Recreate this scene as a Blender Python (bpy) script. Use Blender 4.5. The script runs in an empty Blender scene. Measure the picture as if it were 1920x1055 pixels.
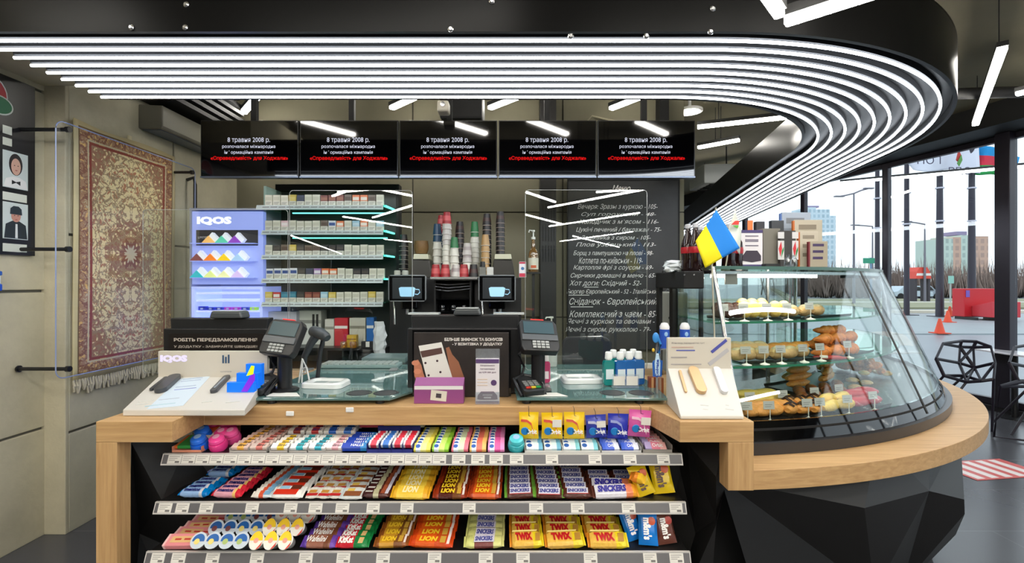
import bpy, bmesh, math, random
from mathutils import Vector, Matrix, Euler
random.seed(7)
S = bpy.context.scene
COL = S.collection
R = math.radians
# ------------------------------------------------------------------ camera, world, exposure
F, CX, HY, EYE = 900.0, 960.0, 530.0, 1.55
cd = bpy.data.cameras.new('camera'); cam = bpy.data.objects.new('camera', cd); COL.objects.link(cam)
cam.location = (0, 0, EYE); cam.rotation_euler = (R(90), 0, 0)
cd.sensor_width = 36; cd.lens = 36*F/1920; cd.shift_y = 2.5/1920; cd.clip_end = 1000; cd.clip_start = 0.05
S.camera = cam
S.view_settings.view_transform = 'Standard'; S.view_settings.look = 'None'
S.view_settings.exposure = 0.8; S.view_settings.gamma = 1
w = bpy.data.worlds.new('overcast_sky'); S.world = w; w.use_nodes = True
bg = w.node_tree.nodes['Background']; bg.inputs[0].default_value = (0.86, 0.92, 1.0, 1); bg.inputs[1].default_value = 1.0
TUBE_E, LAMP_E = 8.5, 34.0

def W(px, py, Y): return Vector(((px-CX)*Y/F, Y, EYE+(HY-py)*Y/F))
def XX(px, Y): return (px-CX)*Y/F
def ZZ(py, Y): return EYE+(HY-py)*Y/F
# ------------------------------------------------------------------ materials
def lin(c):
    o = []
    for v in c[:3]:
        v = v/255.0
        o.append(v/12.92 if v <= 0.04045 else ((v+0.055)/1.055)**2.4)
    return (o[0], o[1], o[2], 1)
MATS = {}
def mt(name, col=(200,200,200), rough=0.5, metal=0.0, es=0.0, coat=0.0, var=0.0, vs=4.0, bump=0.0, bs=60.0, spec=None, ecol=None):
    if name in MATS: return MATS[name]
    m = bpy.data.materials.new(name); m.use_nodes = True
    nt = m.node_tree; b = nt.nodes['Principled BSDF']
    c = lin(col)
    b.inputs['Base Color'].default_value = c; b.inputs['Roughness'].default_value = rough; b.inputs['Metallic'].default_value = metal
    if spec is not None: b.inputs['Specular IOR Level'].default_value = spec
    if coat: b.inputs['Coat Weight'].default_value = coat; b.inputs['Coat Roughness'].default_value = 0.08
    if es: b.inputs['Emission Color'].default_value = lin(ecol or col); b.inputs['Emission Strength'].default_value = es
    tc = nt.nodes.new('ShaderNodeTexCoord')
    if var:
        n = nt.nodes.new('ShaderNodeTexNoise'); n.inputs['Scale'].default_value = vs; n.inputs['Detail'].default_value = 6; n.inputs['Roughness'].default_value = 0.65
        nt.links.new(tc.outputs['Object'], n.inputs['Vector'])
        r = nt.nodes.new('ShaderNodeValToRGB'); r.color_ramp.elements[0].position = 0.3; r.color_ramp.elements[1].position = 0.7
        r.color_ramp.elements[0].color = tuple(x*(1-var) for x in c[:3])+(1,)
        r.color_ramp.elements[1].color = tuple(min(1, x*(1+var)) for x in c[:3])+(1,)
        nt.links.new(n.outputs['Fac'], r.inputs['Fac']); nt.links.new(r.outputs['Color'], b.inputs['Base Color'])
    if bump:
        n2 = nt.nodes.new('ShaderNodeTexNoise'); n2.inputs['Scale'].default_value = bs; n2.inputs['Detail'].default_value = 3
        nt.links.new(tc.outputs['Object'], n2.inputs['Vector'])
        bp = nt.nodes.new('ShaderNodeBump'); bp.inputs['Strength'].default_value = bump; bp.inputs['Distance'].default_value = 0.01
        nt.links.new(n2.outputs['Fac'], bp.inputs['Height']); nt.links.new(bp.outputs['Normal'], b.inputs['Normal'])
    MATS[name] = m
    return m
def glow(name, col, s):
    if name in MATS: return MATS[name]
    m = bpy.data.materials.new(name); m.use_nodes = True; nt = m.node_tree; nt.nodes.clear()
    e = nt.nodes.new('ShaderNodeEmission'); o = nt.nodes.new('ShaderNodeOutputMaterial')
    e.inputs[0].default_value = lin(col); e.inputs[1].default_value = s; nt.links.new(e.outputs[0], o.inputs[0])
    MATS[name] = m; return m
def glass(name, tint=(255,255,255), rough=0.0, base=0.05, edge=0.6, milky=0.0, milk=(200,220,215)):
    """thin pane: clear with mirror reflection that grows at grazing angles"""
    if name in MATS: return MATS[name]
    m = bpy.data.materials.new(name); m.use_nodes = True; nt = m.node_tree; nt.nodes.clear()
    t = nt.nodes.new('ShaderNodeBsdfTransparent'); t.inputs[0].default_value = lin(tint)
    g = nt.nodes.new('ShaderNodeBsdfGlossy'); g.inputs['Roughness'].default_value = rough; g.inputs[0].default_value = (1,1,1,1)
    lw = nt.nodes.new('ShaderNodeLayerWeight'); lw.inputs['Blend'].default_value = 0.5
    p = nt.nodes.new('ShaderNodeMath'); p.operation = 'POWER'; p.inputs[1].default_value = 3.0
    nt.links.new(lw.outputs['Facing'], p.inputs[0])
    ml = nt.nodes.new('ShaderNodeMath'); ml.operation = 'MULTIPLY_ADD'; ml.inputs[1].default_value = edge; ml.inputs[2].default_value = base; ml.use_clamp = True
    nt.links.new(p.outputs[0], ml.inputs[0])
    mx = nt.nodes.new('ShaderNodeMixShader'); nt.links.new(ml.outputs[0], mx.inputs[0])
    src = t
    if milky:
        d = nt.nodes.new('ShaderNodeBsdfDiffuse'); d.inputs[0].default_value = lin(milk)
        m0 = nt.nodes.new('ShaderNodeMixShader'); m0.inputs[0].default_value = milky
        nt.links.new(t.outputs[0], m0.inputs[1]); nt.links.new(d.outputs[0], m0.inputs[2]); src = m0
    nt.links.new(src.outputs[0], mx.inputs[1]); nt.links.new(g.outputs[0], mx.inputs[2])
    o = nt.nodes.new('ShaderNodeOutputMaterial'); nt.links.new(mx.outputs[0], o.inputs[0])
    MATS[name] = m; return m
def hexm(c, rough=0.35, **k):
    """plain printed / plastic colour"""
    return mt('print_%d_%d_%d_%d' % (c[0], c[1], c[2], int(rough*100)), c, rough, **k)
def wood_mat(name, c1, c2, axis='X'):
    m = bpy.data.materials.new(name); m.use_nodes = True; nt = m.node_tree; b = nt.nodes['Principled BSDF']; b.inputs['Roughness'].default_value = 0.42
    tc = nt.nodes.new('ShaderNodeTexCoord'); mp = nt.nodes.new('ShaderNodeMapping')
    mp.inputs['Scale'].default_value = (1.2, 22, 22) if axis == 'X' else (22, 22, 1.2)
    n = nt.nodes.new('ShaderNodeTexNoise'); n.inputs['Scale'].default_value = 3.0; n.inputs['Detail'].default_value = 8; n.inputs['Roughness'].default_value = 0.6; n.inputs['Distortion'].default_value = 0.6
    r = nt.nodes.new('ShaderNodeValToRGB'); r.color_ramp.elements[0].position = 0.32; r.color_ramp.elements[1].position = 0.68
    r.color_ramp.elements[0].color = lin(c1); r.color_ramp.elements[1].color = lin(c2)
    nt.links.new(tc.outputs['Object'], mp.inputs[0]); nt.links.new(mp.outputs[0], n.inputs['Vector']); nt.links.new(n.outputs['Fac'], r.inputs['Fac']); nt.links.new(r.outputs[0], b.inputs['Base Color'])
    MATS[name] = m; return m
OAK = wood_mat('light_oak', (182,142,94), (208,170,120)); OAKV = wood_mat('light_oak_upright', (182,142,94), (208,170,120), 'Z')
BLK = mt('black_plastic', (22,22,24), 0.35); BLKM = mt('black_matt', (14,14,15), 0.7); BLKG = mt('black_gloss', (8,8,9), 0.08)
WHT = mt('white_plastic', (235,235,232), 0.35); GRY = mt('grey_plastic', (120,122,124), 0.4); DGR = mt('dark_grey', (55,56,58), 0.45)
CHR = mt('brushed_steel', (200,200,200), 0.25, 1.0); PAPER = mt('paper_white', (232,230,224), 0.7)
CONC = mt('concrete', (192,184,158), 0.75, var=0.22, vs=1.3, bump=0.25, bs=35)
CONC2 = mt('concrete_panel', (190,184,160), 0.7, var=0.18, vs=1.8, bump=0.2, bs=30)
OLIVE = mt('back_wall_render', (118,114,94), 0.8, var=0.12, vs=1.0)
CEILM = mt('ceiling_render', (112,106,84), 0.85, var=0.15, vs=0.8)
GLS = glass('clear_glass', (250,253,252), 0, 0.05, 0.7)
GLST = glass('green_edge_glass', (150,215,190), 0.02, 0.15, 0.5, 0.25, (90,170,140))
PET = glass('clear_plastic', (245,248,250), 0.05, 0.10, 0.6, 0.12, (230,235,240))
# ------------------------------------------------------------------ mesh builder
class MB:
    def __init__(s): s.v = []; s.f = []; s.m = []; s.M = None
    def add(s, vs, fs, m=0):
        b = len(s.v)
        if s.M is not None: vs = [s.M @ Vector(v) for v in vs]
        s.v += [tuple(v) for v in vs]; s.f += [tuple(b+i for i in f) for f in fs]; s.m += [m]*len(fs) if not isinstance(m, (list, tuple)) else list(m)
        return s
    def box(s, x0, x1, y0, y1, z0, z1, m=0):
        if x0 > x1: x0, x1 = x1, x0
        if y0 > y1: y0, y1 = y1, y0
        if z0 > z1: z0, z1 = z1, z0
        return s.add([(x0,y0,z0),(x1,y0,z0),(x1,y1,z0),(x0,y1,z0),(x0,y0,z1),(x1,y0,z1),(x1,y1,z1),(x0,y1,z1)],
                     [(0,3,2,1),(4,5,6,7),(0,1,5,4),(1,2,6,5),(2,3,7,6),(3,0,4,7)], m)
    def loft(s, rings, m=0, caps=True, closed=True):
        n = len(rings[0]); vs = [p for r in rings for p in r]; fs = []; ms = []
        for i in range(len(rings)-1):
            for j in range(n if closed else n-1):
                k = (j+1) % n
                fs.append((i*n+j, i*n+k, (i+1)*n+k, (i+1)*n+j)); ms.append(m[i] if isinstance(m, (list, tuple)) else m)
        if caps:
            fs.append(tuple(range(n))[::-1]); fs.append(tuple((len(rings)-1)*n+j for j in range(n)))
            ms += [m[0], m[-1]] if isinstance(m, (list, tuple)) else [m, m]
        return s.add(vs, fs, ms)
    def cyl(s, c, r, h, axis='z', n=20, m=0, r2=None):
        r2 = r if r2 is None else r2
        c = Vector(c); rings = []
        for t, rr in ((0, r), (h, r2)):
            ring = []
            for i in range(n):
                a = 2*math.pi*i/n; u, v = rr*math.cos(a), rr*math.sin(a)
                ring.append(c + (Vector((u, v, t)) if axis == 'z' else Vector((t, u, v)) if axis == 'x' else Vector((v, t, u))))
            rings.append(ring)
        return s.loft(rings, m)
    def lathe(s, prof, n=20, m=0, c=(0,0,0), sy=1.0, caps=True):
        rings = [[(c[0]+r*math.cos(2*math.pi*i/n), c[1]+sy*r*math.sin(2*math.pi*i/n), c[2]+z) for i in range(n)] for r, z in prof]
        return s.loft(rings, m, caps)
    def ell(s, c, rx, ry, rz, n=14, k=8, m=0):
        rings = []
        for i in range(k+1):
            a = -math.pi/2+math.pi*i/k; q = max(0.02, math.cos(a))
            rings.append([(c[0]+rx*q*math.cos(2*math.pi*j/n), c[1]+ry*q*math.sin(2*math.pi*j/n), c[2]+rz*math.sin(a)) for j in range(n)])
        return s.loft(rings, m)
    def tube(s, pts, r, n=8, m=0, closed=False, flat=1.0):
        pts = [Vector(p) for p in pts]; rings = []; N = len(pts); up = Vector((0,0,1))
        for i, p in enumerate(pts):
            a = pts[(i-1) % N] if (closed or i > 0) else p; b = pts[(i+1) % N] if (closed or i < N-1) else p
            t = (b-a).normalized()
            u = t.cross(up)
            if u.length < 0.05: u = t.cross(Vector((0,1,0)))
            u.normalize(); v = u.cross(t); rr = r[i] if isinstance(r, (list, tuple)) else r
            rings.append([p+u*rr*math.cos(2*math.pi*j/n)+v*rr*flat*math.sin(2*math.pi*j/n) for j in range(n)])
        if closed: rings.append(rings[0])
        return s.loft(rings, m, not closed)
    def prism(s, poly, a, b, axis='z', m=0):
        def q(p, t): return (p[0], p[1], t) if axis == 'z' else (p[0], t, p[1]) if axis == 'y' else (t, p[0], p[1])
        n = len(poly); vs = [q(p, a) for p in poly]+[q(p, b) for p in poly]
        fs = [tuple(range(n))[::-1], tuple(range(n, 2*n))]+[(i, (i+1) % n, n+(i+1) % n, n+i) for i in range(n)]
        return s.add(vs, fs, m)
    def build(s, name, mats, parent=None, smooth=False, bevel=0.0, loc=None, rot=None, sub=0, seg=2):
        me = bpy.data.meshes.new(name); me.from_pydata(s.v, [], s.f)
        if not isinstance(mats, (list, tuple)): mats = [mats]
        for m in mats: me.materials.append(m)
        for p, mi in zip(me.polygons, s.m): p.material_index = mi
        bm = bmesh.new(); bm.from_mesh(me); bmesh.ops.recalc_face_normals(bm, faces=bm.faces); bm.to_mesh(me); bm.free()
        if smooth or sub:
            me.polygons.foreach_set('use_smooth', [True]*len(me.polygons))
            if not sub: me.set_sharp_from_angle(angle=R(38))
        o = bpy.data.objects.new(name, me); COL.objects.link(o)
        if parent is not None: o.parent = parent
        if loc is not None: o.location = loc
        if rot is not None: o.rotation_euler = rot
        if bevel:
            md = o.modifiers.new('bevel', 'BEVEL'); md.width = bevel; md.segments = seg; md.limit_method = 'ANGLE'; md.angle_limit = R(40)
        if sub:
            md = o.modifiers.new('sub', 'SUBSURF'); md.levels = sub; md.render_levels = sub
        return o
def tag(o, label, cat, group=None):
    o['label'] = label; o['category'] = cat
    if group: o['group'] = group
    return o
def thing(name, label, cat, loc=(0,0,0), rz=0, group=None, rot=None):
    o = bpy.data.objects.new(name, None); COL.objects.link(o); o.location = loc; o.rotation_euler = rot or (0,0,rz); o.empty_display_size = 0.05
    return tag(o, label, cat, group)
def struct(name, mb, mats, parent=None, **k):
    o = mb.build(name, mats, parent, **k)
    if parent is None: o['kind'] = 'structure'
    return o
KIDS = {}
def kids(o):
    if o.name not in KIDS: KIDS[o.name] = list(o.children)
    return KIDS[o.name]
class Proto:
    """one finished thing; put() uses the original first and copies of it and of its parts after that"""
    def __init__(s, root): s.r = root; s.used = False
    def put(s, loc, rot=(0,0,0), label=None, cat=None, group=None, sc=None):
        if not s.used: r = s.r; s.used = True
        else:
            r = s.r.copy(); COL.objects.link(r)
            for k in kids(s.r):
                c = k.copy(); COL.objects.link(c); c.parent = r
                for g in kids(k):
                    d = g.copy(); COL.objects.link(d); d.parent = c
        r.location = loc; r.rotation_euler = rot
        if sc: r.scale = sc if isinstance(sc, (tuple, list)) else (sc, sc, sc)
        if label: r['label'] = label
        if cat: r['category'] = cat
        if group: r['group'] = group
        return r
ORD = ['first','second','third','fourth','fifth','sixth','seventh','eighth','ninth','tenth','eleventh','twelfth','thirteenth','fourteenth','fifteenth','sixteenth','seventeenth','eighteenth']
TC = {}
def text_mesh(string, shear=0.0, bold=0.0):
    key = (string, shear, bold)
    if key in TC: return TC[key]
    cu = bpy.data.curves.new('t', 'FONT'); cu.body = string; cu.size = 1; cu.align_x = 'CENTER'; cu.shear = shear; cu.offset = bold; cu.resolution_u = 2; cu.space_line = 0.95
    o = bpy.data.objects.new('t', cu); COL.objects.link(o)
    dg = bpy.context.evaluated_depsgraph_get(); dg.update()
    me = bpy.data.meshes.new_from_object(o.evaluated_get(dg))
    bpy.data.objects.remove(o); bpy.data.curves.remove(cu)
    xs = [v.co.x for v in me.vertices] or [0,1]; ys = [v.co.y for v in me.vertices] or [0,1]
    TC[key] = (me, min(xs), max(xs), min(ys), max(ys)); return TC[key]
def text(string, w_, h_, mat, parent=None, loc=(0,0,0), rot=(R(90),0,0), name='lettering', shear=0.0, bold=0.0):
    """flat lettering fitted into w_ x h_ (either may be None) around loc, facing -Y by default"""
    me0, a, b, c, d = text_mesh(string, shear, bold)
    me = me0.copy(); me.name = name
    sx = w_/(b-a) if w_ else h_/(d-c); sy = h_/(d-c) if h_ else sx
    for v in me.vertices: v.co = ((v.co.x-(a+b)/2)*sx, (v.co.y-(c+d)/2)*sy, 0)
    me.materials.clear(); me.materials.append(mat)
    o = bpy.data.objects.new(name, me); COL.objects.link(o)
    if parent is not None: o.parent = parent
    o.location = loc; o.rotation_euler = rot
    return o
# ------------------------------------------------------------------ room shell
def tile_mat(name, c, g, sx, sy, rough, gw=0.012):
    m = bpy.data.materials.new(name); m.use_nodes = True; nt = m.node_tree; b = nt.nodes['Principled BSDF']; b.inputs['Roughness'].default_value = rough
    tc = nt.nodes.new('ShaderNodeTexCoord'); br = nt.nodes.new('ShaderNodeTexBrick')
    br.inputs['Color1'].default_value = lin(c); br.inputs['Color2'].default_value = lin([v*1.08 for v in c]); br.inputs['Mortar'].default_value = lin(g)
    br.inputs['Scale'].default_value = 1; br.inputs['Brick Width'].default_value = sx; br.inputs['Row Height'].default_value = sy; br.inputs['Mortar Size'].default_value = gw/2; br.offset = 0.5
    nt.links.new(tc.outputs['Object'], br.inputs['Vector']); nt.links.new(br.outputs['Color'], b.inputs['Base Color']); MATS[name] = m; return m
FLOORM = tile_mat('dark_floor_tile', (74,75,80), (92,93,97), 1.2, 0.6, 0.22, 0.008)
struct('floor', MB().prism([(-11,-24),(13.5,-24),(4.0,14),(-11,14)], -0.1, 0), FLOORM)
struct('ceiling', MB().prism([(-11,-24),(13.5,-24),(4.0,14),(-11,14)], 3.6, 3.75), CEILM)
LW = -2.75
def seam_wall(name, x, y0, y1, z1, seams_z, seams_y, mat):
    """thick wall panel with raised slabs and recessed seams between them, facing +X"""
    mb = MB().box(x-0.3, x-0.02, y0, y1, 0, z1, 1)
    zs = [0]+seams_z+[z1]; ys = [y0]+seams_y+[y1]
    for i in range(len(zs)-1):
        for j in range(len(ys)-1):
            mb.box(x-0.02, x, ys[j]+0.008*(j > 0), ys[j+1]-0.008*(j < len(ys)-2), zs[i]+0.008*(i > 0), zs[i+1]-0.008*(i < len(zs)-2), 0)
    return struct(name, mb, [mat, mt('seam_grey', (110,108,98), 0.9)], bevel=0.004)  # backing behind the slabs is a darker grey
seam_wall('wall_left', LW, 2.98, 4.8, 3.6, [0.62*1.0, 1.85, 3.0], [3.9], CONC2)
seam_wall('wall_left_near', -2.88, 0.9, 2.98, 3.6, [0.66, 1.5, 2.72], [1.9], CONC)
struct('trim_1', MB().box(-2.9, LW+0.0, 2.955, 2.979, 0, 3.6), CONC, bevel=0.004)
struct('wall_left_return', MB().box(-11, -3.19, 0.9, 1.2, 0, 3.6), CONC)
struct('wall_left_far', MB().box(-11.3, -11.01, -24, 1.2, 0, 3.6), CONC)
struct('wall_front', MB().box(-11, 13.2, -24.3, -24.01, 0, 3.6), mt('far_wall_dark', (60,60,58), 0.8))
BW = 4.8
mb = MB().box(-3.05, 1.72, BW+0.02, BW+0.3, 0, 3.6, 1)
for a, b in ((-3.05, -1.0), (-0.985, 0.5), (0.515, 1.72)):
    for c, d in ((0, 1.2), (1.212, 2.25), (2.262, 3.6)): mb.box(a, b, BW, BW+0.02, c, d, 0)
struct('wall_back', mb, [OLIVE, mt('seam_dark', (70,68,58), 0.9)])
struct('wall_back_far', MB().box(1.9, 4.0, 13.6, 13.9, 0, 3.6), mt('far_wall_grey', (90,92,92), 0.8))
struct('wall_right_return', MB().box(1.62, 1.72, BW+0.31, 13.6, 0, 3.6), OLIVE)
struct('trim_2', MB().box(-2.9, -2.26, 1.7, 2.95, 2.76, 3.1), mt('soffit_beige', (196,188,160), 0.8, var=0.1))
# right hand glazing wall: line through (6.0,5.6) and (5.58,7.28)
def gw(y): return 6.0-0.25*(y-5.6)
gd = Vector((-0.25, 1, 0)).normalized()
ang = math.atan2(0.25, 1)
FRM = mt('dark_window_frame', (46,42,52), 0.35, 0.3)
ys = [-21.62+1.44*i for i in range(25)]
WINN = 0
for i in range(len(ys)-1):
    y0, y1 = ys[i], ys[i+1]
    L = math.hypot(gw(y1)-gw(y0), y1-y0)
    o = struct('window_%d' % (i+1), MB().box(-0.006, 0.006, 0.043, L-0.043, 0.14, 3.26), glass('shop_window_glass', (246,250,250), 0, 0.03, 0.3)); o.location = (gw(y0), y0, 0); o.rotation_euler = (0, 0, ang)
    fr = MB().box(-0.04, 0.04, -0.0425, 0.0425, 0.0, 3.33).box(-0.04, 0.04, 0.043, L-0.043, 0.06, 0.14).box(-0.04, 0.04, 0.043, L-0.043, 3.26, 3.33)
    f = fr.build('window_frame', FRM, o, bevel=0.006)
o = struct('trim_4', MB().box(-0.14, -0.0401, -0.07, 0.08, 0.06, 3.334), FRM, bevel=0.006); o.location = (gw(5.74), 5.74, 0); o.rotation_euler = (0, 0, ang)
o = struct('trim_3', MB().box(-0.55, 0.12, -24, 13.5, 3.335, 3.6), mt('soffit_black', (26,26,26), 0.6)); o.location = (gw(0), 0, 0); o.rotation_euler = (0, 0, ang)
o = struct('baseboard_right', MB().box(-0.12, 0.1, -24, 13.5, 0.0, 0.058), mt('sill_black', (24,22,26), 0.5)); o.location = (gw(0), 0, 0); o.rotation_euler = (0, 0, ang)
# ------------------------------------------------------------------ curved lit canopy
CC = (0.845, 4.07)
TH = R(79.3)
def cpath(r, z, n=44, x0=-2.22, tail=6.0):
    pts = [Vector((x0+(CC[0]-x0)*i/6, CC[1]-r, z)) for i in range(6)]
    for i in range(n+1):
        a = TH*i/n; pts.append(Vector((CC[0]+r*math.sin(a), CC[1]-r*math.cos(a), z)))
    e = pts[-1]; d = Vector((math.cos(TH), math.sin(TH), 0))
    for t in (1.5, 3.0, tail): pts.append(e+d*t)
    return pts
can = thing('canopy', 'black curved ceiling canopy sweeping over the counter, carrying white light tubes', 'ceiling canopy', (0,0,0))
PANM = mt('canopy_panel_grey', (17,17,18), 0.5)
FASM = mt('canopy_fascia_black', (6,6,6), 0.30, spec=0.10)
def ribbon(r0, z0, r1, z1, name, mat, thick=0.0, **k):
    a = cpath(r0, z0, **k); b = cpath(r1, z1, **k)
    if not thick: thick = 0.01
    rings = []
    for p, q in zip(a, b):
        rings.append([p, q, q+Vector((0,0,thick)), p+Vector((0,0,thick))])
    return MB().loft(rings).build(name, mat, can, smooth=True)
ribbon(2.13, 2.60, 1.40, 2.60, 'underside_panel', PANM, 0.02, x0=-2.25)
ribbon(2.15, 2.555, 2.132, 2.555, 'fascia', FASM, 0.30, x0=-2.25)
ribbon(1.398, 2.575, 1.38, 2.575, 'inner_fascia', FASM, 0.28, x0=-2.25)
ribbon(2.15, 2.856, 1.38, 2.856, 'top_panel', FASM, 0.01, x0=-2.25)
TUB = glow('led_tube_white', (238,246,255), TUBE_E)
for i in range(9):
    r = 2.08-i*0.0756
    pts = cpath(r, 2.553)
    MB().tube(pts, 0.0068, 8).build('light_tube', TUB, can, smooth=True)
    rings = [[p+Vector((0,0,0.012)), p+Vector((0,0,0.036))] for p in pts]
    a = cpath(r+0.006, 2.565); b = cpath(r-0.006, 2.565)
    MB().loft([[p, q, q+Vector((0,0,0.034)), p+Vector((0,0,0.034))] for p, q in zip(a, b)]).build('tube_housing', mt('tube_housing_grey', (26,26,28), 0.6), can)
scr = Proto(MB().lathe([(0.012,0),(0.012,0.004),(0.006,0.009)], 10).build('screw_head', CHR, can))
for px, py in ((350,9),(247,52),(348,52),(845,55),(922,3),(1070,68),(1212,68),(1332,60),(1336,17)):
    Y = CC[1]-2.15; p = W(px, py, Y)
    scr.put((p.x, Y, p.z), (R(90), 0, 0))
# ------------------------------------------------------------------ linear ceiling lamps
LZ = 3.15
LMP = glow('ceiling_lamp_white', (255,250,240), LAMP_E)
def lamp_at(a, b, label, group=None):
    a = Vector(a); b = Vector(b); d = b-a; L = d.length; az = math.atan2(d.y, d.x)
    t = thing('linear_lamp', label, 'ceiling lamp', (a+b)/2, az, group)
    q_ = 0.017 if a.z < 2.6 else 0.026
    MB().box(-L/2, L/2, -q_, q_, 0, 0.03).build('diffuser', LMP, t, bevel=0.008)
    MB().box(-L/2-0.004, L/2+0.004, -q_-0.004, q_+0.004, 0.0305, 0.065).build('lamp_housing', mt('lamp_housing_black', (20,20,20), 0.5), t)
    for s in (-1, 1): MB().cyl((s*(L/2-0.2), 0, 0.065), 0.004, 3.596-a.z-0.065, n=6).build('suspension_wire', BLKM, t)
def lampx(p0, p1, label, h=1.6):
    Ya = F*h/(HY-p0[1]); Yb = F*h/(HY-p1[1])
    lamp_at((XX(p0[0], Ya), Ya, EYE+h), (XX(p1[0], Yb), Yb, EYE+h), label)
lampx((1471,50), (1700,-22), 'long white lamp tube above the right end of the canopy, nearest pointing right', 0.9)
lampx((1462,36), (1395,-60), 'thick white lamp tube cut off by the top edge, above the canopy', 0.9)
lampx((1880,95), (1829,236), 'white lamp tube hanging at far right above the window side')
lampx((1308,241), (1492,221), 'white lamp tube behind the screens, upper of three beside the canopy bend')
lampx((1309,279), (1386,265), 'short white lamp tube behind the screens, middle of three inside the canopy bend')
lampx((1300,357), (1423,339), 'white lamp tube lowest of three, seen inside the canopy bend')
lampx((457,214), (489,178), 'short white lamp above the left screen, leftmost behind the canopy')
lampx((734,206), (800,176), 'white lamp peeking under the canopy left of the camera dome')
lampx((918,206), (985,180), 'white lamp peeking under the canopy right of the camera dome')
lampx((1145,207), (1215,180), 'white lamp peeking under the canopy above the fourth screen')
lampx((1905,180), (1990,160), 'white lamp end at the right edge beside the black beam')
# lamps over the room behind the viewer, seen as reflections in the panes
PY = 2.6
def lampr(p0, p1, k, h=1.6):
    Ya = 2*PY-F*h/(HY-p0[1]); Yb = 2*PY-F*h/(HY-p1[1]); fa = F*h/(HY-p0[1]); fb = F*h/(HY-p1[1])
    lamp_at((XX(p0[0], fa), Ya, EYE+h), (XX(p1[0], fb), Yb, EYE+h), 'added unseen fill lamp over the shop floor behind the viewer', 'lamps over the shop floor behind the viewer')
for k, (a, b) in enumerate([((985,361),(1041,380)), ((1028,390),(1211,356)), ((984,403),(1054,421)), ((1030,425),(1199,400)), ((1050,453),(1186,435)), ((1074,443),(1161,464)),
                            ((624,369),(657,357)), ((716,357),(800,374)), ((699,409),(800,378)), ((643,407),(790,430)), ((546,442),(640,476)), ((720,449),(790,456))]):
    lampr(a, b, k)
for k, (a, b) in enumerate([((-2.12,2.35),(-1.72,1.86)),((-0.75,2.4),(-0.28,1.9)),((0.16,2.35),(0.60,1.88)),((1.25,2.3),(1.68,1.88))]):
    lamp_at((a[0],a[1],LZ), (b[0],b[1],LZ), 'white ceiling lamp above the canopy, mirrored in the menu screens', 'lamps above the canopy')
for i in range(4):  # added fill lamps, out of view, to brighten the fronts of the goods
    for j, yy in enumerate((0.6, -1.3, -3.0)):
        x = -3.2+2.3*i+0.5*j
        lamp_at((x-0.9, yy-0.35, LZ), (x+0.9, yy+0.35, LZ), 'added unseen fill lamp over the shop floor behind the viewer', 'lamps over the shop floor behind the viewer')
t = thing('round_downlight', 'round white downlight in the dark ceiling right of the screens', 'ceiling lamp', (XX(1293,5.0), 5.0, 3.33))
MB().lathe([(0.0,0),(0.10,0),(0.105,0.01)], 28, caps=False).build('diffuser', LMP, t)
MB().lathe([(0.106,-0.004),(0.13,0.0),(0.13,0.02),(0.02,0.03),(0.008,0.266),(0.0,0.267)], 28, caps=False).build('bezel', WHT, t, smooth=True)
# ceiling services
t = tag(MB().tube([(2.2,4.6,3.3),(7.2,4.2,3.3)], 0.05, 10).build('ceiling_duct', BLKM, smooth=True), 'black round service pipe under the concrete ceiling at upper right', 'pipe')
for k, x in enumerate((3.2, 4.1)):
    yy = 4.6-(x-2.2)*0.08
    tag(MB().tube([(x,yy,3.352),(x,yy,3.6)], 0.012, 6).box(x-0.02,x+0.02,yy-0.02,yy+0.02,3.4,3.43).box(x-0.02,x+0.02,yy-0.02,yy+0.02,3.5,3.53).build('pipe_hanger', BLKM), ['chain hanger holding the black pipe, nearer the canopy', 'chain hanger holding the black pipe, nearer the window'][k], 'hanger')
t = thing('ceiling_air_conditioner', 'grey cassette air conditioner hanging beyond the right end of the screens', 'air conditioner', (XX(1362,7.2), 7.2, 2.98))
MB().prism([(-0.45,-0.3),(0.40,-0.35),(0.45,0.3),(-0.45,0.3)], 0, 0.28).build('body', mt('ac_grey', (150,155,155), 0.4), t, bevel=0.02)
for i in range(5): MB().box(-0.35+0*i, 0.33, -0.25+i*0.11, -0.2+i*0.11, -0.008, -0.001).build('vent_slot', BLKM, t)
MB().tube([(0,0,0.281),(0,0,0.615)], 0.01, 6).build('hanging_rod', BLKM, t)
# wall air conditioner and black slat vent high on the left wall
t = thing('wall_air_conditioner', 'long grey box air conditioner high on the left wall above the rug', 'air conditioner', (LW, 3.95, 2.685))
MB().prism([(0.001,0),(0.17,0.0),(0.18,0.02),(0.18,0.17),(0.001,0.18)], -0.42, 0.42, 'y').build('casing', mt('ac_casing', (112,110,100), 0.4), t, bevel=0.008)
MB().box(0.02, 0.155, -0.40, 0.40, -0.006, -0.001).build('air_flap', mt('ac_flap_blue_grey', (70,82,100), 0.3), t)
t = thing('slat_vent', 'black horizontal slats of a vent on the left wall under the canopy', 'vent', (LW, 3.95, 2.90))
for i in range(6): MB().box(0.001, 0.27-0.02*i, -0.62, 0.6, i*0.075, i*0.075+0.032).build('slat', BLKM, t)
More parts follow.
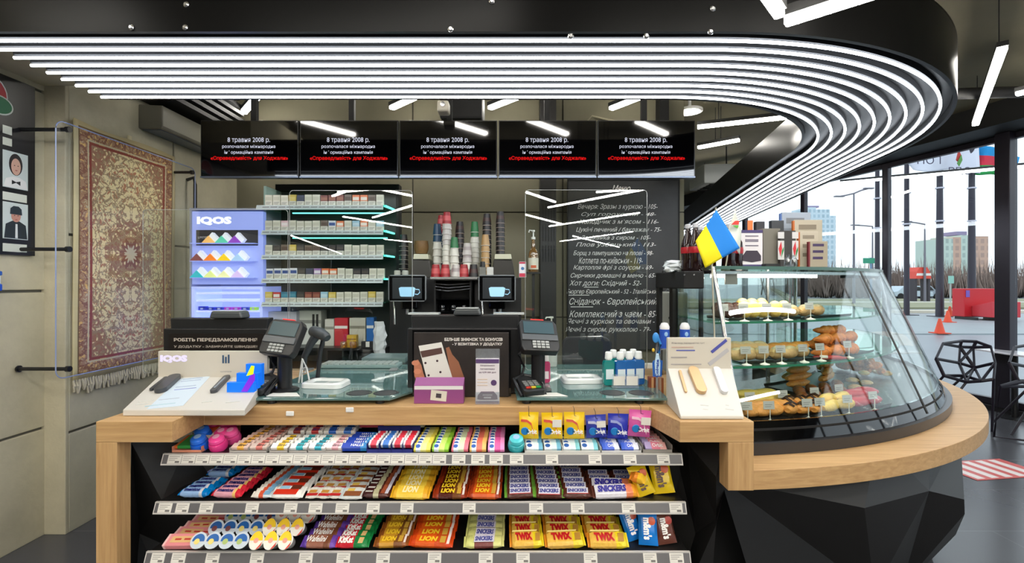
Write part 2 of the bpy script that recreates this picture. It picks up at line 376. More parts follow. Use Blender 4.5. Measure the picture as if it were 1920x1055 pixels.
# ------------------------------------------------------------------ service counter with curved platform
ct = thing('service_counter', 'light oak service counter with black faceted front and a lower curved platform', 'counter', (0,0,0))
TOP = 1.05; BOT = 0.975; YF, YM, YB = 1.73, 1.94, 2.80
MB().prism([(-1.5,YF),(-1.225,YF),(-1.245,YM),(0.555,YM),(0.605,YF),(0.872,YF),(0.872,YB),(-1.5,YB)], BOT, TOP).build('worktop', OAK, ct, bevel=0.002)
MB().box(-1.5, -1.425, YF, YF+0.065, 0, BOT-0.0005).build('side_panel', OAKV, ct, bevel=0.002)
PZ = EYE-0.677
MB().box(0.779, 0.872, YF, YF+0.075, PZ-0.072, BOT-0.0005).build('upright', OAKV, ct, bevel=0.002)
C2 = (0.72, 4.13)
def arc(r, a0, a1, n, z=None):
    o = []
    for i in range(n+1):
        a = a0+(a1-a0)*i/n; x, y = C2[0]+r*math.sin(a), C2[1]-r*math.cos(a)
        o.append((x, y) if z is None else (x, y, z))
    return o
A1 = R(100)
poly = arc(2.4, math.asin((0.873-0.72)/2.4), A1, 60)+arc(1.45, A1, math.asin((0.873-0.72)/1.45), 40)
MB().prism(poly, PZ-0.072, PZ).build('curved_platform', OAK, ct, bevel=0.002)
# black faceted cladding
FC1 = mt('faceted_black_laminate', (30,29,29), 0.5)
def hit(px, py, r):
    u = (px-CX)/F; a = u*u+1; b = -2*(u*C2[0]+C2[1]); c = C2[0]**2+C2[1]**2-r*r
    d = b*b-4*a*c; Y = (-b-math.sqrt(max(d, 0)))/(2*a)
    return (u*Y, Y, EYE+(HY-py)*Y/F)
V = {'A':hit(1359,917,2.33),'C':hit(1650,906,2.33),'D':hit(1702,897,2.33),'F':hit(1763,882,2.34),'G':hit(1800,850,2.30),
     'B':hit(1621,952,2.36),'E':hit(1742,920,2.36),'H':hit(1808,936,2.40),'I':hit(1809,963,2.37),'J':hit(1792,1002,2.2),'K':hit(1708,1060,2.24),
     'L':hit(1642,1075,2.2),'M':hit(1672,1070,2.24),
     'n0':hit(1415,1110,2.22),'n1':hit(1640,1110,2.10),'n2':hit(1690,1100,2.05),'n3':hit(1745,1050,2.1)}
UZ = PZ-0.0722
for k_ in 'ACDFG':
    v_ = V[k_]; sc_ = 2.30/math.hypot(v_[0]-C2[0], v_[1]-C2[1]); V[k_] = (C2[0]+(v_[0]-C2[0])*sc_, C2[1]+(v_[1]-C2[1])*sc_, UZ)
MB().prism(arc(1.80, R(-8), A1, 40)+arc(1.5, A1, R(-8), 30), 0, UZ).build('inner_core', BLKM, ct)
MB().box(0.66, 1.02, 2.06, 2.235, 0, UZ).build('inner_core', BLKM, ct)
def low(p, k=0.93): return (C2[0]+(p[0]-C2[0])*k, C2[1]+(p[1]-C2[1])*k, 0.02)
V['q0'] = low(hit(1400,1100,2.2)); V['q1'] = low(V['n1']); V['q2'] = low(V['n2']); V['q3'] = low(V['n3'])
pb = arc(2.2, R(70), R(70), 1, 0.02)[0]; V['q4'] = pb
V['g2'] = arc(2.33, R(75), R(75), 1, PZ-0.075)[0]; V['h2'] = arc(2.38, R(68), R(68), 1, 0.55)[0]
names = list(V); idx = {k: i for i, k in enumerate(names)}
tr = ['A C B','A B n1','A n1 n0','C D B','D E B','D F E','F G E','G H E','B E n1','E n2 n1','E I n2','E H I','I J n2','J n3 n2','n0 n1 q1','n0 q1 q0','n1 n2 q2','n1 q2 q1','n2 n3 q3','n2 q3 q2','G g2 H','H g2 h2','H h2 I','I h2 J','J h2 n3','n3 h2 q4','n3 q4 q3']
MB().add([V[k] for k in names], [tuple(idx[k] for k in t_.split()) for t_ in tr]).build('faceted_cladding', FC1, ct)
# flat part of the cladding under the worktop, left and right of the snack shelves
Lv = [W(246,829,1.86),W(352,829,1.98),W(303,937,1.90),(-1.40,2.05,0.02),(-1.05,2.3,0.02),W(262,1000,1.98),W(345,800,2.05),(-1.492,1.86,0.02)]
MB().add(Lv, [(0,2,5),(0,1,2),(1,4,2),(2,4,5),(0,5,7),(5,3,7),(5,4,3)]).build('faceted_cladding', FC1, ct)
Rv = [W(1288,829,1.98),W(1352,829,1.84),W(1343,894,1.80),W(1343,973,1.86),W(1304,999,1.98),W(1343,983,1.80),(0.8,1.98,0.02),(0.62,2.0,0.02),W(1359,917,1.84),W(1262,829,2.1)]
MB().add(Rv, [(0,1,2),(0,2,3),(0,3,4),(3,5,4),(4,5,7),(5,6,7),(2,8,3),(8,5,3),(9,0,4),(9,4,7),(1,8,2)]).build('faceted_cladding', FC1, ct)
MB().box(-1.3, 0.85, 2.24, 2.28, 0, BOT-0.002).build('back_panel', BLKM, ct)
for x in (XX(544,1.938), XX(656,1.938)):
    MB().box(x-0.016, x+0.016, 1.933, 1.9395, ZZ(779 if x < -.8 else 772,1.94), ZZ(770 if x < -.8 else 763,1.94)).build('switch_button', WHT, ct, bevel=0.003)
# glass counter tops
TEAL = glass('teal_counter_glass', (120,165,160), 0.03, 0.10, 0.5, 0.62, (112,150,148))
def gtop(poly, label, feet, rings):
    t = thing('glass_counter_top', label, 'glass top', (0,0,TOP), 0)
    MB().prism(poly, 0.018, 0.028).build('glass_sheet', TEAL, t, bevel=0.001)
    for x, y in feet: MB().cyl((x,y,0), 0.018, 0.018, n=14).build('spacer', BLK, t)
    for x, y in rings:
        MB().lathe([(0.046,0.0285),(0.05,0.030),(0.054,0.0285)], 28, caps=False, c=(x,y,0)).lathe([(0.0,0.0283),(0.044,0.0284)], 28, caps=False, c=(x,y,0)).build('round_inlay', DGR, t, smooth=True)
gtop([(-1.10,1.965),(-0.50,1.965),(-0.435,2.10),(-0.435,2.78),(-1.05,2.78)], 'teal glass counter top on the left, under coin tray and scanner', [(-1.0,2.0),(-0.55,2.0),(-0.8,2.7)], [(-0.655,2.06),(-0.54,2.06)])
gtop([(0.02,1.965),(0.64,1.965),(0.66,2.3),(0.60,2.78),(-0.02,2.78)], 'teal glass counter top on the right, under the mouthwash bottles', [(0.06,2.0),(0.53,2.0),(0.3,2.7)], [(0.43,2.06),(0.555,2.06)])
# ------------------------------------------------------------------ snack shelving
SH = {1: (1.85, 0.892), 2: (1.81, 0.724), 3: (1.765, 0.562), 4: (1.72, 0.39)}
RAILG = mt('rail_grey_strip', (98,96,98), 0.3); RAILW = mt('rail_white', (214,210,205), 0.35); LBL = mt('price_label_white', (226,222,214), 0.6); LBP = mt('label_print', (120,116,112), 0.8)
sh = thing('snack_shelving', 'black shop shelving with white price rails filled with sweets below the counter', 'shelf', (0,0,0))
MB().box(-1.29, 0.60, 2.16, 2.19, 0.05, 0.965).build('back_panel', BLKM, sh)
MB().box(-1.29, 0.60, 1.80, 2.16, 0.0, 0.12).build('plinth', BLKM, sh, bevel=0.003)
for sx in (-1.335, 0.645): MB().prism([(2.16,0.05),(2.19,0.05),(2.19,0.96),(2.16,0.96)], sx-0.012, sx+0.012, 'x').build('upright_post', BLKM, sh)
labels_px = {1: [(x, x+25) for x in range(318,820,26)]+[(848,873),(884,909),(918,943),(956,981),(1023,1046),(1103,1127),(1168,1192),(1231,1254)],
             2: [(300,325),(333,357),(377,402),(463,487),(535,559),(581,606),(631,656),(689,713),(752,776),(868,892),(992,1018),(1070,1095),(1165,1190),(1254,1278)],
             3: [(287,312),(325,351),(389,414),(472,497),(563,588),(633,658),(707,732),(803,828),(898,924),(968,993),(1094,1119),(1205,1230),(1254,1280)], 4: [(300+70*i, 325+70*i) for i in range(14)]}
for k, (y0, z) in SH.items():
    xa, xb = (-1.345, 0.655)
    MB().box(xa+0.005, xb-0.005, y0+0.004, 2.158, z-0.018, z-0.002).build('shelf_board', mt('shelf_board_black', (24,23,23), 0.4), sh, bevel=0.002)
    ra = MB().prism([(y0+0.008,z),(y0+0.008,z-0.040),(y0-0.014,z-0.040),(y0-0.014,z-0.037),(y0+0.0,z-0.002),(y0-0.002,z)], xa, xb, 'x').build('price_rail', RAILW, sh)
    a = math.atan2(0.014, 0.035)
    st = MB().box(xa+0.004, xb-0.004, -0.0005, 0.001, -0.0165, 0.0165).build('rail_strip', RAILG, ra); st.location = (0, y0-0.0075, z-0.019); st.rotation_euler = (-a, 0, 0)
    for a0, b0 in labels_px[k]:
        lx, rx = XX(a0, y0), XX(b0, y0)
        lb = MB().box(lx, rx, -0.0025, -0.001, -0.016, 0.016)
        for q in range(3): lb.box(lx+0.005, rx-0.007-0.008*q, -0.0031, -0.0026, 0.009-0.0065*q, 0.0105-0.0065*q, 1)
        lb.box(rx-0.022, rx-0.006, -0.0031, -0.0026, -0.013, -0.006, 1)
        l = lb.build('price_label', [LBL, LBP], sh); l.location = (0, y0-0.0075, z-0.019); l.rotation_euler = (-a, 0, 0)
def SX(k, px): return (px-CX)*SH[k][0]/F
# --- product builders
WRAPS = {}
def wrap(L, Wd, H, zones, crimp=0.006, n=10, gloss=0.25):
    """flow-pack wrapper; zones = [(fraction, colour)] along its length"""
    mb = MB(); st = [(-L/2, 0.95, 0.08), (-L/2+crimp, 0.93, 0.10), (-L/2+crimp*1.7, 0.94, 0.62)]
    for i in range(1, n): st.append((-L/2+crimp*2+(L-crimp*4)*i/n, 1.0, 1.0 if i % 2 else 0.90))
    st += [(L/2-crimp*1.7, 0.94, 0.62), (L/2-crimp, 0.93, 0.10), (L/2, 0.95, 0.08)]
    mats = []; edges = []; acc = 0
    for f, c in zones:
        acc += f; edges.append(acc); mats.append(hexm(c, gloss+0.01, bump=0.5, bs=45))
    rings = []; m = []
    for x, wv, hv in st:
        w2, h2 = Wd/2*wv, H/2*hv
        rings.append([(x, -w2, -h2*0.3), (x, -w2*0.8, -h2*0.95), (x, 0, -h2), (x, w2*0.8, -h2*0.95), (x, w2, -h2*0.3), (x, w2, h2*0.35), (x, w2*0.72, h2*0.95), (x, 0, h2*1.05), (x, -w2*0.72, h2*0.95), (x, -w2, h2*0.35)])
    for i in range(len(st)-1):
        f = ((st[i][0]+st[i+1][0])/2+L/2)/L
        m.append(next((j for j, e in enumerate(edges) if f <= e+1e-6), len(edges)-1))
    mb.loft(rings, m); return mb, mats
def bar(name, L, Wd, H, zones, txt=None, tcol=(255,255,255), tw=0.6, th=0.5, tx=0.0, patch=None, shear=0.2, bold=0.02, gloss=0.25, n=10):
    mb, mats = wrap(L, Wd, H, zones, gloss=gloss, n=n)
    o = mb.build(name, mats, smooth=True)
    if patch:
        for (px0, px1, py0, py1, pc) in patch:
            MB().prism([(px0*L, py0*Wd),(px1*L, py0*Wd),(px1*L+0.003, py1*Wd),(px0*L+0.003, py1*Wd)], H*0.53, H*0.56).build('printed_patch', hexm(pc, 0.3), o)
    if txt: text(txt, L*tw, Wd*th, hexm(tcol, 0.4), o, (tx*L, 0, H*0.575), (0,0,0), shear=shear, bold=bold)
    return Proto(o)
def field(k, x0, x1, n, pr, desc, cat, group, tilt=22, pitch=0.046, y0=0.03, z0=0.0, rise=0.0, jit=0.002, start=0, rz=0.0, zlift=0.012):
    xm = (SX(k, x0)+SX(k, x1))/2; Y, Z = SH[k]
    for i in range(n):
        lab = '%s, %s' % (desc, 'frontmost' if i+start == 0 else ORD[i+start]+' from the front')
        pr.put((xm+random.uniform(-jit, jit), Y+y0+pitch*i, Z+zlift+z0+rise*i), (R(tilt+random.uniform(-5, 5)), R(random.uniform(-1.5, 1.5)), rz+random.uniform(-0.05, 0.05)), lab, cat, group)
def tray(k, x0, x1, y0, dep, h, col, label, name='display_tray', z=0.0, group=None):
    Y, Z = SH[k]; a, b = SX(k, x0), SX(k, x1); t = 0.0015
    mb = MB().box(a, b, Y+y0, Y+y0+dep, Z+z, Z+z+t).box(a, a+t, Y+y0, Y+y0+dep, Z+z+t, Z+z+h).box(b-t, b, Y+y0, Y+y0+dep, Z+z+t, Z+z+h).box(a, b, Y+y0+dep-t, Y+y0+dep, Z+z+t, Z+z+h*1.7).box(a, b, Y+y0, Y+y0+t, Z+z+t, Z+z+h*0.4)
    return tag(mb.build(name, hexm(col, 0.6)), label, 'display tray', group)
def gum(name, L, Wd, H, zones, dots=None, txt=None, tcol=(20,40,120), gloss=0.3):
    """small slab pack of gum with colour blocks along its length"""
    mb = MB(); x = -L/2; mats = []
    for i, (f, c) in enumerate(zones):
        x2 = x+L*f; mats.append(hexm(c, gloss))
        mb.loft([[(q, -Wd/2, -H/2+0.001), (q, -Wd/2+0.001, -H/2), (q, Wd/2-0.001, -H/2), (q, Wd/2, -H/2+0.001), (q, Wd/2, H/2-0.002), (q, Wd/2-0.002, H/2), (q, -Wd/2+0.002, H/2), (q, -Wd/2, H/2-0.002)] for q in (x, x2)], i); x = x2
    o = mb.build(name, mats)
    if dots: MB().lathe([(dots[1],0),(dots[1],0.0006)], 16, c=(dots[0]*L,0,H/2+0.0003)).build('round_emblem', hexm(dots[2], 0.3), o)
    if txt: text(txt, L*0.5, Wd*0.5, hexm(tcol, 0.4), o, (L*0.1,0,H/2+0.0008), (0,0,0), bold=0.02)
    return Proto(o)
# ---- top shelf
def pot(c, label):
    o = MB().lathe([(0.020,0),(0.031,0.006),(0.034,0.022),(0.031,0.036),(0.024,0.040)], 22).build('gum_pot', hexm(c, 0.15), smooth=True)
    MB().lathe([(0.025,0.0405),(0.029,0.044),(0.027,0.055),(0.017,0.061),(0.002,0.062)], 22).build('lid', hexm([min(255, v+18) for v in c], 0.12), o, smooth=True)
    MB().lathe([(0.013,0.0625),(0.002,0.0640)], 16).build('lid_emblem', hexm((245,170,205) if c[0] > 150 else (150,190,235), 0.3), o, smooth=True)
    return tag(o, label, 'gum pot', 'round pots of chewing gum')
Y1, Z1 = SH[1]
def onsh(k, px, py, Y, dz=0.0): return ((px-CX)*Y/F, Y, SH[k][1]+dz)
for px, Y, dz, c, l in [(378,1.905,0,(30,105,225),'bright blue gum pot, front left of the pink ones'),(384,1.985,0.01,(30,105,225),'bright blue gum pot behind the other blue one'),
                    (412,1.905,0,(230,60,140),'pink gum pot, front one beside the blue pot'),(421,1.985,0,(228,55,135),'pink gum pot, second row of the pink ones'),
                    (405,2.065,0.02,(215,50,125),'pink gum pot at back left under the counter edge'),(430,2.065,0.02,(215,50,125),'pink gum pot at back right under the counter edge'),(438,1.99,0.0,(228,80,150),'pink gum pot at right end, lying behind the front one'),
                    (968,1.90,0,(60,180,190),'teal gum pot with pink lid alone beside the hanging bags')]:
    p = pot(c, l); p.location = (XX(px, Y), Y, Z1+dz); p.rotation_euler = (R(24), 0, 0)
kf = gum('gum_card', 0.105, 0.085, 0.012, [(0.12,(235,235,230)),(0.6,(238,110,40)),(0.28,(240,235,225))]); kg = gum('gum_card', 0.11, 0.085, 0.012, [(0.1,(235,120,60)),(0.55,(60,165,80)),(0.35,(235,225,210))])
tray(1, 318, 374, 0.012, 0.27, 0.022, (225,150,120), 'low cardboard tray of flat gum cards at the left end', z=0.001)
kg.put((SX(1,346), Y1+0.065, Z1+0.025), (R(12),0,0), 'green and white gum card in the leftmost tray, frontmost', 'gum pack', 'flat gum cards')
kf.put((SX(1,346), Y1+0.155, Z1+0.035), (R(14),0,0), 'orange gum card in the leftmost tray, behind the green one', 'gum pack', 'flat gum cards')
kf.put((SX(1,346), Y1+0.235, Z1+0.04), (R(14),0,0), 'orange gum card in the leftmost tray, rearmost', 'gum pack', 'flat gum cards')
cols = [(428,462,8,(250,190,90),(235,205,195),'peach and white gum stick in column right of the pots'),(463,497,8,(225,130,120),(222,200,190),'rose and white gum stick in the second stick column'),
        (503,536,4,(240,200,50),(245,240,235),'yellow gum stick in the yellow front block'),(540,573,4,(50,185,200),(240,245,245),'teal gum stick in the left teal block'),
        (576,607,4,(45,175,200),(240,245,245),'teal gum stick in the right teal block'),(609,638,4,(240,180,190),(250,240,235),'pale pink gum stick beside the chocolate box stacks')]
for a, b, n, c1, c2, d in cols:
    tray(1, a-1, b+1, 0.010, 0.045*n*0.75+0.02, 0.018, (170,165,160), 'grey display tray holding '+d.split(' in ')[0].split(' beside')[0]+'s, at '+('%s column' % ORD[cols.index((a,b,n,c1,c2,d))]), z=0.001)
    field(1, a, b, n, gum('gum_stick', 0.066, 0.028, 0.013, [(0.35,c2),(0.4,c1),(0.25,c2)], txt='dirol', tcol=(70,60,60)), d, 'gum pack', 'gum sticks on the top shelf', tilt=24, pitch=0.033, y0=0.03, z0=0.004, zlift=0.014)
cols2 = [(503,540,(150,60,50),'brown red gum stick behind the yellow ones'),(541,575,(200,60,60),'red gum stick behind the left teal ones'),(577,608,(50,110,210),'blue gum stick behind the right teal ones'),(609,640,(70,130,215),'blue gum stick behind the pale pink ones')]
for a, b, c, d in cols2:
    field(1, a, b, 4, gum('gum_stick', 0.068, 0.028, 0.013, [(0.3,(240,236,230)),(0.45,c),(0.25,(235,230,225))], txt='dirol'), d, 'gum pack', 'gum sticks on the top shelf', tilt=26, pitch=0.036, y0=0.172, z0=0.025)
field(1, 637, 686, 5, gum('mint_stick', 0.098, 0.03, 0.018, [(0.75,(35,70,180)),(0.25,(45,140,210))], txt='HALLS', tcol=(255,255,255)), 'dark blue mint stick right of the pale pink gum', 'mint stick', 'mint sticks in dark blue boxes', tilt=24, pitch=0.034, z0=0.004)
for j, (a, b, c, nm) in enumerate([(688,708,(225,60,80),'red'),(711,731,(60,120,205),'light blue'),(734,752,(225,60,80),'red'),(755,771,(225,50,70),'red')]):
    d = '%s mint stick in the %s dark blue box of four' % (nm, ORD[j])
    tray(1, a-2, b+2, 0.008, 0.16, 0.034, (30,40,120), 'dark blue mint display box, %s of four from left' % ORD[j], 'display_box')
    field(1, a, b, 5, gum('mint_stick', 0.038, 0.026, 0.018, [(0.2,(235,235,240)),(0.6,c),(0.2,(230,235,240))]), d, 'mint stick', 'mint sticks in dark blue boxes', tilt=26, pitch=0.029, z0=0.016)
for j, (a, b, c1, c2, ct_, nm) in enumerate([(652,694,(225,60,75),(240,120,120),(190,60,70),'red'),(700,742,(215,90,60),(250,235,220),(240,195,60),'orange'),(747,776,(200,150,220),(240,245,240),(165,175,150),'lilac and green')]):
    t = tray(1, a-4, b+4, 0.17, 0.15, 0.03, ct_, nm+' raised display tray under the counter edge', z=0.05)
    field(1, a-3, b+3, 4, gum('candy_stick', 0.075 if j < 2 else 0.055, 0.03, 0.015, [(0.55,c1),(0.45,c2)]), nm+' candy stick in the raised rear tray', 'candy stick', 'candy sticks in the raised rear trays', tilt=28, pitch=0.032, y0=0.195, z0=0.06)
fr = [(775,806,(240,225,90),(245,240,150),'yellow lemon gum pack in the fruit gum block'),(808,842,(150,210,60),(205,235,120),'lime green gum pack in the fruit gum block'),(845,878,(235,120,140),(220,235,200),'pink and green gum pack in the fruit gum block'),
      (880,911,(240,190,110),(235,120,100),'cream and red gum pack in the fruit gum block'),(913,946,(240,150,205),(225,90,160),'bright pink gum pack in the fruit gum block')]
for a, b, c1, c2, d in fr:
    field(1, a, b, 7, gum('gum_pack', 0.064, 0.036, 0.014, [(0.12,c1),(0.28,(235,245,250)),(0.35,c2),(0.25,c1)], dots=(-0.27,0.009,(30,90,180))), d, 'gum pack', 'fruit gum packs on the top shelf', tilt=26, pitch=0.035, z0=0.002)
wb = [(986,1019,'white gum pack in the first white column'),(1021,1053,'white gum pack in the second white column'),(1057,1089,'white and teal gum pack in the third white column'),(1091,1125,'white and teal gum pack in the fourth white column')]
for j, (a, b, d) in enumerate(wb):
    if j % 2 == 0: tray(1, a-2, wb[j+1][1]+2, 0.008, 0.17, 0.02, (205,205,200), 'pale tray of white gum packs, %s one beside the teal pot' % ('nearest' if j == 0 else 'second'), z=0.001)
    field(1, a, b, 4, gum('gum_pack', 0.064, 0.036, 0.014, [(0.45,(235,242,245)),(0.3,(215,235,240)),(0.25,(110,180,210) if j < 2 else (130,205,215))], dots=(-0.3,0.010,(30,90,170))), d, 'gum pack', 'white gum packs on the top shelf', tilt=26, pitch=0.037, z0=0.004)
tray(1, 1128, 1204, 0.008, 0.17, 0.02, (200,200,200), 'pale tray holding the two columns of blue gum packs', z=0.001)
for j, (a, b) in enumerate([(1131,1164),(1167,1201)]):
    field(1, a, b, 4, gum('gum_pack', 0.066, 0.036, 0.014, [(0.2,(50,90,200)),(0.5,(80,110,215)),(0.3,(225,230,245))], txt='Orbit', tcol=(255,255,255)), 'blue gum pack in the %s of two blue columns' % ('left','right')[j], 'gum pack', 'blue gum packs on the top shelf', tilt=26, pitch=0.037, z0=0.004)
tray(1, 1206, 1262, 0.008, 0.25, 0.03, (150,145,138), 'grey cardboard tray with pink gum at the right end', z=0.001)
field(1, 1209, 1255, 5, gum('gum_pack', 0.082, 0.036, 0.014, [(0.3,(175,160,205)),(0.4,(225,130,150)),(0.3,(235,175,170))], txt='Orbit', tcol=(255,255,255)), 'mauve and pink gum pack in the rightmost tray', 'gum pack', 'mauve gum packs on the top shelf', tilt=26, pitch=0.037, z0=0.006)
# hanging bags on hooks of the worktop edge
def bag(c, c2, label, px0, px1, py0, py1, tl=0.0, lab=False):
    Y = 1.906; x0, x1, z0, z1 = XX(px0,Y), XX(px1,Y), ZZ(py1,Y), ZZ(py0,Y); w_, h_ = x1-x0, z1-z0
    t = thing('gum_bag', label, 'gum bag', ((x0+x1)/2, Y, (z0+z1)/2), 0, 'gum bags hanging from the counter edge', (0, R(tl), 0))
    rings = []
    for i in range(9):
        v = i/8; th = 0.016*math.sin(math.pi*min(1, v*1.15))**0.7+0.001 if v < 0.86 else 0.001; z = -h_/2+h_*v
        ww = w_/2*(1-0.05*math.sin(math.pi*v))
        rings.append([(-ww,0,z),(-ww*0.6,-th*0.8,z),(0,-th,z),(ww*0.6,-th*0.8,z),(ww,0,z),(ww*0.6,th*0.6,z),(0,th*0.7,z),(-ww*0.6,th*0.6,z)])
    MB().loft(rings).build('pouch', hexm(c, 0.2), t, smooth=True)
    MB().loft([[(x, -0.0175, z+q) for q in (-0.004,0.006)]+[(x, -0.0165, z+q) for q in (0.006,-0.004)] for x, z in ((-w_*0.4,h_*0.22),(-w_*0.1,h_*0.2),(w_*0.12,h_*0.08),(w_*0.2,-h_*0.15),(w_*0.28,-h_*0.34))]).build('printed_swoosh', hexm(c2, 0.3), t)
    MB().lathe([(0.0155,0),(0.013,0.002)], 20).build('globe_emblem', hexm((30,120,190), 0.3), t, rot=(R(90),0,0), loc=(-w_*0.2, -0.0185, -h_*0.16))
    text('Orbit', w_*0.5, h_*0.17, hexm((255,255,255), 0.4), t, (w_*0.14, -0.0205, -h_*0.18), bold=0.03)
    if lab: MB().box(-0.0, w_*0.42, -0.0225, -0.0215, h_*0.0, h_*0.28).build('price_sticker', LBL, t)
    MB().tube([(0,0.034-0.003,h_/2-0.004+0.02),(0,0.0,h_/2-0.008+0.02),(0,-0.012,h_/2-0.012),(0.004,-0.03,h_/2-0.008)], 0.0011, 6).build('hook', BLK, t)
for a in [((240,200,30),(225,90,70),'yellow gum bag hanging leftmost, nearest the leaflet',973,1010,772,822,0,False),((238,196,28),(225,90,70),'yellow gum bag with a white price sticker, second from left',1015,1055,773,822,0,True),
          ((240,200,35),(225,100,80),'yellow gum bag hanging third, next to the blue bags',1057,1096,772,822,0,False),((55,65,165),(200,200,225),'dark blue gum bag with a sticker, left of the two blue',1098,1137,777,820,-3,True),
          ((45,55,170),(160,170,220),'dark blue gum bag, right of the two blue',1139,1178,775,822,2,False),((215,95,165),(245,200,220),'pink gum bag with a sticker, rightmost of the hanging bags',1178,1220,768,818,4,True)]: bag(*a)
# ---- middle shelf
MG = 'chewy candy rolls on the middle shelf'
def roll(c1, c2, c3): return bar('candy_roll', 0.118, 0.032, 0.026, [(0.1,c2),(0.55,c1),(0.2,c3),(0.15,c2)], txt='mentos', tcol=(30,35,110), tw=0.5, th=0.5, tx=-0.06, shear=0.0, bold=0.04, n=8)
mb_ = roll((150,185,230),(0,120,195),(215,215,220)); mr_ = roll((235,170,185),(215,40,60),(245,200,120))
field(2, 329, 384, 4, mb_, 'light blue mint candy roll, left front stack', 'candy roll', MG, pitch=0.034, y0=0.028, z0=0.012)
field(2, 337, 392, 4, mb_, 'light blue mint candy roll, raised rear stack', 'candy roll', MG, pitch=0.034, y0=0.175, z0=0.03)
field(2, 392, 448, 7, mr_, 'pink and red fruit candy roll beside the blue rolls', 'candy roll', MG, pitch=0.036, y0=0.028, z0=0.010)
kc = bar('chocolate_bar', 0.075, 0.03, 0.018, [(0.35,(240,235,225)),(0.25,(215,90,60)),(0.4,(225,235,240))], patch=[(0.1,0.42,-0.35,0.25,(120,170,205))], n=6)
field(2, 467, 504, 9, kc, 'slim white chocolate bar with red and blue print', 'chocolate bar', 'slim white chocolate bars', pitch=0.031, y0=0.022, z0=0.008)
kb = bar('chocolate_bar', 0.125, 0.055, 0.024, [(0.12,(240,238,232)),(0.76,(242,240,236)),(0.12,(240,238,232))], patch=[(-0.4,0.3,-0.4,0.05,(214,52,30)),(0.05,0.36,0.05,0.42,(95,45,30)),(-0.3,0.0,0.1,0.35,(150,195,220))], n=8)
field(2, 506, 562, 5, kb, 'wide white bar with red stripe and brown piece', 'chocolate bar', 'wide white bars with red stripe', pitch=0.062, y0=0.035, z0=0.010)
ks = bar('chocolate_bar', 0.046, 0.052, 0.018, [(0.5,(235,232,224)),(0.5,(226,224,216))], patch=[(-0.45,0.45,-0.42,-0.2,(190,40,40)),(-0.3,0.3,-0.16,0.1,(195,140,60))], n=4)
for j, (a, b) in enumerate([(571,591),(593,613),(615,635)]):
    field(2, a, b, 5, ks, 'small white milk bar with gold print, %s of three columns' % ('left','middle','right')[j], 'chocolate bar', 'small white milk bars', pitch=0.06, y0=0.035, z0=0.008)
kk = bar('chocolate_bar', 0.088, 0.052, 0.022, [(0.3,(215,225,230)),(0.7,(225,228,226))], patch=[(-0.3,0.42,-0.42,0.0,(140,80,45)),(-0.2,0.1,0.02,0.25,(225,190,90))], n=6)
field(2, 634, 676, 6, kk, 'pale bar with a brown cereal picture', 'chocolate bar', 'pale bars with a brown cereal picture', pitch=0.052, y0=0.03, z0=0.008)
kd = bar('chocolate_bar', 0.105, 0.036, 0.022, [(0.42,(70,35,35)),(0.22,(190,185,150)),(0.36,(90,45,38))], patch=[(0.16,0.3,-0.3,0.3,(160,80,50)),(0.32,0.44,-0.35,0.35,(205,200,215)),(-0.4,-0.15,-0.1,0.05,(225,220,215))], n=8)
field(2, 677, 726, 8, kd, 'dark brown bar with a cream band', 'chocolate bar', 'dark brown bars with a cream band', pitch=0.038, y0=0.028, z0=0.008)
ky = bar('chocolate_bar', 0.15, 0.058, 0.028, [(0.15,(236,180,40)),(0.7,(244,206,70)),(0.15,(232,170,40))], txt='LION', tcol=(250,240,190), tw=0.4, th=0.5, n=10, bold=0.04)
field(2, 733, 800, 6, ky, 'yellow wrapped bar', 'chocolate bar', 'yellow wrapped bars on the middle shelf', pitch=0.055, y0=0.035, z0=0.010)
def lion(c1, c2, c3, L=0.13): return bar('chocolate_bar', L, 0.046, 0.026, [(0.14,c1),(0.46,c2),(0.26,c3),(0.14,c1)], txt='LION', tcol=(245,205,40), tw=0.42, th=0.45, tx=-0.06, patch=[(0.2,0.32,-0.3,0.3,(205,160,60)),(0.36,0.42,-0.4,0.4,(240,225,215))], n=10, bold=0.05)
ln1 = lion((150,50,20),(80,25,15),(120,70,30)); ln2 = lion((170,60,25),(214,90,30),(225,100,30))
field(2, 811, 873, 7, ln1, 'dark brown and orange bar with yellow letters, left column', 'chocolate bar', 'brown and orange lion print bars', pitch=0.045, y0=0.03, z0=0.008)
field(2, 877, 940, 7, ln2, 'orange bar with yellow letters, right of the brown ones', 'chocolate bar', 'brown and orange lion print bars', pitch=0.045, y0=0.03, z0=0.008)
def snk(end, L=0.118, txt='SNICKERS', wl=0.62): 
    return bar('chocolate_bar', L, 0.042, 0.026, [(0.13,end),(0.74,(88,45,35)),(0.13,end)], txt=txt, tcol=(40,50,140), tw=wl, th=0.42, patch=[(-0.34,0.34,-0.34,0.34,(222,220,232)),(-0.34,0.34,-0.42,-0.35,(190,50,50))], n=8, shear=0.15, bold=0.05)
sg = snk((110,165,60)); sb = snk((80,42,32))
field(2, 948, 1001, 7, sg, 'green ended brown bar, white label, left of two green columns', 'chocolate bar', 'brown bars with green ends', pitch=0.044, y0=0.03, z0=0.008)
field(2, 1004, 1055, 7, sg, 'green ended brown bar, white label, right of two green columns', 'chocolate bar', 'brown bars with green ends', pitch=0.044, y0=0.03, z0=0.008)
field(2, 1058, 1108, 6, sb, 'brown bar with white label, next to the green ended bars', 'chocolate bar', 'brown bars with white label', pitch=0.050, y0=0.03, z0=0.008)
field(2, 1112, 1162, 2, sb, 'brown bar behind the two long bars, left pair', 'chocolate bar', 'brown bars with white label', pitch=0.052, y0=0.155, z0=0.008)
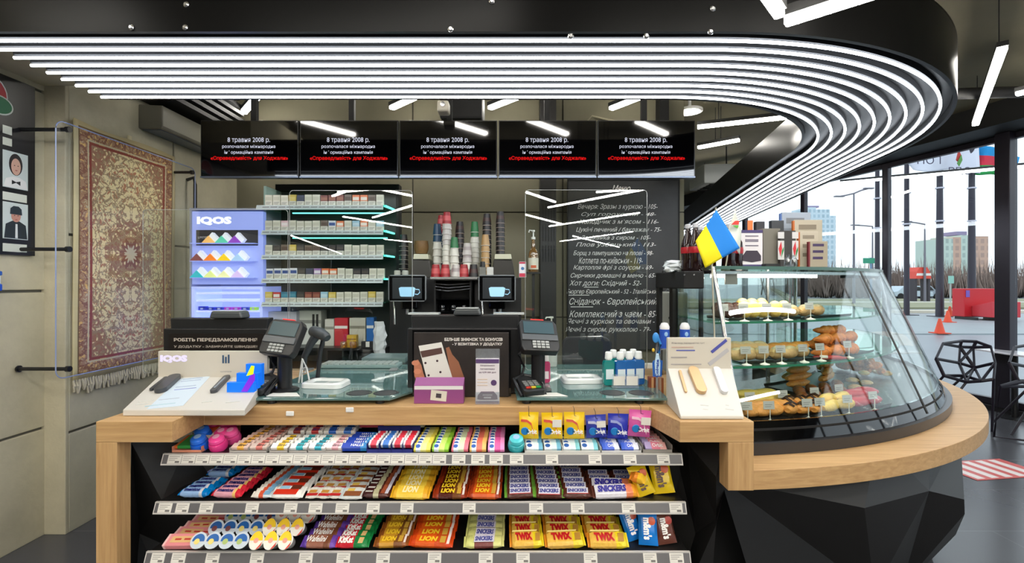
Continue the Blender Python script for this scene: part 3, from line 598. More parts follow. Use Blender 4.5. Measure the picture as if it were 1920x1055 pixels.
field(2, 1164, 1214, 2, sb, 'brown bar behind the two long bars, right pair', 'chocolate bar', 'brown bars with white label', pitch=0.052, y0=0.155, z0=0.008)
sl = bar('long_chocolate_bar', 0.178, 0.055, 0.034, [(0.06,(90,45,35)),(0.68,(232,228,236)),(0.13,(226,130,90)),(0.13,(235,160,40))], txt='SNICKERS', tcol=(45,40,150), tw=0.62, th=0.5, tx=-0.08, n=12, shear=0.15, bold=0.06)
field(2, 1116, 1196, 2, sl, 'long bar with big blue letters on white label', 'chocolate bar', 'long bars with big blue letters', pitch=0.058, y0=0.035, z0=0.014, tilt=30)
def pouch(name, c, w_, h_, txt, tcol, c2, tx=90, tt=0.016):
    """standing candy pouch with sealed ends; origin at base, facing -Y"""
    rings = []
    for i in range(11):
        v = i/10; th = tt*math.sin(math.pi*v)**0.6+0.0012; z = h_*v; ww = w_/2*(1-0.06*math.sin(math.pi*v))
        rings.append([(-ww,0,z),(-ww*0.7,-th*0.8,z),(0,-th,z),(ww*0.7,-th*0.8,z),(ww,0,z),(ww*0.6,th*0.8,z),(0,th,z),(-ww*0.6,th*0.8,z)])
    o = MB().loft(rings).build(name, hexm(c, 0.22), smooth=True)
    MB().lathe([(w_*0.2,0),(w_*0.19,0.004),(w_*0.05,0.006)], 16).build('printed_patch', hexm(c2, 0.3), o, smooth=True, loc=(w_*0.18,-tt*0.9,h_*0.7), rot=(R(90),0,0))
    text(txt, h_*0.62, w_*0.42, hexm(tcol, 0.4), o, (-w_*0.05,-tt-0.004,h_*0.48), (R(90),R(tx),0), bold=0.05)
    return Proto(o)
my = pouch('candy_pouch', (240,205,30), 0.075, 0.115, "m&m's", (80,45,30), (215,90,40))
my.put(onsh(2,1213,0,1.86,0.004), (R(-24),R(-16),R(8)), 'yellow candy pouch leaning left, beside the long bars', 'candy pouch', 'candy pouches')
my.put(onsh(2,1246,0,1.875,0.004), (R(-24),R(-8),R(-6)), 'taller looking yellow candy pouch at the right end of middle shelf', 'candy pouch', 'candy pouches', sc=1.1)
nut = bar('nut_bar', 0.06, 0.04, 0.03, [(0.5,(235,140,40)),(0.5,(240,190,50))], n=6)
nut.put(onsh(2,1196,0,1.85,0.075), (R(30),R(8),R(-25)), 'small orange yellow sachet lying on the long bars', 'candy sachet')
# ---- bottom shelf
kp = gum('wafer_box', 0.142, 0.050, 0.022, [(0.06,(245,200,200)),(0.9,(240,150,155)),(0.04,(225,190,190))])
p0 = kp.r
MB().box(-0.05, 0.03, -0.013, 0.012, 0.0113, 0.0122).build('printed_strip', hexm((235,190,130), 0.5), p0)
for q in range(3): MB().box(-0.035+0.035*q, -0.012+0.035*q, -0.004, 0.003, 0.0124, 0.0130).build('printed_word', hexm((200,60,50), 0.5), p0)
field(3, 299, 372, 6, kp, 'pink wafer box at the left end of the bottom shelf', 'wafer box', 'pink wafer boxes', pitch=0.052, y0=0.035, z0=0.008)
def cup(base, lid, a, b, name='dessert_cup', egg=False):
    o = MB().lathe([(0.017,0),(0.019,0.004),(0.026,0.05),(0.0275,0.052)], 20).build(name, base, smooth=True)
    if egg:
        pr = [(0.020*(1-0.10*math.cos(t))*math.cos(t)*1.0, 0.026*math.sin(t)) for t in [2*math.pi*i/24 for i in range(24)]]
        eg = [(0.0235*math.cos(t)*(1-0.12*math.sin(t)), 0.031*math.sin(t)) for t in [2*math.pi*i/28 for i in range(28)]]
        MB().prism(eg, 0.0525, 0.056).build('lid', hexm((240,236,225), 0.2), o)
        MB().prism([p for p in eg if p[1] > -0.004], 0.0562, 0.0568).build('lid_print', hexm((248,205,20), 0.25), o)
        MB().prism([(0.0235,-0.004),(0.006,-0.03),(0.013,-0.027),(0.021,-0.018)], 0.0562, 0.0568).build('lid_print', hexm((215,50,30), 0.3), o)
        MB().lathe([(0.009,0.0570),(0.001,0.0576)], 14).build('lid_emblem', hexm((235,160,140), 0.3), o)
    else:
        MB().lathe([(0.0285,0.0525),(0.0285,0.0545),(0.001,0.055)], 24).build('lid', hexm(lid, 0.2), o)
        MB().prism([(0.022*math.cos(t), 0.022*math.sin(t)) for t in [math.pi*(-0.05+1.1*i/14) for i in range(15)]], 0.0553, 0.0558).build('lid_print', hexm(a, 0.3), o)
        MB().lathe([(0.010,0.0560),(0.001,0.0566)], 14, c=(-0.004,-0.004,0)).build('lid_emblem', hexm(b, 0.4), o)
    return Proto(o)
dcs = [cup(PET, (205,215,225), (25,95,170), (235,215,120)), cup(PET, (205,215,225), (25,95,170), (170,190,110)), cup(PET, (205,215,225), (30,90,160), (120,60,60))]
Y3, Z3 = SH[3]
for r_ in range(3):
    for c_ in range(4):
        px = 372+c_*27+r_*5 ; Y = Y3+0.035+r_*0.085
        x = SX(3, 374+c_*26.5)
        dcs[(r_*2+c_*3+(c_ > 1)) % 3].put((x+0.012*r_, Y, Z3+0.008+0.004*r_), (R(48),0,0), 'clear dessert cup with blue lid, %s row, %s from left' % (('front','middle','back')[r_], ORD[c_]), 'dessert cup', 'clear dessert cups with blue lids')
ec = cup(hexm((238,235,228), 0.2), 0, 0, 0, 'egg_cup', True)
for r_ in range(4):
    for c_ in range(3):
        ec.put((SX(3, 482+c_*27)+0.012*r_, Y3+0.038+r_*0.073, Z3+0.010+0.012*r_), (R(52),0,0), 'white egg shaped treat with yellow top, %s row, %s' % (ORD[r_], ('left','middle','right')[c_]), 'egg treat', 'egg shaped treats with yellow tops')
wf = bar('wafer_bar', 0.135, 0.052, 0.026, [(0.14,(95,60,160)),(0.5,(150,95,75)),(0.22,(120,70,45)),(0.14,(110,70,170))], txt='Wafelini', tcol=(245,240,235), tw=0.55, th=0.5, tx=-0.08, n=9, shear=0.25)
field(3, 562, 628, 6, wf, 'brown and purple wafer bar with white script', 'wafer bar', 'brown and purple wafer bars', pitch=0.053, y0=0.033, z0=0.008)
kk = bar('chocolate_bar', 0.125, 0.046, 0.024, [(0.5,(200,30,45)),(0.14,(30,120,60)),(0.36,(25,130,65))], txt='KitKat', tcol=(250,245,240), tw=0.42, th=0.6, tx=-0.2, patch=[(0.16,0.3,-0.3,0.2,(215,180,120))], n=9, shear=0.1, bold=0.05)
field(3, 627, 688, 7, kk, 'red and green wafer bar with white letters', 'wafer bar', 'red and green wafer bars', pitch=0.045, y0=0.03, z0=0.008)
lg = lion((150,85,35),(205,150,45),(130,80,40)); lo = lion((214,70,20),(228,95,25),(210,80,30), 0.165)
field(3, 700, 762, 6, lg, 'gold and brown bar with yellow letters', 'chocolate bar', 'gold and brown bars on the bottom shelf', pitch=0.053, y0=0.033, z0=0.008)
field(3, 766, 848, 6, lo, 'bright orange bar with yellow letters', 'chocolate bar', 'bright orange bars on the bottom shelf', pitch=0.053, y0=0.033, z0=0.008)
sw = bar('chocolate_bar', 0.15, 0.052, 0.026, [(0.25,(212,214,130)),(0.5,(120,55,50)),(0.25,(214,212,135))], txt='SNICKERS', tcol=(50,60,150), tw=0.44, th=0.4, patch=[(-0.25,0.25,-0.3,0.3,(215,210,225))], n=9, bold=0.05)
field(3, 870, 944, 6, sw, 'pale green bar with a small white and blue label', 'chocolate bar', 'pale green bars', pitch=0.053, y0=0.033, z0=0.008)
def twx(L): return bar('caramel_bar', L, 0.062, 0.034, [(0.1,(222,140,40)),(0.62,(240,190,80)),(0.28,(240,215,40))], txt='TWIX', tcol=(200,25,35), tw=0.5, th=0.55, tx=-0.08, patch=[(-0.42,0.3,0.36,0.46,(250,225,140)),(0.24,0.38,-0.3,0.25,(190,140,60))], n=11, shear=-0.12, bold=0.07)
field(3, 955, 1019, 5, twx(0.128), 'gold caramel bar with red letters, left of three columns', 'caramel bar', 'gold caramel bars', pitch=0.063, y0=0.036, z0=0.012)
field(3, 1022, 1100, 5, twx(0.152), 'gold caramel bar with red letters, middle of three columns', 'caramel bar', 'gold caramel bars', pitch=0.063, y0=0.036, z0=0.012)
field(3, 1103, 1180, 5, twx(0.152), 'gold caramel bar with red letters, right of three columns', 'caramel bar', 'gold caramel bars', pitch=0.063, y0=0.036, z0=0.012)
pbl = pouch('candy_pouch', (20,125,215), 0.072, 0.12, "m&m's", (250,250,250), (205,90,60)); pbr = pouch('candy_pouch', (105,60,48), 0.075, 0.115, "m&m's", (245,240,235), (190,70,60))
pbl.put(onsh(3,1216,0,1.80,0.004), (R(-22),0,R(-8)), 'bright blue candy pouch in front, next to the brown one', 'candy pouch', 'candy pouches')
pbl.put(onsh(3,1193,0,1.84,0.004), (R(-25),R(-12),R(12)), 'blue candy pouch leaning between gold bars and the front one', 'candy pouch', 'candy pouches')
pbl.put(onsh(3,1190,0,1.92,0.03), (R(-30),R(4),R(0)), 'blue candy pouch at the back behind the other blue ones', 'candy pouch', 'candy pouches')
pbr.put(onsh(3,1252,0,1.81,0.004), (R(-22),R(-4),R(8)), 'dark brown candy pouch at the right end, frontmost', 'candy pouch', 'candy pouches')
pbr.put(onsh(3,1236,0,1.90,0.01), (R(-28),R(-4),R(0)), 'dark brown candy pouch behind the front brown one', 'candy pouch', 'candy pouches')
# ------------------------------------------------------------------ left wall: rug, glass guard, staff board
def rug_mat():
    m = bpy.data.materials.new('persian_rug_pile'); m.use_nodes = True; nt = m.node_tree; b = nt.nodes['Principled BSDF']; b.inputs['Roughness'].default_value = 0.95
    N = nt.nodes.new; Lk = nt.links.new
    def mth(op, a, b_=None, c=None):
        n = N('ShaderNodeMath'); n.operation = op
        for i, v in enumerate((a, b_, c)):
            if v is None: continue
            if isinstance(v, (int, float)): n.inputs[i].default_value = v
            else: Lk(v, n.inputs[i])
        return n.outputs[0]
    tc = N('ShaderNodeTexCoord'); sp = N('ShaderNodeSeparateXYZ'); Lk(tc.outputs['Object'], sp.inputs[0])
    ax = mth('ABSOLUTE', sp.outputs[1]); az = mth('ABSOLUTE', sp.outputs[2])
    d = mth('MINIMUM', mth('SUBTRACT', 0.445, ax), mth('SUBTRACT', 0.815, az))
    cv = N('ShaderNodeCombineXYZ'); Lk(ax, cv.inputs[0]); Lk(az, cv.inputs[1])
    nz = N('ShaderNodeTexNoise'); nz.inputs['Scale'].default_value = 11; nz.inputs['Detail'].default_value = 4; Lk(cv.outputs[0], nz.inputs['Vector'])
    mxv = N('ShaderNodeMix'); mxv.data_type = 'VECTOR'; mxv.inputs[0].default_value = 0.16; Lk(cv.outputs[0], mxv.inputs[4]); Lk(nz.outputs['Color'], mxv.inputs[5])
    def vor(scale, feat, src): 
        v = N('ShaderNodeTexVoronoi'); v.feature = feat; v.inputs['Scale'].default_value = scale; Lk(src, v.inputs['Vector']); return v
    v1 = vor(21, 'DISTANCE_TO_EDGE', mxv.outputs[1]); v2 = vor(30, 'F1', mxv.outputs[1]); v3 = vor(62, 'F1', mxv.outputs[1])
    def step(x, t, s=0.01): return mth('MULTIPLY_ADD', mth('SUBTRACT', x, t), 1.0/s, 0.5)
    def clamp(x): n = N('ShaderNodeClamp'); Lk(x, n.inputs[0]); return n.outputs[0]
    def mix(f, a, c):
        n = N('ShaderNodeMix'); n.data_type = 'RGBA'
        if isinstance(f, (int, float)): n.inputs[0].default_value = f
        else: Lk(clamp(f), n.inputs[0])
        for i, v in ((6, a), (7, c)):
            if isinstance(v, tuple): n.inputs[i].default_value = lin(v)
            else: Lk(v, n.inputs[i])
        return n.outputs[2]
    cream, red, brn, gold, slate = (240,220,164), (190,126,90), (166,136,100), (230,188,116), (186,168,132)
    mot = mth('SUBTRACT', 1.0, step(v2.outputs['Distance'], 0.36, 0.06)); dots = mth('SUBTRACT', 1.0, step(v3.outputs['Distance'], 0.28, 0.08))
    vine = mth('SUBTRACT', 1.0, step(v1.outputs['Distance'], 0.07, 0.04))
    fieldc = mix(mot, cream, red); fieldc = mix(vine, fieldc, brn); fieldc = mix(mth('MULTIPLY', dots, 0.8), fieldc, slate)
    rr = mth('SQRT', mth('ADD', mth('POWER', mth('DIVIDE', ax, 0.20), 2.0), mth('POWER', mth('DIVIDE', az, 0.26), 2.0)))
    wv = mth('MULTIPLY', mth('SINE', mth('MULTIPLY', mth('ARCTAN2', ax, az), 12.0)), 0.12)
    med = mth('SUBTRACT', 1.0, step(mth('ADD', rr, wv), 1.0, 0.03))
    medc = mix(mot, (160,112,84), cream); medc = mix(vine, medc, brn)
    fieldc = mix(med, fieldc, medc)
    med2 = mth('SUBTRACT', 1.0, step(mth('ADD', rr, mth('MULTIPLY', wv, 0.7)), 0.38, 0.03)); fieldc = mix(med2, fieldc, (140,92,70)); 
    med3 = mth('SUBTRACT', 1.0, step(mth('ADD', rr, mth('MULTIPLY', wv, 0.5)), 0.22, 0.02)); fieldc = mix(med3, fieldc, (205,192,158))
    corner = step(mth('ADD', mth('DIVIDE', ax, 0.34), mth('DIVIDE', az, 0.7)), 1.42, 0.02)
    cc_ = mix(mot, (168,118,90), cream); cc_ = mix(vine, cc_, brn); fieldc = mix(corner, fieldc, cc_)
    bord = mix(mot, (178,136,102), gold); bord = mix(dots, bord, (206,190,150)); bord = mix(vine, bord, (146,98,76))
    col = mix(step(d, 0.125, 0.003), bord, fieldc)
    ln = mth('MULTIPLY', step(d, 0.112, 0.003), mth('SUBTRACT', 1.0, step(d, 0.126, 0.003))); col = mix(ln, col, (150,70,55))
    ln = mth('MULTIPLY', step(d, 0.098, 0.003), mth('SUBTRACT', 1.0, step(d, 0.106, 0.003))); col = mix(ln, col, (214,200,160))
    ln = mth('SUBTRACT', 1.0, step(d, 0.034, 0.003)); col = mix(ln, col, (206,192,150))
    ln = mth('MULTIPLY', step(d, 0.030, 0.003), mth('SUBTRACT', 1.0, step(d, 0.037, 0.003))); col = mix(ln, col, (120,96,66))
    Lk(col, b.inputs['Base Color'])
    bp = N('ShaderNodeBump'); bp.inputs['Strength'].default_value = 0.3; bp.inputs['Distance'].default_value = 0.004
    n3 = N('ShaderNodeTexNoise'); n3.inputs['Scale'].default_value = 220; Lk(tc.outputs['Object'], n3.inputs['Vector']); Lk(n3.outputs['Fac'], bp.inputs['Height']); Lk(bp.outputs[0], b.inputs['Normal'])
    return m
rug = thing('hanging_rug', 'beige and red patterned rug with fringe hanging on the concrete wall', 'rug', (LW+0.012, 3.43, 1.755))
mb = MB(); N_ = 24; vs = []; 
for j in range(N_+1):
    for i in range(N_+1):
        y = -0.445+0.89*i/N_; z = -0.815+1.63*j/N_
        vs.append((0.006+0.004*math.sin(y*14+z*3), y, z+0.008*math.sin(y*9)*(j/N_)))
fs = [(j*(N_+1)+i, j*(N_+1)+i+1, (j+1)*(N_+1)+i+1, (j+1)*(N_+1)+i) for j in range(N_) for i in range(N_)]
o = mb.add(vs, fs).build('pile', rug_mat(), rug, smooth=True); md = o.modifiers.new('th', 'SOLIDIFY'); md.thickness = 0.008; md.offset = -1
mb = MB(); random.seed(3)
for i in range(46):
    y = -0.44+0.88*i/45; l = random.uniform(0.065, 0.10); s = random.uniform(-0.012, 0.012)
    mb.tube([(0.008, y, -0.812), (0.012, y+s*0.4, -0.812-l*0.5), (0.009, y+s, -0.812-l)], [0.007, 0.010, 0.008], 6)
mb.build('fringe', mt('fringe_cream', (196,188,168), 0.95), rug, smooth=True)
MB().box(0.0, 0.012, -0.012, 0.012, 0.80, 0.845).build('hanging_tab', hexm((215,205,170), 0.8), rug)
# clear guard with rounded corners on black arms
g = thing('glass_guard', 'tall clear guard sheet with rounded corners on black arms before the rug', 'glass panel', (LW+0.155, 2.73, 0))
def rr_poly(y0, y1, z0, z1, r, n=6):
    P = []
    for cx, cz, a0 in ((y1-r, z0+r, -90), (y1-r, z1-r, 0), (y0+r, z1-r, 90), (y0+r, z0+r, 180)):
        for i in range(n+1):
            a = R(a0+90*i/n); P.append((cx+r*math.cos(a), cz+r*math.sin(a)))
    return P
MB().prism(rr_poly(0.0, 1.20, 1.0, 2.48, 0.05), -0.004, 0.004, 'x').build('clear_sheet', glass('guard_sheet', (252,253,255), 0.02, 0.012, 0.03), g)
MB().tube([(0, y, z) for y, z in rr_poly(0.0, 1.20, 1.0, 2.48, 0.05)], 0.0035, 6, closed=True).build('polished_edge', mt('edge_pale_blue', (150,165,205), 0.15, spec=0.8), g, smooth=True)
for y, z in ((0.06, 2.44), (0.06, 1.745), (0.06, 1.05), (1.14, 2.44), (1.14, 1.05)):
    wx = -0.155-(0.12 if y < 0.2 else 0)
    a = MB().cyl((wx, y, z), 0.011, -wx+0.02, 'x', 14).cyl((0.006, y, z), 0.017, 0.02, 'x', 16).cyl((wx, y, z), 0.02, 0.008, 'x', 16).build('support_arm', BLK, g, smooth=True)
# vertical dark handle bar near the far wall corner
tag(MB().tube([(LW+0.002,4.06,2.42),(LW+0.06,4.06,2.44),(LW+0.07,4.06,2.38),(LW+0.07,4.06,0.75),(LW+0.002,4.06,0.72)], 0.014, 10).build('pull_bar', BLK, smooth=True), 'tall black vertical pull bar on the left wall past the rug', 'handle')
# staff board
sb_ = thing('staff_board', 'black notice board with staff portraits and a round emblem on the left wall', 'notice board', (-2.88, 2.3, 0))
MB().box(0.001, 0.025, -0.6, 0.575, 1.71, 2.72).build('board', mt('board_black', (24,25,28), 0.3), sb_, bevel=0.003)
bx = 0.0255
def disc(x, y, z, ry, rz, n=24): return [(y+ry*math.cos(2*math.pi*i/n), z+rz*math.sin(2*math.pi*i/n)) for i in range(n)]
def flat(name, poly, x, col, par, t=0.0006): return MB().prism(poly, x, x+t, 'x').build(name, hexm(col, 0.5), par)
def photo(y0, y1, z0, z1, kind):
    p = MB().box(bx, bx+0.002, y0, y1, z0, z1).build('portrait_photo', hexm((214,224,222), 0.3), sb_)
    cy, cz = (y0+y1)/2, (z0+z1)/2; w_, h_ = y1-y0, z1-z0; x = bx+0.0022
    if kind == 0:
        flat('printed_hair', disc(0, cy, cz+h_*0.16, w_*0.27, h_*0.30), x, (45,38,40), p)
        flat('printed_shirt', [(cy-w_*0.48,z0+0.004),(cy+w_*0.48,z0+0.004),(cy+w_*0.4,z0+h_*0.24),(cy+w_*0.12,z0+h_*0.32),(cy-w_*0.12,z0+h_*0.32),(cy-w_*0.4,z0+h_*0.24)], x+0.0006, (238,238,236), p)
        flat('printed_face', disc(0, cy, cz+h_*0.10, w_*0.19, h_*0.23), x+0.0012, (222,178,158), p)
        flat('printed_bow_tie', [(cy-w_*0.17,z0+h_*0.10),(cy,z0+h_*0.16),(cy+w_*0.17,z0+h_*0.10),(cy+w_*0.17,z0+h_*0.22),(cy,z0+h_*0.18),(cy-w_*0.17,z0+h_*0.22)], x+0.0018, (30,30,32), p)
    else:
        flat('printed_jacket', [(cy-w_*0.46,z0+0.004),(cy+w_*0.46,z0+0.004),(cy+w_*0.40,z0+h_*0.40),(cy+w_*0.14,z0+h_*0.50),(cy-w_*0.14,z0+h_*0.50),(cy-w_*0.40,z0+h_*0.40)], x+0.0006, (38,48,54), p)
        flat('printed_face', disc(0, cy, cz+h_*0.14, w_*0.19, h_*0.17), x+0.0012, (206,150,132), p)
        flat('printed_cap', [(cy-w_*0.24,cz+h_*0.18),(cy+w_*0.24,cz+h_*0.18),(cy+w_*0.22,cz+h_*0.34),(cy+w_*0.1,cz+h_*0.41),(cy-w_*0.1,cz+h_*0.41),(cy-w_*0.22,cz+h_*0.34)], x+0.0018, (42,54,62), p)
        flat('printed_shirt', [(cy-w_*0.04,z0+0.006),(cy+w_*0.06,z0+0.006),(cy+w_*0.05,z0+h_*0.42),(cy-w_*0.03,z0+h_*0.42)], x+0.0024, (230,235,235), p)
    for s in (-1, 1): flat('printed_eye', disc(0, cy+s*w_*0.07, cz+h_*(0.13 if kind == 0 else 0.15), w_*0.022, h_*0.012, 8), x+0.003, (40,35,35), p)
    flat('printed_mouth', disc(0, cy+w_*0.0, cz+h_*(0.0 if kind == 0 else 0.04), w_*0.05, h_*0.012, 10), x+0.003, (180,90,85), p)
# the wall is seen edge-on: y measured from the board's centre, image px 3..50
def yb(px): return 2.86*F/(CX-px)-2.3
for k, (z0p, z1p, kind) in enumerate([(353,285,0),(448,380,1)]):
    Yc = 2.75; za, zb = ZZ(z0p, Yc), ZZ(z1p, Yc)
    photo(yb(3), yb(50), za, zb, kind)
    photo(yb(3)-0.24, yb(50)-0.24, za, zb, 1-kind)
for zz in ((377,362),(472,457),(276,262),(255,240)):
    for dy in (0, -0.24): MB().box(bx, bx+0.002, yb(3)+dy, yb(48 if zz[0] > 300 else 20)+dy, ZZ(zz[0],2.75), ZZ(zz[1],2.75)).build('name_strip', hexm((222,226,214), 0.5), sb_)
ec_ = yb(-12)
flat('round_emblem', disc(0, ec_-0.03, ZZ(185,2.72), 0.10, 0.105), bx, (200,205,205), sb_); flat('round_emblem', disc(0, ec_-0.03, ZZ(185,2.72), 0.092, 0.097), bx+0.0008, (165,40,50), sb_)
flat('leaf_emblem', disc(0, ec_+0.02, ZZ(202,2.72), 0.078, 0.055), bx+0.0016, (200,210,205), sb_); flat('leaf_emblem', disc(0, ec_+0.02, ZZ(202,2.72), 0.070, 0.047), bx+0.0024, (35,110,75), sb_)
# blue and white dispenser box below the board
t = thing('wall_dispenser', 'small blue and white box on the left wall below the staff board', 'dispenser', (-2.88, 2.62, 1.55))
MB().box(0.001, 0.07, -0.06, 0.03, 0.04, 0.065).build('lid', hexm((45,100,190), 0.3), t, bevel=0.006)
MB().box(0.001, 0.06, -0.055, 0.03, -0.005, 0.0395).build('body', hexm((228,232,238), 0.35), t, bevel=0.004)
MB().box(0.001, 0.07, -0.06, 0.03, -0.045, -0.0055).build('tray', hexm((30,85,200), 0.3), t, bevel=0.006)
for y in (-0.03, 0.005): MB().cyl((0.0605,y,0.02), 0.004, 0.004, 'x', 10).build('knob', hexm((120,110,90), 0.4), t)
# ------------------------------------------------------------------ menu screens
TV = [(375,560),(561,747),(748,933),(934,1119),(1120,1304)]
Yt = 3.55
WT = glow('screen_text_white', (225,228,245), 0.55); RT = glow('screen_text_red', (235,25,25), 0.55)
scrm = mt('screen_black', (3,3,5), 0.05, es=0.0, spec=0.7)
pl = ['leftmost','second from left','middle','second from right','rightmost']
for i, (a, b) in enumerate(TV):
    x0, x1 = XX(a, Yt), XX(b, Yt); zt, zb = ZZ(225, Yt), ZZ(333, Yt); w_, h_ = x1-x0-0.004, zt-zb
    t = thing('menu_screen', 'black wall screen with white and red text, %s of the five' % pl[i], 'screen', ((x0+x1)/2, Yt, (zt+zb)/2), 0, None, (0, 0, 0))
    MB().box(-w_/2, w_/2, 0.003, 0.05, -h_/2, h_/2).build('casing', BLK, t, bevel=0.004)
    MB().box(-w_/2+0.008, w_/2-0.008, 0.0, 0.0028, -h_/2+0.012, h_/2-0.008).build('display', scrm, t)
    MB().box(-w_/2, w_/2, -0.003, 0.0028, -h_/2, -h_/2+0.010).build('bezel_strip', mt('bezel_blue_grey', (90,100,115), 0.25, 0.5), t)
    k = w_/185
    def L(s, cx_, cy_, w__, h__, m, bold=0.0): text(s, w__*k, h__*k, m, t, (cx_*k, -0.0012, cy_*k), bold=bold)
    L('8 травня 2008 р.', -1, 16, 80, 11, WT); L('розпочалася міжнародна', -1, 4, 100, 8, WT); L('інформаційна кампанія', -1, -7, 92, 8, WT); L('«Справедливість для Ходжали»', 0, -18, 146, 9, RT, 0.02)
    MB().box(-0.08, 0.08, 0.05, 0.09, -0.08, 0.08).box(-0.02, 0.02, 0.055, 0.095, 0.05, 3.58-(zt+zb)/2).build('ceiling_mount', BLKM, t)
# dome camera and dark column pieces behind
t = thing('security_camera', 'white security camera hanging below the canopy beside a dark box', 'camera', (XX(832,3.4), 3.4, ZZ(212,3.4)))
MB().box(-0.04, 0.04, -0.05, 0.05, -0.005, 0.075).build('housing', hexm((205,200,185), 0.4), t, bevel=0.012)
MB().cyl((0,-0.0505,0.045), 0.017, 0.008, 'y', 18).build('lens_ring', BLKG, t, loc=(0,-0.008,0))
MB().cyl((0,0,0.0755), 0.012, 3.6-ZZ(212,3.4)-0.077, n=10).build('mounting_rod', BLKM, t)
tag(MB().box(XX(826,3.9), XX(905,3.9), 3.85, 4.2, ZZ(226,3.9), 3.599).build('ceiling_duct_box', BLKM, bevel=0.02), 'black duct box hanging behind the security camera above the screens', 'duct')
t = thing('vent_column', 'black column with vertical vent slots left of the chalk menu', 'column', (0,0,0))
ax0, ax1 = XX(1013,4.62), XX(1043,4.62)
MB().box(ax0, ax1, 4.62, BW-0.001, 0, 3.599).build('column_body', mt('column_black', (30,29,28), 0.5), t, bevel=0.003)
for zz in (2.15, 1.95, 1.75):
    for i in range(5): MB().box(ax0+0.02+0.027*i, ax0+0.03+0.027*i, 4.616, 4.6195, zz, zz+0.16).build('vent_slot', BLKM, t)
tag(MB().box(XX(1235,4.7), XX(1252,4.7), 4.66, BW-0.001, 2.6, 3.599).build('ceiling_post', BLKM), 'thin black post hanging above the fifth screen', 'post')
tag(MB().tube([(XX(1063,4.75),4.75,2.95),(XX(1110,4.75),4.75,3.2),(XX(1270,4.75),4.75,3.02)], 0.008, 6).build('wall_cable', hexm((150,145,120), 0.6)), 'pale cable running along the back wall above the right screens', 'cable')
# ------------------------------------------------------------------ chalkboard
Yc = 4.74
cb = thing('chalkboard', 'large black chalkboard with handwritten white menu on the back wall', 'chalkboard', (0, Yc, 0))
bx0, bx1, bz0, bz1 = XX(1066,Yc), XX(1272,Yc), ZZ(655,Yc), ZZ(338,Yc)
MB().box(bx0, bx1, 0.0, 0.03, bz0, bz1).build('writing_surface', mt('slate_black', (44,45,46), 0.55, var=0.25, vs=3), cb)
MB().box(bx0-0.012, bx0-0.0005, -0.006, 0.03, bz0, bz1).box(bx1+0.0005, bx1+0.012, -0.006, 0.03, bz0, bz1).box(bx0-0.012, bx1+0.012, -0.006, 0.03, bz1+0.0005, bz1+0.02).build('frame', BLKM, cb)
CHK = mt('chalk_white', (235,235,230), 0.95)
rows = [('Меню',1165,353,34,12),('Вечеря: Зразы з куркою - 105-',1158,388,150,12),('Суп гороховий - 48-',1160,402,140,9),('Холодник з м`ясом - 116-',1160,416,150,10),('Цукіні печений / баклажан - 75-',1160,431,160,11),
        ('Запіканка з сиром - 105-',1155,446,130,10),('Плов узбецький - 113-',1155,459,150,10),('Борщ з пампушкою на плові - 98-',1150,475,150,11),('Котлета по-київськи - 119-',1145,488,120,12),
        ('Картопля фрі з соусом - 69-',1150,502,150,11),('Сирники домашні в меню - 65-',1150,517,160,11),('Хот доги: Східний - 52-',1135,531,135,12),('Бюргер Європейський - 52 - Італійський',1150,547,175,11),('Сніданок - Європейський',1150,566,165,16),
        ('Комплексний з чаєм - 85-',1150,588,165,13),('Яєчні з куркою та овочами -',1145,603,165,12),('Яєчні з сиром, рукколою - 79-',1140,618,160,12)]
for s, px, py, wp, hp in rows:
    p = W(px, py, Yc); text(s, wp*Yc/F, hp*Yc/F, CHK, cb, (p.x, -0.0015, p.z), shear=0.35, name='chalk_line')
for px0, px1, py in ((1070,1112,575),(1065,1105,553),(1095,1122,538)):
    a = W(px0, py, Yc); b = W(px1, py, Yc); MB().box(a.x, b.x, -0.002, -0.0005, a.z-0.003, a.z+0.003).build('chalk_underline', CHK, cb)
t = thing('side_chalkboard', 'narrow black chalk board standing beside the large menu board', 'chalkboard', (0,4.55,0))
MB().box(XX(1243,4.55), XX(1262,4.55), 0, 0.03, ZZ(612,4.55), ZZ(508,4.55)).build('writing_surface', mt('slate_dark', (28,28,29), 0.5), t, bevel=0.002)
text('КАВА', 0.22, 0.06, hexm((90,92,95), 0.9), t, (XX(1252,4.55), -0.0012, ZZ(560,4.55)), (R(90), R(90), 0))
MB().tube([(XX(1252,4.55),0.02,ZZ(612,4.55)),(XX(1252,4.55),0.05,0.0)], 0.01, 8).build('stand', BLK, t)
# ------------------------------------------------------------------ back counter
bc = thing('back_counter', 'long black back counter along the staff side below cigarettes and coffee machines', 'counter', (0,0,0))
MB().box(-2.35, 0.22, 3.45, 4.2, 0.86, 0.90).build('worktop', mt('counter_black_top', (26,26,27), 0.3), bc, bevel=0.004)
MB().box(-2.33, 0.20, 3.50, 4.18, 0.08, 0.8595).build('cabinet_body', BLKM, bc)
MB().box(-2.31, 0.18, 3.54, 4.15, 0, 0.0795).build('plinth', BLKM, bc)
for i in range(4):
    d = MB().box(-2.32+0.63*i, -1.70+0.63*i, 3.482, 3.4995, 0.10, 0.84).build('door', mt('cabinet_door_black', (34,34,36), 0.35), bc, bevel=0.003)
    MB().box(-1.78+0.63*i, -1.76+0.63*i, 3.46, 3.481, 0.55, 0.75).build('door_handle', CHR, d, bevel=0.003)
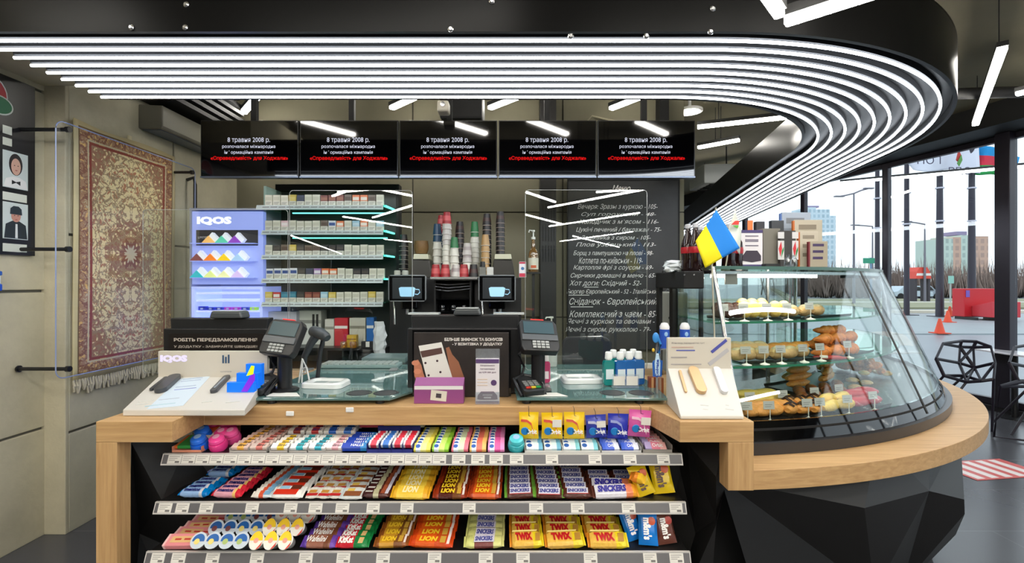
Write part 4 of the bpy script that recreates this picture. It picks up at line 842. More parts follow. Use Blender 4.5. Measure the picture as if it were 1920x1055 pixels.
# riser shelf with odds and ends below the cigarette shelves
t = thing('low_display_shelf', 'black low shelf under the cigarette shelves holding boxes and cards', 'shelf', (0,0,0))
MB().box(XX(490,3.6), XX(722,3.6), 3.60, 3.95, ZZ(652,3.6)-0.02, ZZ(652,3.6)).build('board', BLK, t)
for x in (XX(495,3.6), XX(610,3.6), XX(718,3.6)): MB().box(x-0.01, x+0.01, 3.62, 3.93, 0.9005, ZZ(652,3.6)-0.0205).build('support', BLK, t)
zs = ZZ(652,3.6)
def boxy(nm, px0, px1, py0, col, label, cat, Y=3.66, dep=0.08, det=None, base=None):
    z0 = zs if base is None else base
    o = thing(nm, label, cat, (XX((px0+px1)/2, Y), Y, z0)); w_ = XX(px1,Y)-XX(px0,Y); h_ = ZZ(py0,Y)-z0
    MB().box(-w_/2, w_/2, 0, dep, 0, h_).build('carton', hexm(col, 0.5), o, bevel=0.002)
    MB().box(-w_/2+0.002, w_/2-0.002, -0.001, -0.0002, h_*0.62, h_*0.72).build('printed_band', hexm(det or [max(0,v-60) for v in col], 0.5), o)
    return o
o = boxy('white_appliance_box', 560,602,582,(208,208,202),'tall white box with two dark slots below the lowest cigarette shelf','box',3.8,0.12)
for q in (0.02, 0.05): MB().box(q, q+0.018, -0.0035, -0.0012, 0.13, 0.24).build('slot', BLK, o)
boxy('leaflet_box', 609,626,598,(200,196,186),'pale leaflet box beside the red one under the cigarettes','box',3.72)
boxy('leaflet_box', 627,652,596,(190,30,45),'red card box under the cigarettes','box',3.72,det=(230,225,220))
boxy('leaflet_box', 655,685,596,(190,186,172),'cream card box right of the red one','box',3.72)
boxy('leaflet_box', 687,701,595,(25,100,175),'blue card box near the rolled paper','box',3.72,det=(220,220,220))
boxy('small_carton', 495,556,584,(190,192,205),'grey blue carton under the cigarettes left end','box',3.75,det=(70,70,140))
boxy('small_carton', 650,668,628,(200,160,50),'small golden carton before the cream card box','box',3.62,0.05)
o = boxy('label_holder', 677,702,640,(34,34,36),'black label holder with white tag on the low shelf','label holder',3.61,0.03); MB().box(-0.014,0.014,-0.004,-0.0015,0.006,0.046).build('tag', LBL, o)
for k, px in enumerate((646,664)):
    tag(MB().lathe([(0.032,0),(0.036,0.01),(0.036,0.05),(0.030,0.058),(0.028,0.05)], 18).build('glass_jar', glass('amber_glass', (225,190,110), 0.02, 0.1, 0.5, 0.3, (190,150,70)), smooth=True, loc=(XX(px,3.62)-0.01, 3.615, zs)), 'small amber %s on the low shelf behind the scanner' % ('jar','jar with clear rim right of the first'), 'jar')if False else tag(MB().lathe([(0.022,0),(0.026,0.01),(0.026,0.04),(0.020,0.048)], 18).build('glass_jar', glass('amber_glass', (225,190,110), 0.02, 0.1, 0.5, 0.3, (190,150,70)), smooth=True, loc=(XX(px,3.62), 3.575+0.03, zs+0.0005)), ['small amber jar behind the scanner, left one','small amber jar behind the scanner, right one'][k], 'jar')
# crumpled white paper bag roll
def crumple(n, seed, rx, ry, h, taper=0.6, amp=0.25):
    random.seed(seed); rings = []
    for i in range(9):
        v = i/8; rr = 1-(1-taper)*abs(v-0.5)*1.2
        rings.append([(rx*rr*(1+random.uniform(-amp, amp))*math.cos(2*math.pi*j/n), ry*rr*(1+random.uniform(-amp, amp))*math.sin(2*math.pi*j/n), h*v+random.uniform(-amp, amp)*0.02) for j in range(n)])
    return MB().loft(rings)
o = crumple(9, 5, 0.045, 0.03, 0.26, 0.5).build('paper_bag', hexm((205,208,210), 0.6), loc=(XX(712,3.3),3.3,0.905+0.12)); tag(o, 'crumpled white paper bag sticking up left of the coffee machine', 'paper bag')
t = thing('bag_holder', 'thin steel holder carrying the crumpled paper bag', 'holder', (XX(712,3.3), 3.3, 0)); MB().tube([(0,0,1.02),(0,0.1,0.95),(0,0.3,0.901)], 0.006, 8).lathe([(0.04,1.022),(0.03,1.01),(0.005,1.005)], 14).build('rod', CHR, t, smooth=True)
# ------------------------------------------------------------------ illuminated tobacco display with logo
Yq = 3.67
iq = thing('lit_display_cabinet', 'glowing blue white display cabinet with IQOS sign left of the cigarettes', 'display cabinet', (0, Yq, 0))
x0, x1 = XX(360,Yq), XX(493,Yq)
PAN = mt('display_panel_lilac', (150,160,205), 0.5, es=0.30, ecol=(140,160,255)); GLOWB = glow('cabinet_glow_blue', (140,155,255), 0.9)
MB().box(x0, x1, 0.0, 0.05, ZZ(533,Yq), ZZ(396,Yq)).build('sign_panel', PAN, iq, bevel=0.003)
MB().box(x0-0.012, x0-0.0005, -0.01, 0.36, 0.905, ZZ(390,Yq)).box(x1-0.008, x1-0.0003, 0.051, 0.36, 0.905, ZZ(390,Yq)).box(x0-0.012, x1, 0.3605, 0.37, 0.905, ZZ(390,Yq)).box(x0, x1, -0.01, 0.36, 0.902, 0.92).box(x0, x1, 0.0, 0.36, ZZ(392,Yq), ZZ(390,Yq)).build('carcass', mt('cabinet_white_grey', (150,155,170), 0.4), iq)
text('IQOS', XX(435,Yq)-XX(370,Yq), 0.067, glow('logo_white', (255,255,255), 0.8), iq, (XX(402,Yq), -0.002, ZZ(414,Yq)), bold=0.06, name='logo')
MB().box(XX(368,Yq), XX(484,Yq), -0.002, -0.0004, ZZ(460,Yq), ZZ(431,Yq)).build('dark_band', mt('band_dark', (38,38,48), 0.4), iq)
text('LIMITED', 0.075, 0.016, hexm((220,220,225), 0.4), iq, (XX(381,Yq), -0.003, ZZ(445,Yq)))
def cart(px, py, s, c, label):
    """pack standing on its corner in the ledge"""
    o = thing('tobacco_pack', label, 'tobacco pack', (XX(px,Yq), Yq-0.055, ZZ(py,Yq)), 0, 'colour packs on the lit display')
    k = s*Yq/F
    MB().prism([(-k*0.5,0),(k*0.5,0),(0.0,k*0.52)], 0, 0.045, 'y').build('front', hexm(c, 0.35, es=0.25), o)
    MB().prism([(k*0.5,0.0),(k*0.72,k*0.26),(k*0.22,k*0.78),(0.0,k*0.52)], 0.008, 0.043, 'y').build('pale_side', hexm((232,234,244), 0.35, es=0.25), o)
    return o
colsq = [[(399,456,(245,190,110),'apricot'),(423,456,(90,200,170),'mint'),(447,456,(140,60,190),'purple')],
         [(377,489,(120,50,55),'maroon'),(402,489,(245,130,30),'orange'),(427,489,(250,205,10),'bright yellow'),(453,489,(170,205,240),'pale blue')],
         [(377,520,(20,180,195),'turquoise'),(402,520,(225,235,150),'pale lime'),(427,520,(240,240,180),'cream'),(452,520,(215,190,240),'lilac')]]
for r_, rw in enumerate(colsq):
    for px, py, c, nm in rw: cart(px, py, 25, c, '%s pack leaning on the %s ledge of the lit display' % (nm, ('upper','middle','lower')[r_]))
    yy = ZZ(rw[0][1], Yq); MB().box(XX(365,Yq), XX(484,Yq), -0.06, -0.0005, yy-0.006, yy-0.0008).build('ledge', PAN, iq)
# lit lower cavity with shelves
zc0, zc1 = 0.92, ZZ(537,Yq)
MB().box(x0, x1, 0.35, 0.36, zc0, zc1).build('glowing_back', GLOWB, iq)
MB().box(x0, x0+0.02, -0.005, 0.349, zc0, zc1).box(x1-0.02, x1, -0.005, 0.349, zc0, zc1).box(x0+0.0205, x1-0.0205, -0.005, 0.349, zc1-0.02, zc1).build('lit_frame', mt('frame_lit', (190,200,255), 0.4, es=0.3, ecol=(160,175,255)), iq)
for py in (548, 562, 582, 600, 620): MB().box(x0+0.0205, x1-0.0205, 0.02, 0.348, ZZ(py,Yq)-0.014, ZZ(py,Yq)).build('shelf', mt('lit_shelf', (205,212,255), 0.4, es=0.35, ecol=(180,190,255)), iq)
kq = Proto(MB().box(-0.028,0.028,0,0.04,0,0.03).build('flat_pack', hexm((35,60,190), 0.3), bevel=0.002)); KIDS[kq.r.name] = []
pc = [hexm(c, 0.3, es=0.3) for c in ((35,60,190),(60,50,190),(150,40,170),(150,200,60))]
for i in range(7):
    c = (0,0,0,2,2,0,3)[i]
    o = MB().box(-0.026,0.026,0,0.04,0,0.024).build('flat_pack', pc[c], bevel=0.002) if i else kq.r
    o.location = (x0+0.055+0.066*i, Yq+0.03, ZZ(582,Yq)+0.018*0+0.0005)
    MB().box(-0.01,0.01,-0.0012,-0.0003,0.006,0.018).build('printed_mark', hexm((180,190,235), 0.4), o)
    tag(o, '%s flat pack in the glowing cabinet, %s from left' % (('blue','blue','blue','magenta','magenta','blue','lime')[i], ORD[i]), 'flat pack', 'flat packs in the glowing cabinet')
# ------------------------------------------------------------------ cigarette shelves
cg = thing('cigarette_shelving', 'tall dark cabinet with five white edged glass shelves of cigarettes', 'shelf', (0, 0, 0))
Yg = 3.67; gx0, gx1 = XX(493,Yg), XX(724,Yg)
MB().box(gx0, gx1+0.02, 3.96, 3.99, 0.905, ZZ(347,3.96)).build('back_panel', mt('dark_green_back', (34,48,44), 0.4), cg)
MB().box(gx1+0.02, XX(748,3.9), 3.9, 4.0, 0.905, ZZ(345,3.9)).box(gx0-0.02, gx1+0.019, 3.9, 3.959, ZZ(357,3.9), ZZ(345,3.9)).build('frame', BLKM, cg, bevel=0.003)
MB().box(gx0-0.02, gx0-0.001, 3.72, 3.959, 0.905, ZZ(357,3.9)).build('side_panel', mt('side_white_green', (150,175,165), 0.3), cg)
AQ = mt('aqua_lit_edge', (120,230,215), 0.3, es=1.6, ecol=(90,235,215))
shz = [385, 432, 478, 522, 566]
ciglab = MB
for i, py in enumerate(shz):
    z = ZZ(py, Yg)
    MB().box(gx0, gx1, 3.662, 3.955, z-0.008, z).build('glass_shelf', GLST, cg)
    rl = MB().prism([(3.655,z),(3.661,z),(3.661,z-0.034),(3.640,z-0.034),(3.642,z-0.031)], gx0-(0.04 if i == 0 else 0), gx1-0.02, 'x').build('price_rail', mt('cig_rail_white', (200,210,210), 0.4), cg)
    for j in range(15):
        MB().box(gx0+0.01+0.061*j, gx0+0.06+0.061*j, -0.0035, -0.0012, -0.004, 0.004, 0).build('price_label', mt('cig_label_grey', (150,152,152), 0.6), cg, loc=(0,3.6465,z-0.017), rot=(R(-32),0,0))
    if i < 2:
        MB().box(XX(545,Yg), gx1, 3.70, 3.712, z-0.058, z-0.050).build('aqua_light_strip', AQ, cg)
    if i < 4: MB().prism([(gx1-0.018,3.665),(gx1+0.0,3.662),(gx1+0.02,3.86),(gx1+0.008,3.86)], z-0.010, z+0.002).build('lit_glass_edge', AQ, cg)
def cpack(c1, c2, c3, h=0.086, w_=0.054):
    o = MB().box(-w_/2, w_/2, 0, 0.024, 0, h*0.42, 0).box(-w_/2, w_/2, 0, 0.024, h*0.42, h, 1).build('cigarette_pack', [hexm((222,220,208), 0.4), hexm(c1, 0.35)], bevel=0.0)
    MB().box(-w_/2+0.004, w_/2-0.004, -0.0008, -0.0002, h*0.5, h*0.8).build('brand_patch', hexm(c2, 0.4), o)
    mb = MB()
    for q in range(3): mb.box(-w_/2+0.006, w_/2-0.006-0.006*q, -0.0008, -0.0002, h*(0.30-0.09*q), h*(0.33-0.09*q))
    mb.build('warning_lines', hexm(c3, 0.6), o)
    return Proto(o)
CG = dict(w=cpack((214,212,196),(196,194,176),(90,88,80)), y=cpack((205,180,80),(220,200,120),(90,88,80)), n=cpack((60,66,92),(50,56,80),(90,88,80)), r=cpack((120,50,45),(150,90,70),(100,90,80)),
          b=cpack((110,95,85),(80,60,50),(90,88,80)), o=cpack((226,120,70),(235,225,210),(90,88,80)), k=cpack((45,44,48),(70,64,60),(90,88,80)), p=cpack((226,190,196),(235,225,225),(90,88,80)),
          u=cpack((150,110,170),(225,220,228),(90,88,80)), t=cpack((25,110,140),(60,140,165),(90,88,80)), R=cpack((190,25,35),(225,220,215),(90,88,80)), l=cpack((150,195,215),(190,215,225),(90,88,80)), B=cpack((215,218,224),(30,70,140),(90,88,80)))
names_ = dict(w='white',y='yellow topped',n='navy topped',r='dark red',b='brown',o='orange topped',k='black topped',p='pale pink',u='purple topped',t='teal topped',R='red topped',l='light blue',B='white and blue')
rowsc = ['wwwynwwrrrboobw', 'wwpwwwwbBowlowl', 'wkbykbbkkkwwwww', 'BBBBknuoowwkkww', 'yRttkrrlywwwwyw']
gxs = [(498,720)]*5
for i, rr_ in enumerate(rowsc):
    z = ZZ(shz[i], Yg)
    for j, ch in enumerate(rr_):
        px = 503+14.9*j+(2 if i == 3 else 0)
        CG[ch].put((XX(px,Yg), 3.675, z+0.0005), (0,0,R(random.uniform(-2,2))), '%s cigarette pack, %s from left on the %s cigarette shelf' % (names_[ch], ORD[j], ('top','second','third','fourth','lowest')[i]), 'cigarette pack', 'cigarette packs on the '+('top','second','third','fourth','lowest')[i]+' shelf', sc=(1,1,random.choice((1,0.97,1.0,1.03))*(0.94 if i in (0,) else 0.88 if i == 1 else 0.9)))
# ------------------------------------------------------------------ coffee machines
def machine(px0, px1, tx0, tx1, label, jl):
    Y = 3.5; a, b = XX(px0,Y), XX(px1,Y); x = (a+b)/2; w_ = b-a
    t = thing('coffee_machine', label, 'coffee machine', (x, Y, 0.901))
    H = ZZ(520,Y)-0.901
    MB().box(-w_/2, w_/2, 0.12, 0.55, 0.0, H).build('body', BLK, t, bevel=0.008)
    MB().box(-w_/2, w_/2, -0.02, 0.119, 0.0, 0.07).build('drip_tray', BLKG, t, bevel=0.004)
    MB().box(-w_/2+0.01, w_/2-0.01, -0.01, 0.11, 0.071, 0.075).build('drip_grid', CHR, t)
    MB().box(-0.06, 0.06, 0.0, 0.119, H-0.23, H-0.12).build('spout_block', BLKG, t, bevel=0.01)
    MB().cyl((-0.02,0.04,H-0.27), 0.012, 0.04, n=12).cyl((0.02,0.04,H-0.27), 0.012, 0.04, n=12).build('spout', CHR, t, smooth=True)
    MB().tube([(-0.10,0.06,H-0.05),(-0.11,0.0,H-0.14),(-0.10,-0.02,H-0.34)], 0.007, 8).build('steam_wand', CHR, t, smooth=True)
    # tablet style touch screen
    sx0, sx1 = XX(tx0,3.4)-x, XX(tx1,3.4)-x; z0, z1 = ZZ(565,3.4)-0.901, ZZ(515,3.4)-0.901
    s = MB().prism([(sx0+(sx1-sx0)*u, z0+(z1-z0)*v) for u, v in ((0.06,0),(0.94,0),(1,0.08),(1,0.92),(0.94,1),(0.06,1),(0,0.92),(0,0.08))], -0.10, -0.075, 'y').build('touch_screen', [mt('tablet_frame_silver', (150,155,160), 0.25, 0.6)], t)
    MB().box(sx0+0.008, sx1-0.008, -0.1035, -0.1005, z0+0.008, z1-0.008).build('screen_glass', BLKG, s)
    MB().box(sx0+0.03, sx1-0.03, -0.1045, -0.104, z0+0.02, z1-0.02).build('screen_picture', mt('screen_dim', (28,32,36), 0.3, es=0.3), s)
    cx, cz = (sx0+sx1)/2, (z0+z1)/2-0.03; k = 0.9
    CU = mt('cup_picture_blue', (150,195,225), 0.4, es=0.3)
    MB().prism([(cx-0.065*k,cz+0.03),(cx-0.055*k,cz-0.025),(cx-0.045*k,cz-0.03),(cx+0.045*k,cz-0.03),(cx+0.055*k,cz-0.025),(cx+0.065*k,cz+0.03),(cx+0.05*k,cz+0.038),(cx-0.05*k,cz+0.038)], -0.1055, -0.105, 'y').tube([(cx+0.06,-0.1052,cz+0.022),(cx+0.085,-0.1052,cz+0.02),(cx+0.09,-0.1052,cz),(cx+0.075,-0.1052,cz-0.015),(cx+0.056,-0.1052,cz-0.012)], 0.0035, 6).build('cup_picture', CU, s)
    MB().box(-0.03, 0.03, -0.0745, 0.119, (z0+z1)/2-0.02, (z0+z1)/2+0.03).build('screen_arm', BLK, t)
    return t, x, H
m1, mx1, MH = machine(722, 812, 728, 799, 'black coffee machine with touch screen showing a cup, left one', 0)
m2, mx2, _ = machine(886, 978, 897, 967, 'black coffee machine with touch screen showing a cup, right one', 1)
for (px, label) in ((788,'bean hopper with pale lid on the left coffee machine'),(942,'bean hopper with pale lid on the right coffee machine')):
    Y = 3.7; x = XX(px,Y); z = 0.901+MH
    o = thing('bean_hopper', label, 'bean hopper', (x, Y, z+0.001))
    w_ = 0.14 if px == 788 else 0.155
    MB().prism([(-w_/2-0.01,0),(w_/2+0.02,0),(w_/2,0.135),(-w_/2+0.01,0.14)], -0.0, 0.2, 'y').build('hopper_body', mt('hopper_dark', (52,50,46), 0.3), o, bevel=0.006)
    MB().prism([(-w_/2+0.014,0.142),(w_/2-0.004,0.142),(w_/2-0.012,0.182),(-w_/2+0.02,0.182)], -0.004, 0.15, 'y').build('lid', mt('hopper_lid', (205,205,180), 0.4), o, bevel=0.004)
# dark middle unit with racks of black lids
t = thing('lid_rack', 'black rack with stacked lids and chrome bars between the coffee machines', 'rack', (XX(848,3.5), 3.5, 0.901))
w_ = XX(884,3.5)-XX(814,3.5)
MB().box(-w_/2, w_/2, 0.3, 0.32, 0, MH-0.02).box(-w_/2, -w_/2+0.012, 0.02, 0.2995, 0, MH-0.02).box(w_/2-0.012, w_/2, 0.02, 0.2995, 0, MH-0.02).build('casing', BLKM, t)
for i in range(6): MB().box(-w_/2+0.0125, w_/2-0.0125, 0.02, 0.299, 0.05+0.095*i, 0.058+0.095*i).build('rack_shelf', BLKG, t)
for i in range(3): MB().tube([(-w_/2+0.01,0.012,MH-0.045-0.022*i),(-0.03,0.0,MH-0.055-0.022*i),(w_/2-0.01,0.012,MH-0.043-0.02*i)], 0.0035, 6).build('chrome_bar', CHR, t)
for i in range(5):
    for j in range(3):
        o = MB().lathe([(0.036,0),(0.038,0.006),(0.034,0.012),(0.034,0.02),(0.038,0.024),(0.034,0.03),(0.034,0.04),(0.03,0.046)], 16).build('cup_lids', BLKG, smooth=True, loc=(XX(848,3.5)-0.085+0.083*j, 3.60, 0.901+0.0585+0.095*i))
        tag(o, 'short pile of glossy black cup lids, rack level %s, %s' % (('one from bottom','two from bottom','three','four','five')[i], ('left','middle','right')[j]), 'cup lids', 'piles of black lids in the rack')
# wooden bowl, cups
zt = 0.901+MH
tp = thing('machine_top_shelf', 'black shelf over the coffee machines carrying the cups', 'shelf', (0,0,0)); MB().box(XX(806,3.45), XX(895,3.45), 3.47, 3.83, zt-0.0195, zt-0.0005).build('board', BLK, tp)
MB().box(XX(806,3.45), XX(895,3.45), 3.462, 3.4695, zt-0.012, zt+0.004).build('front_edge', CHR, tp)
def pcup(r0, r1, h, c, band=None, bc_=None):
    o = MB().lathe([(r0,0),(r0+(r1-r0)*0.98,h-0.004)], 20).build('paper_cup', hexm(c, 0.4), smooth=True)
    MB().lathe([(r1,h-0.0038),(r1+0.002,h-0.002),(r1,h),(r1-0.003,h-0.001),(r1*0.9,h-0.03),(r0*0.9, h-0.06)], 20, caps=False).build('rim', hexm((235,232,225) if sum(c) > 150 else (190,175,165), 0.4), o, smooth=True)
    if band: 
        q0, q1 = band; f = lambda q: r0+(r1-r0)*q+0.0006
        MB().lathe([(f(q0),h*q0),(f(q1),h*q1)], 20, caps=False).build('printed_band', hexm(bc_, 0.4), o, smooth=True)
    return Proto(o)
cb_ = dict(black=pcup(0.026,0.037,0.095,(28,24,24),(0.35,0.65),(60,34,30)), red=pcup(0.026,0.037,0.095,(150,24,34),(0.3,0.7),(190,75,78)), white=pcup(0.026,0.037,0.09,(214,212,200)), green=pcup(0.024,0.033,0.085,(30,110,60)), kraft=pcup(0.024,0.034,0.085,(176,140,88)), blue=pcup(0.026,0.036,0.09,(25,60,90)), silver=pcup(0.026,0.037,0.09,(190,185,180),(0.3,0.6),(160,150,148)))
def stack(px, pyb, pyt, n, seq, desc, Y=3.7, z=None, group=None):
    """nested upside down cups rising from the top shelf"""
    z0 = zt if z is None else z; z1 = ZZ(pyt, Y); cuph = 0.095; step = (z1-z0-cuph)/max(1, n-1)
    for i in range(n):
        c = seq[min(len(seq)-1, i*len(seq)//n)]
        cb_[c].put((XX(px,Y), Y, z0+cuph+step*i+0.0005), (R(180),0,0), '%s, %s' % (desc, 'cup at the bottom' if i == 0 else ('top cup' if i == n-1 else ORD[i]+' cup up')), 'paper cup', group or 'nested upside down paper cups')
stack(838, 510, 398, 11, ['white','white','white','silver','silver','red'], 'tall white and silver column topped with a red cup')
stack(828, 510, 404, 8, ['blue','white','blue','red'], 'column half hidden behind the tall white one', 3.85)
stack(820, 510, 420, 7, ['white','white','blue'], 'pale column with dark blue top cup at the left', 3.8)
stack(862, 510, 416, 10, ['black'], 'black column in the middle of the cup tower group', 3.84)
stack(852, 510, 445, 5, ['white','white','green'], 'short white column with a green top cup', 3.66)
stack(890, 510, 416, 10, ['white','white','white','white','green'], 'tall white column with dark green top cup', 3.8)
stack(876, 510, 456, 4, ['white','silver'], 'short silver topped column before the green topped one', 3.66)
stack(913, 510, 401, 12, ['black'], 'tall black column left of the tallest', 3.84)
stack(910, 510, 440, 6, ['kraft'], 'brown kraft column before the black one', 3.68)
stack(938, 510, 397, 13, ['black'], 'tallest black column at the right', 3.84)
stack(757, 510, 440, 8, ['black'], 'black column on the left coffee machine', 3.8)
for k, (px, c, d) in enumerate([(817,'red','red and white cup with domed lid, leftmost in the front row'),(835,'red','red and white cup, second in the front row'),(855,'silver','silver grey cup in the middle of the front row'),(870,'red','red and silver cup, fourth in the front row'),(888,'black','black cup with red print at the right of the front row')]):
    cb_[c].put((XX(px,3.52), 3.52, zt+0.095+0.0005), (R(180),0,0), d, 'paper cup', 'front row of upside down cups')
for k, (px, c) in enumerate([(905,(70,70,68)),(919,(195,195,190))]):
    o = thing('canister', ['dark lidded canister beside the kraft cups','pale square carton left of the right bean hopper'][k], 'canister', (XX(px,3.52),3.52,zt+0.001 if px < 895 else 0.902+MH))
    MB().box(-0.024,0.024,-0.02,0.03,0,0.075).build('body', hexm(c if k else (110,110,104), 0.4), o, bevel=0.003); 
    if k == 0: MB().lathe([(0.02,0.076),(0.018,0.115),(0.002,0.118)], 16).build('lid', BLK, o, smooth=True)
o = tag(MB().lathe([(0.045,0),(0.055,0.03),(0.058,0.06),(0.053,0.09),(0.054,0.10)], 24).build('wooden_jar', mt('brown_basket', (120,90,50), 0.6, var=0.2, vs=20), smooth=True, loc=(XX(790,3.95), 3.95, zt+0.001+0.0)), 'round brown wooden jar behind the left bean hopper', 'jar')
o.location.z = 0.902+MH+0.19-0.0; o.location.y = 3.80; o.location.x = XX(790,3.8)
for k, px in enumerate((745,760)):
    tag(MB().lathe([(0.018,0),(0.024,0.01),(0.024,0.05),(0.02,0.055)], 16).build('glass_tumbler', hexm((205,205,196), 0.2), smooth=True, loc=(XX(px,3.66), 3.66, zt+0.001)), ['small white cup on the left coffee machine, left','small white cup on the left coffee machine, right'][k], 'cup')
# syrup bottle and small packet
zb = ZZ(510,3.6); 
t = thing('syrup_shelf', 'small black wall stand with the syrup bottle right of the coffee machines', 'stand', (XX(1000,3.6), 3.6, 0))
MB().box(-0.06, 0.06, -0.05, 0.07, zb-0.012, zb).box(-0.01, 0.01, -0.01, 0.01, 0.913, zb-0.0125).box(-0.05,0.05,-0.05,0.05,0.901,0.913).build('stand', BLK, t)
t = thing('syrup_bottle', 'clear syrup bottle with cream label and pump right of the coffee machines', 'bottle', (XX(1000,3.6), 3.6, zb+0.0005))
MB().lathe([(0.034,0),(0.037,0.008),(0.037,0.13),(0.030,0.155),(0.013,0.185),(0.012,0.23),(0.014,0.232),(0.014,0.245)], 20).build('glass_body', glass('syrup_glass', (220,190,140), 0.02, 0.1, 0.5, 0.35, (165,125,70)), t, smooth=True)
MB().lathe([(0.0385,0.02),(0.0385,0.105)], 20, caps=False).build('label', hexm((214,208,190), 0.5), t, smooth=True)
MB().lathe([(0.016,0.2455),(0.016,0.262),(0.005,0.266),(0.005,0.30),(0.012,0.303),(0.012,0.315)], 14).tube([(0,0,0.31),(-0.03,-0.02,0.312),(-0.035,-0.025,0.295)], 0.004, 6).build('pump', hexm((225,225,220), 0.3), t, smooth=True)
MB().box(-0.02,0.02,-0.0396,-0.0388,0.03,0.05).build('fruit_print', hexm((200,90,50), 0.5), t)
t = thing('plastic_packet', 'small white and red packet beside the syrup bottle', 'packet', (XX(980,3.5), 3.52, zt+0.001)); MB().box(-0.026,0.026,0,0.03,0,0.115).build('carton', hexm((220,218,222), 0.4), t, bevel=0.003); MB().box(-0.024,0.024,-0.0012,-0.0003,0.004,0.03).build('red_band', hexm((190,40,70), 0.4), t); MB().box(-0.024,0.024,-0.0012,-0.0003,0.10,0.113).build('red_band', hexm((190,40,70), 0.4), t); MB().cyl((0,-0.0004,0.065),0.012,-0.0008,'y',14).build('blue_emblem', hexm((60,110,160), 0.4), t)
# ------------------------------------------------------------------ things on the service counter
ZG = TOP+0.0285   # top of glass
# tall clear screens standing on the counter
def shield(px0, px1, pyt, Y, label, zb=TOP+0.029, corner=0.02):
    x0, x1 = XX(px0,Y), XX(px1,Y); zt_ = ZZ(pyt,Y); t = thing('clear_shield', label, 'clear screen', ((x0+x1)/2, Y, zb)); w_ = x1-x0; h_ = zt_-zb
    P = [(q[0], q[1]) for q in rr_poly(-w_/2, w_/2, 0.0, h_, corner)]
    MB().prism(P, -0.002, 0.002, 'y').build('clear_sheet', GLS, t)
    MB().tube([(a, 0, b) for a, b in P], 0.0016, 6, closed=True).build('polished_edge', mt('edge_grey', (150,150,145), 0.2, spec=0.8), t)
    for s in (-0.7, 0.7): MB().box(s*w_/2-0.02, s*w_/2+0.02, -0.03, 0.03, -0.0003, 0.006).build('foot', CHR if False else GRY, t)
shield(985, 1213, 356, PY, 'clear protective screen on the right counter before the chalkboard')
shield(543, 773, 357, PY, 'clear protective screen on the left counter before the cigarettes')
shield(268, 540, 393, 2.66, 'lower clear screen at the left end before the lit display', zb=TOP+0.002)
# --- left device display stand
def devstand(px, base_pts, label): pass
t = thing('device_display', 'white counter display stand with IQOS sign and dark devices at left', 'display stand', (0,0,TOP+0.001))
Wp = mt('display_white', (208,204,196), 0.4); Wb = mt('display_back_beige', (205,198,184), 0.45)
yf, ybk = 1.80, 2.12
fl, frr = XX(230,yf), XX(459,yf); bl, br = XX(296,ybk), XX(497,ybk)
z1 = ZZ(768,yf)-TOP-0.001; z2 = ZZ(706,ybk)-TOP-0.001
base = MB().add([(fl,yf,0),(frr,yf,0),(br,ybk,0),(bl,ybk,0),(fl,yf,z1),(frr,yf,z1),(br,ybk,z2),(bl,ybk,z2)], [(0,3,2,1),(4,5,6,7),(0,1,5,4),(1,2,6,5),(2,3,7,6),(3,0,4,7)]).build('sloped_tray', Wp, t, bevel=0.003)
zt2 = ZZ(658,ybk)-TOP-0.001
MB().prism([(bl,0.0),(br+0.01,0.0),(br+0.01,zt2-0.015),(br,zt2),(bl,zt2)], ybk+0.0006, ybk+0.02, 'y').build('back_board', Wb, t, bevel=0.002)
text('IQOS', XX(352,ybk)-XX(301,ybk), 0.034, glow('logo_lit_lilac', (225,215,255), 0.7), t, (XX(326,ybk), ybk-0.001, ZZ(673,ybk)-TOP), bold=0.07, name='logo')
for q in range(3): MB().box(XX(417+5.2*q,ybk), XX(420+5.2*q,ybk), ybk-0.0012, ybk-0.0002, ZZ(681,ybk)-TOP, ZZ((666,669,665)[q],ybk)-TOP).build('bar_emblem', hexm((50,80,110), 0.5), t)
text('IQOSTEMP', 0.05, 0.006, hexm((120,125,135), 0.5), t, (XX(424,ybk), ybk-0.001, ZZ(697,ybk)-TOP))
# local frame on the slope
def slope(u, v, dz=0.0):
    a = Vector((fl+(frr-fl)*u, yf, z1)); b = Vector((bl+(br-bl)*u, ybk, z2)); p = a+(b-a)*v; return p+Vector((0,0,dz))
def onslope(nm, u0, v0, u1, v1, wd, th, mat, bev=0.004, dz=0.0):
    a = slope(u0,v0,dz); b = slope(u1,v1,dz); d = (b-a); L = d.length; d.normalize(); sx = Vector((0,0,1)).cross(d); 
    nrm = d.cross((slope(1,0.5)-slope(0,0.5)).normalized()); nrm = -nrm if nrm.z < 0 else nrm; side = nrm.cross(d).normalized()
    M = Matrix((( side.x, d.x, nrm.x, (a.x+b.x)/2),(side.y, d.y, nrm.y, (a.y+b.y)/2),(side.z, d.z, nrm.z, (a.z+b.z)/2),(0,0,0,1)))
    mb = MB(); n = 6; P = []
    r_ = min(wd/2*0.95, L/2) if bev >= 0.004 else 0.001
    for cx_, cy_, a0 in ((wd/2-r_, -L/2+r_, -90), (wd/2-r_, L/2-r_, 0), (-wd/2+r_, L/2-r_, 90), (-wd/2+r_, -L/2+r_, 180)):
        for i in range(n+1): q = R(a0+90*i/n); P.append((cx_+r_*math.cos(q), cy_+r_*math.sin(q)))
    mb.M = M; mb.prism(P, 0.0005, th); return mb.build(nm, mat, t, bevel=0.0015 if th > 0.004 else 0)
DV = mt('device_graphite', (62,64,68), 0.3)
onslope('dark_device', 0.075, 0.52, 0.10, 0.93, 0.014, 0.012, DV)
o = onslope('charger_case', 0.165, 0.45, 0.185, 0.97, 0.046, 0.02, DV); 
onslope('blue_info_panel', 0.33, 0.06, 0.355, 0.97, 0.12, 0.0012, hexm((206,220,232), 0.4), 0.001)
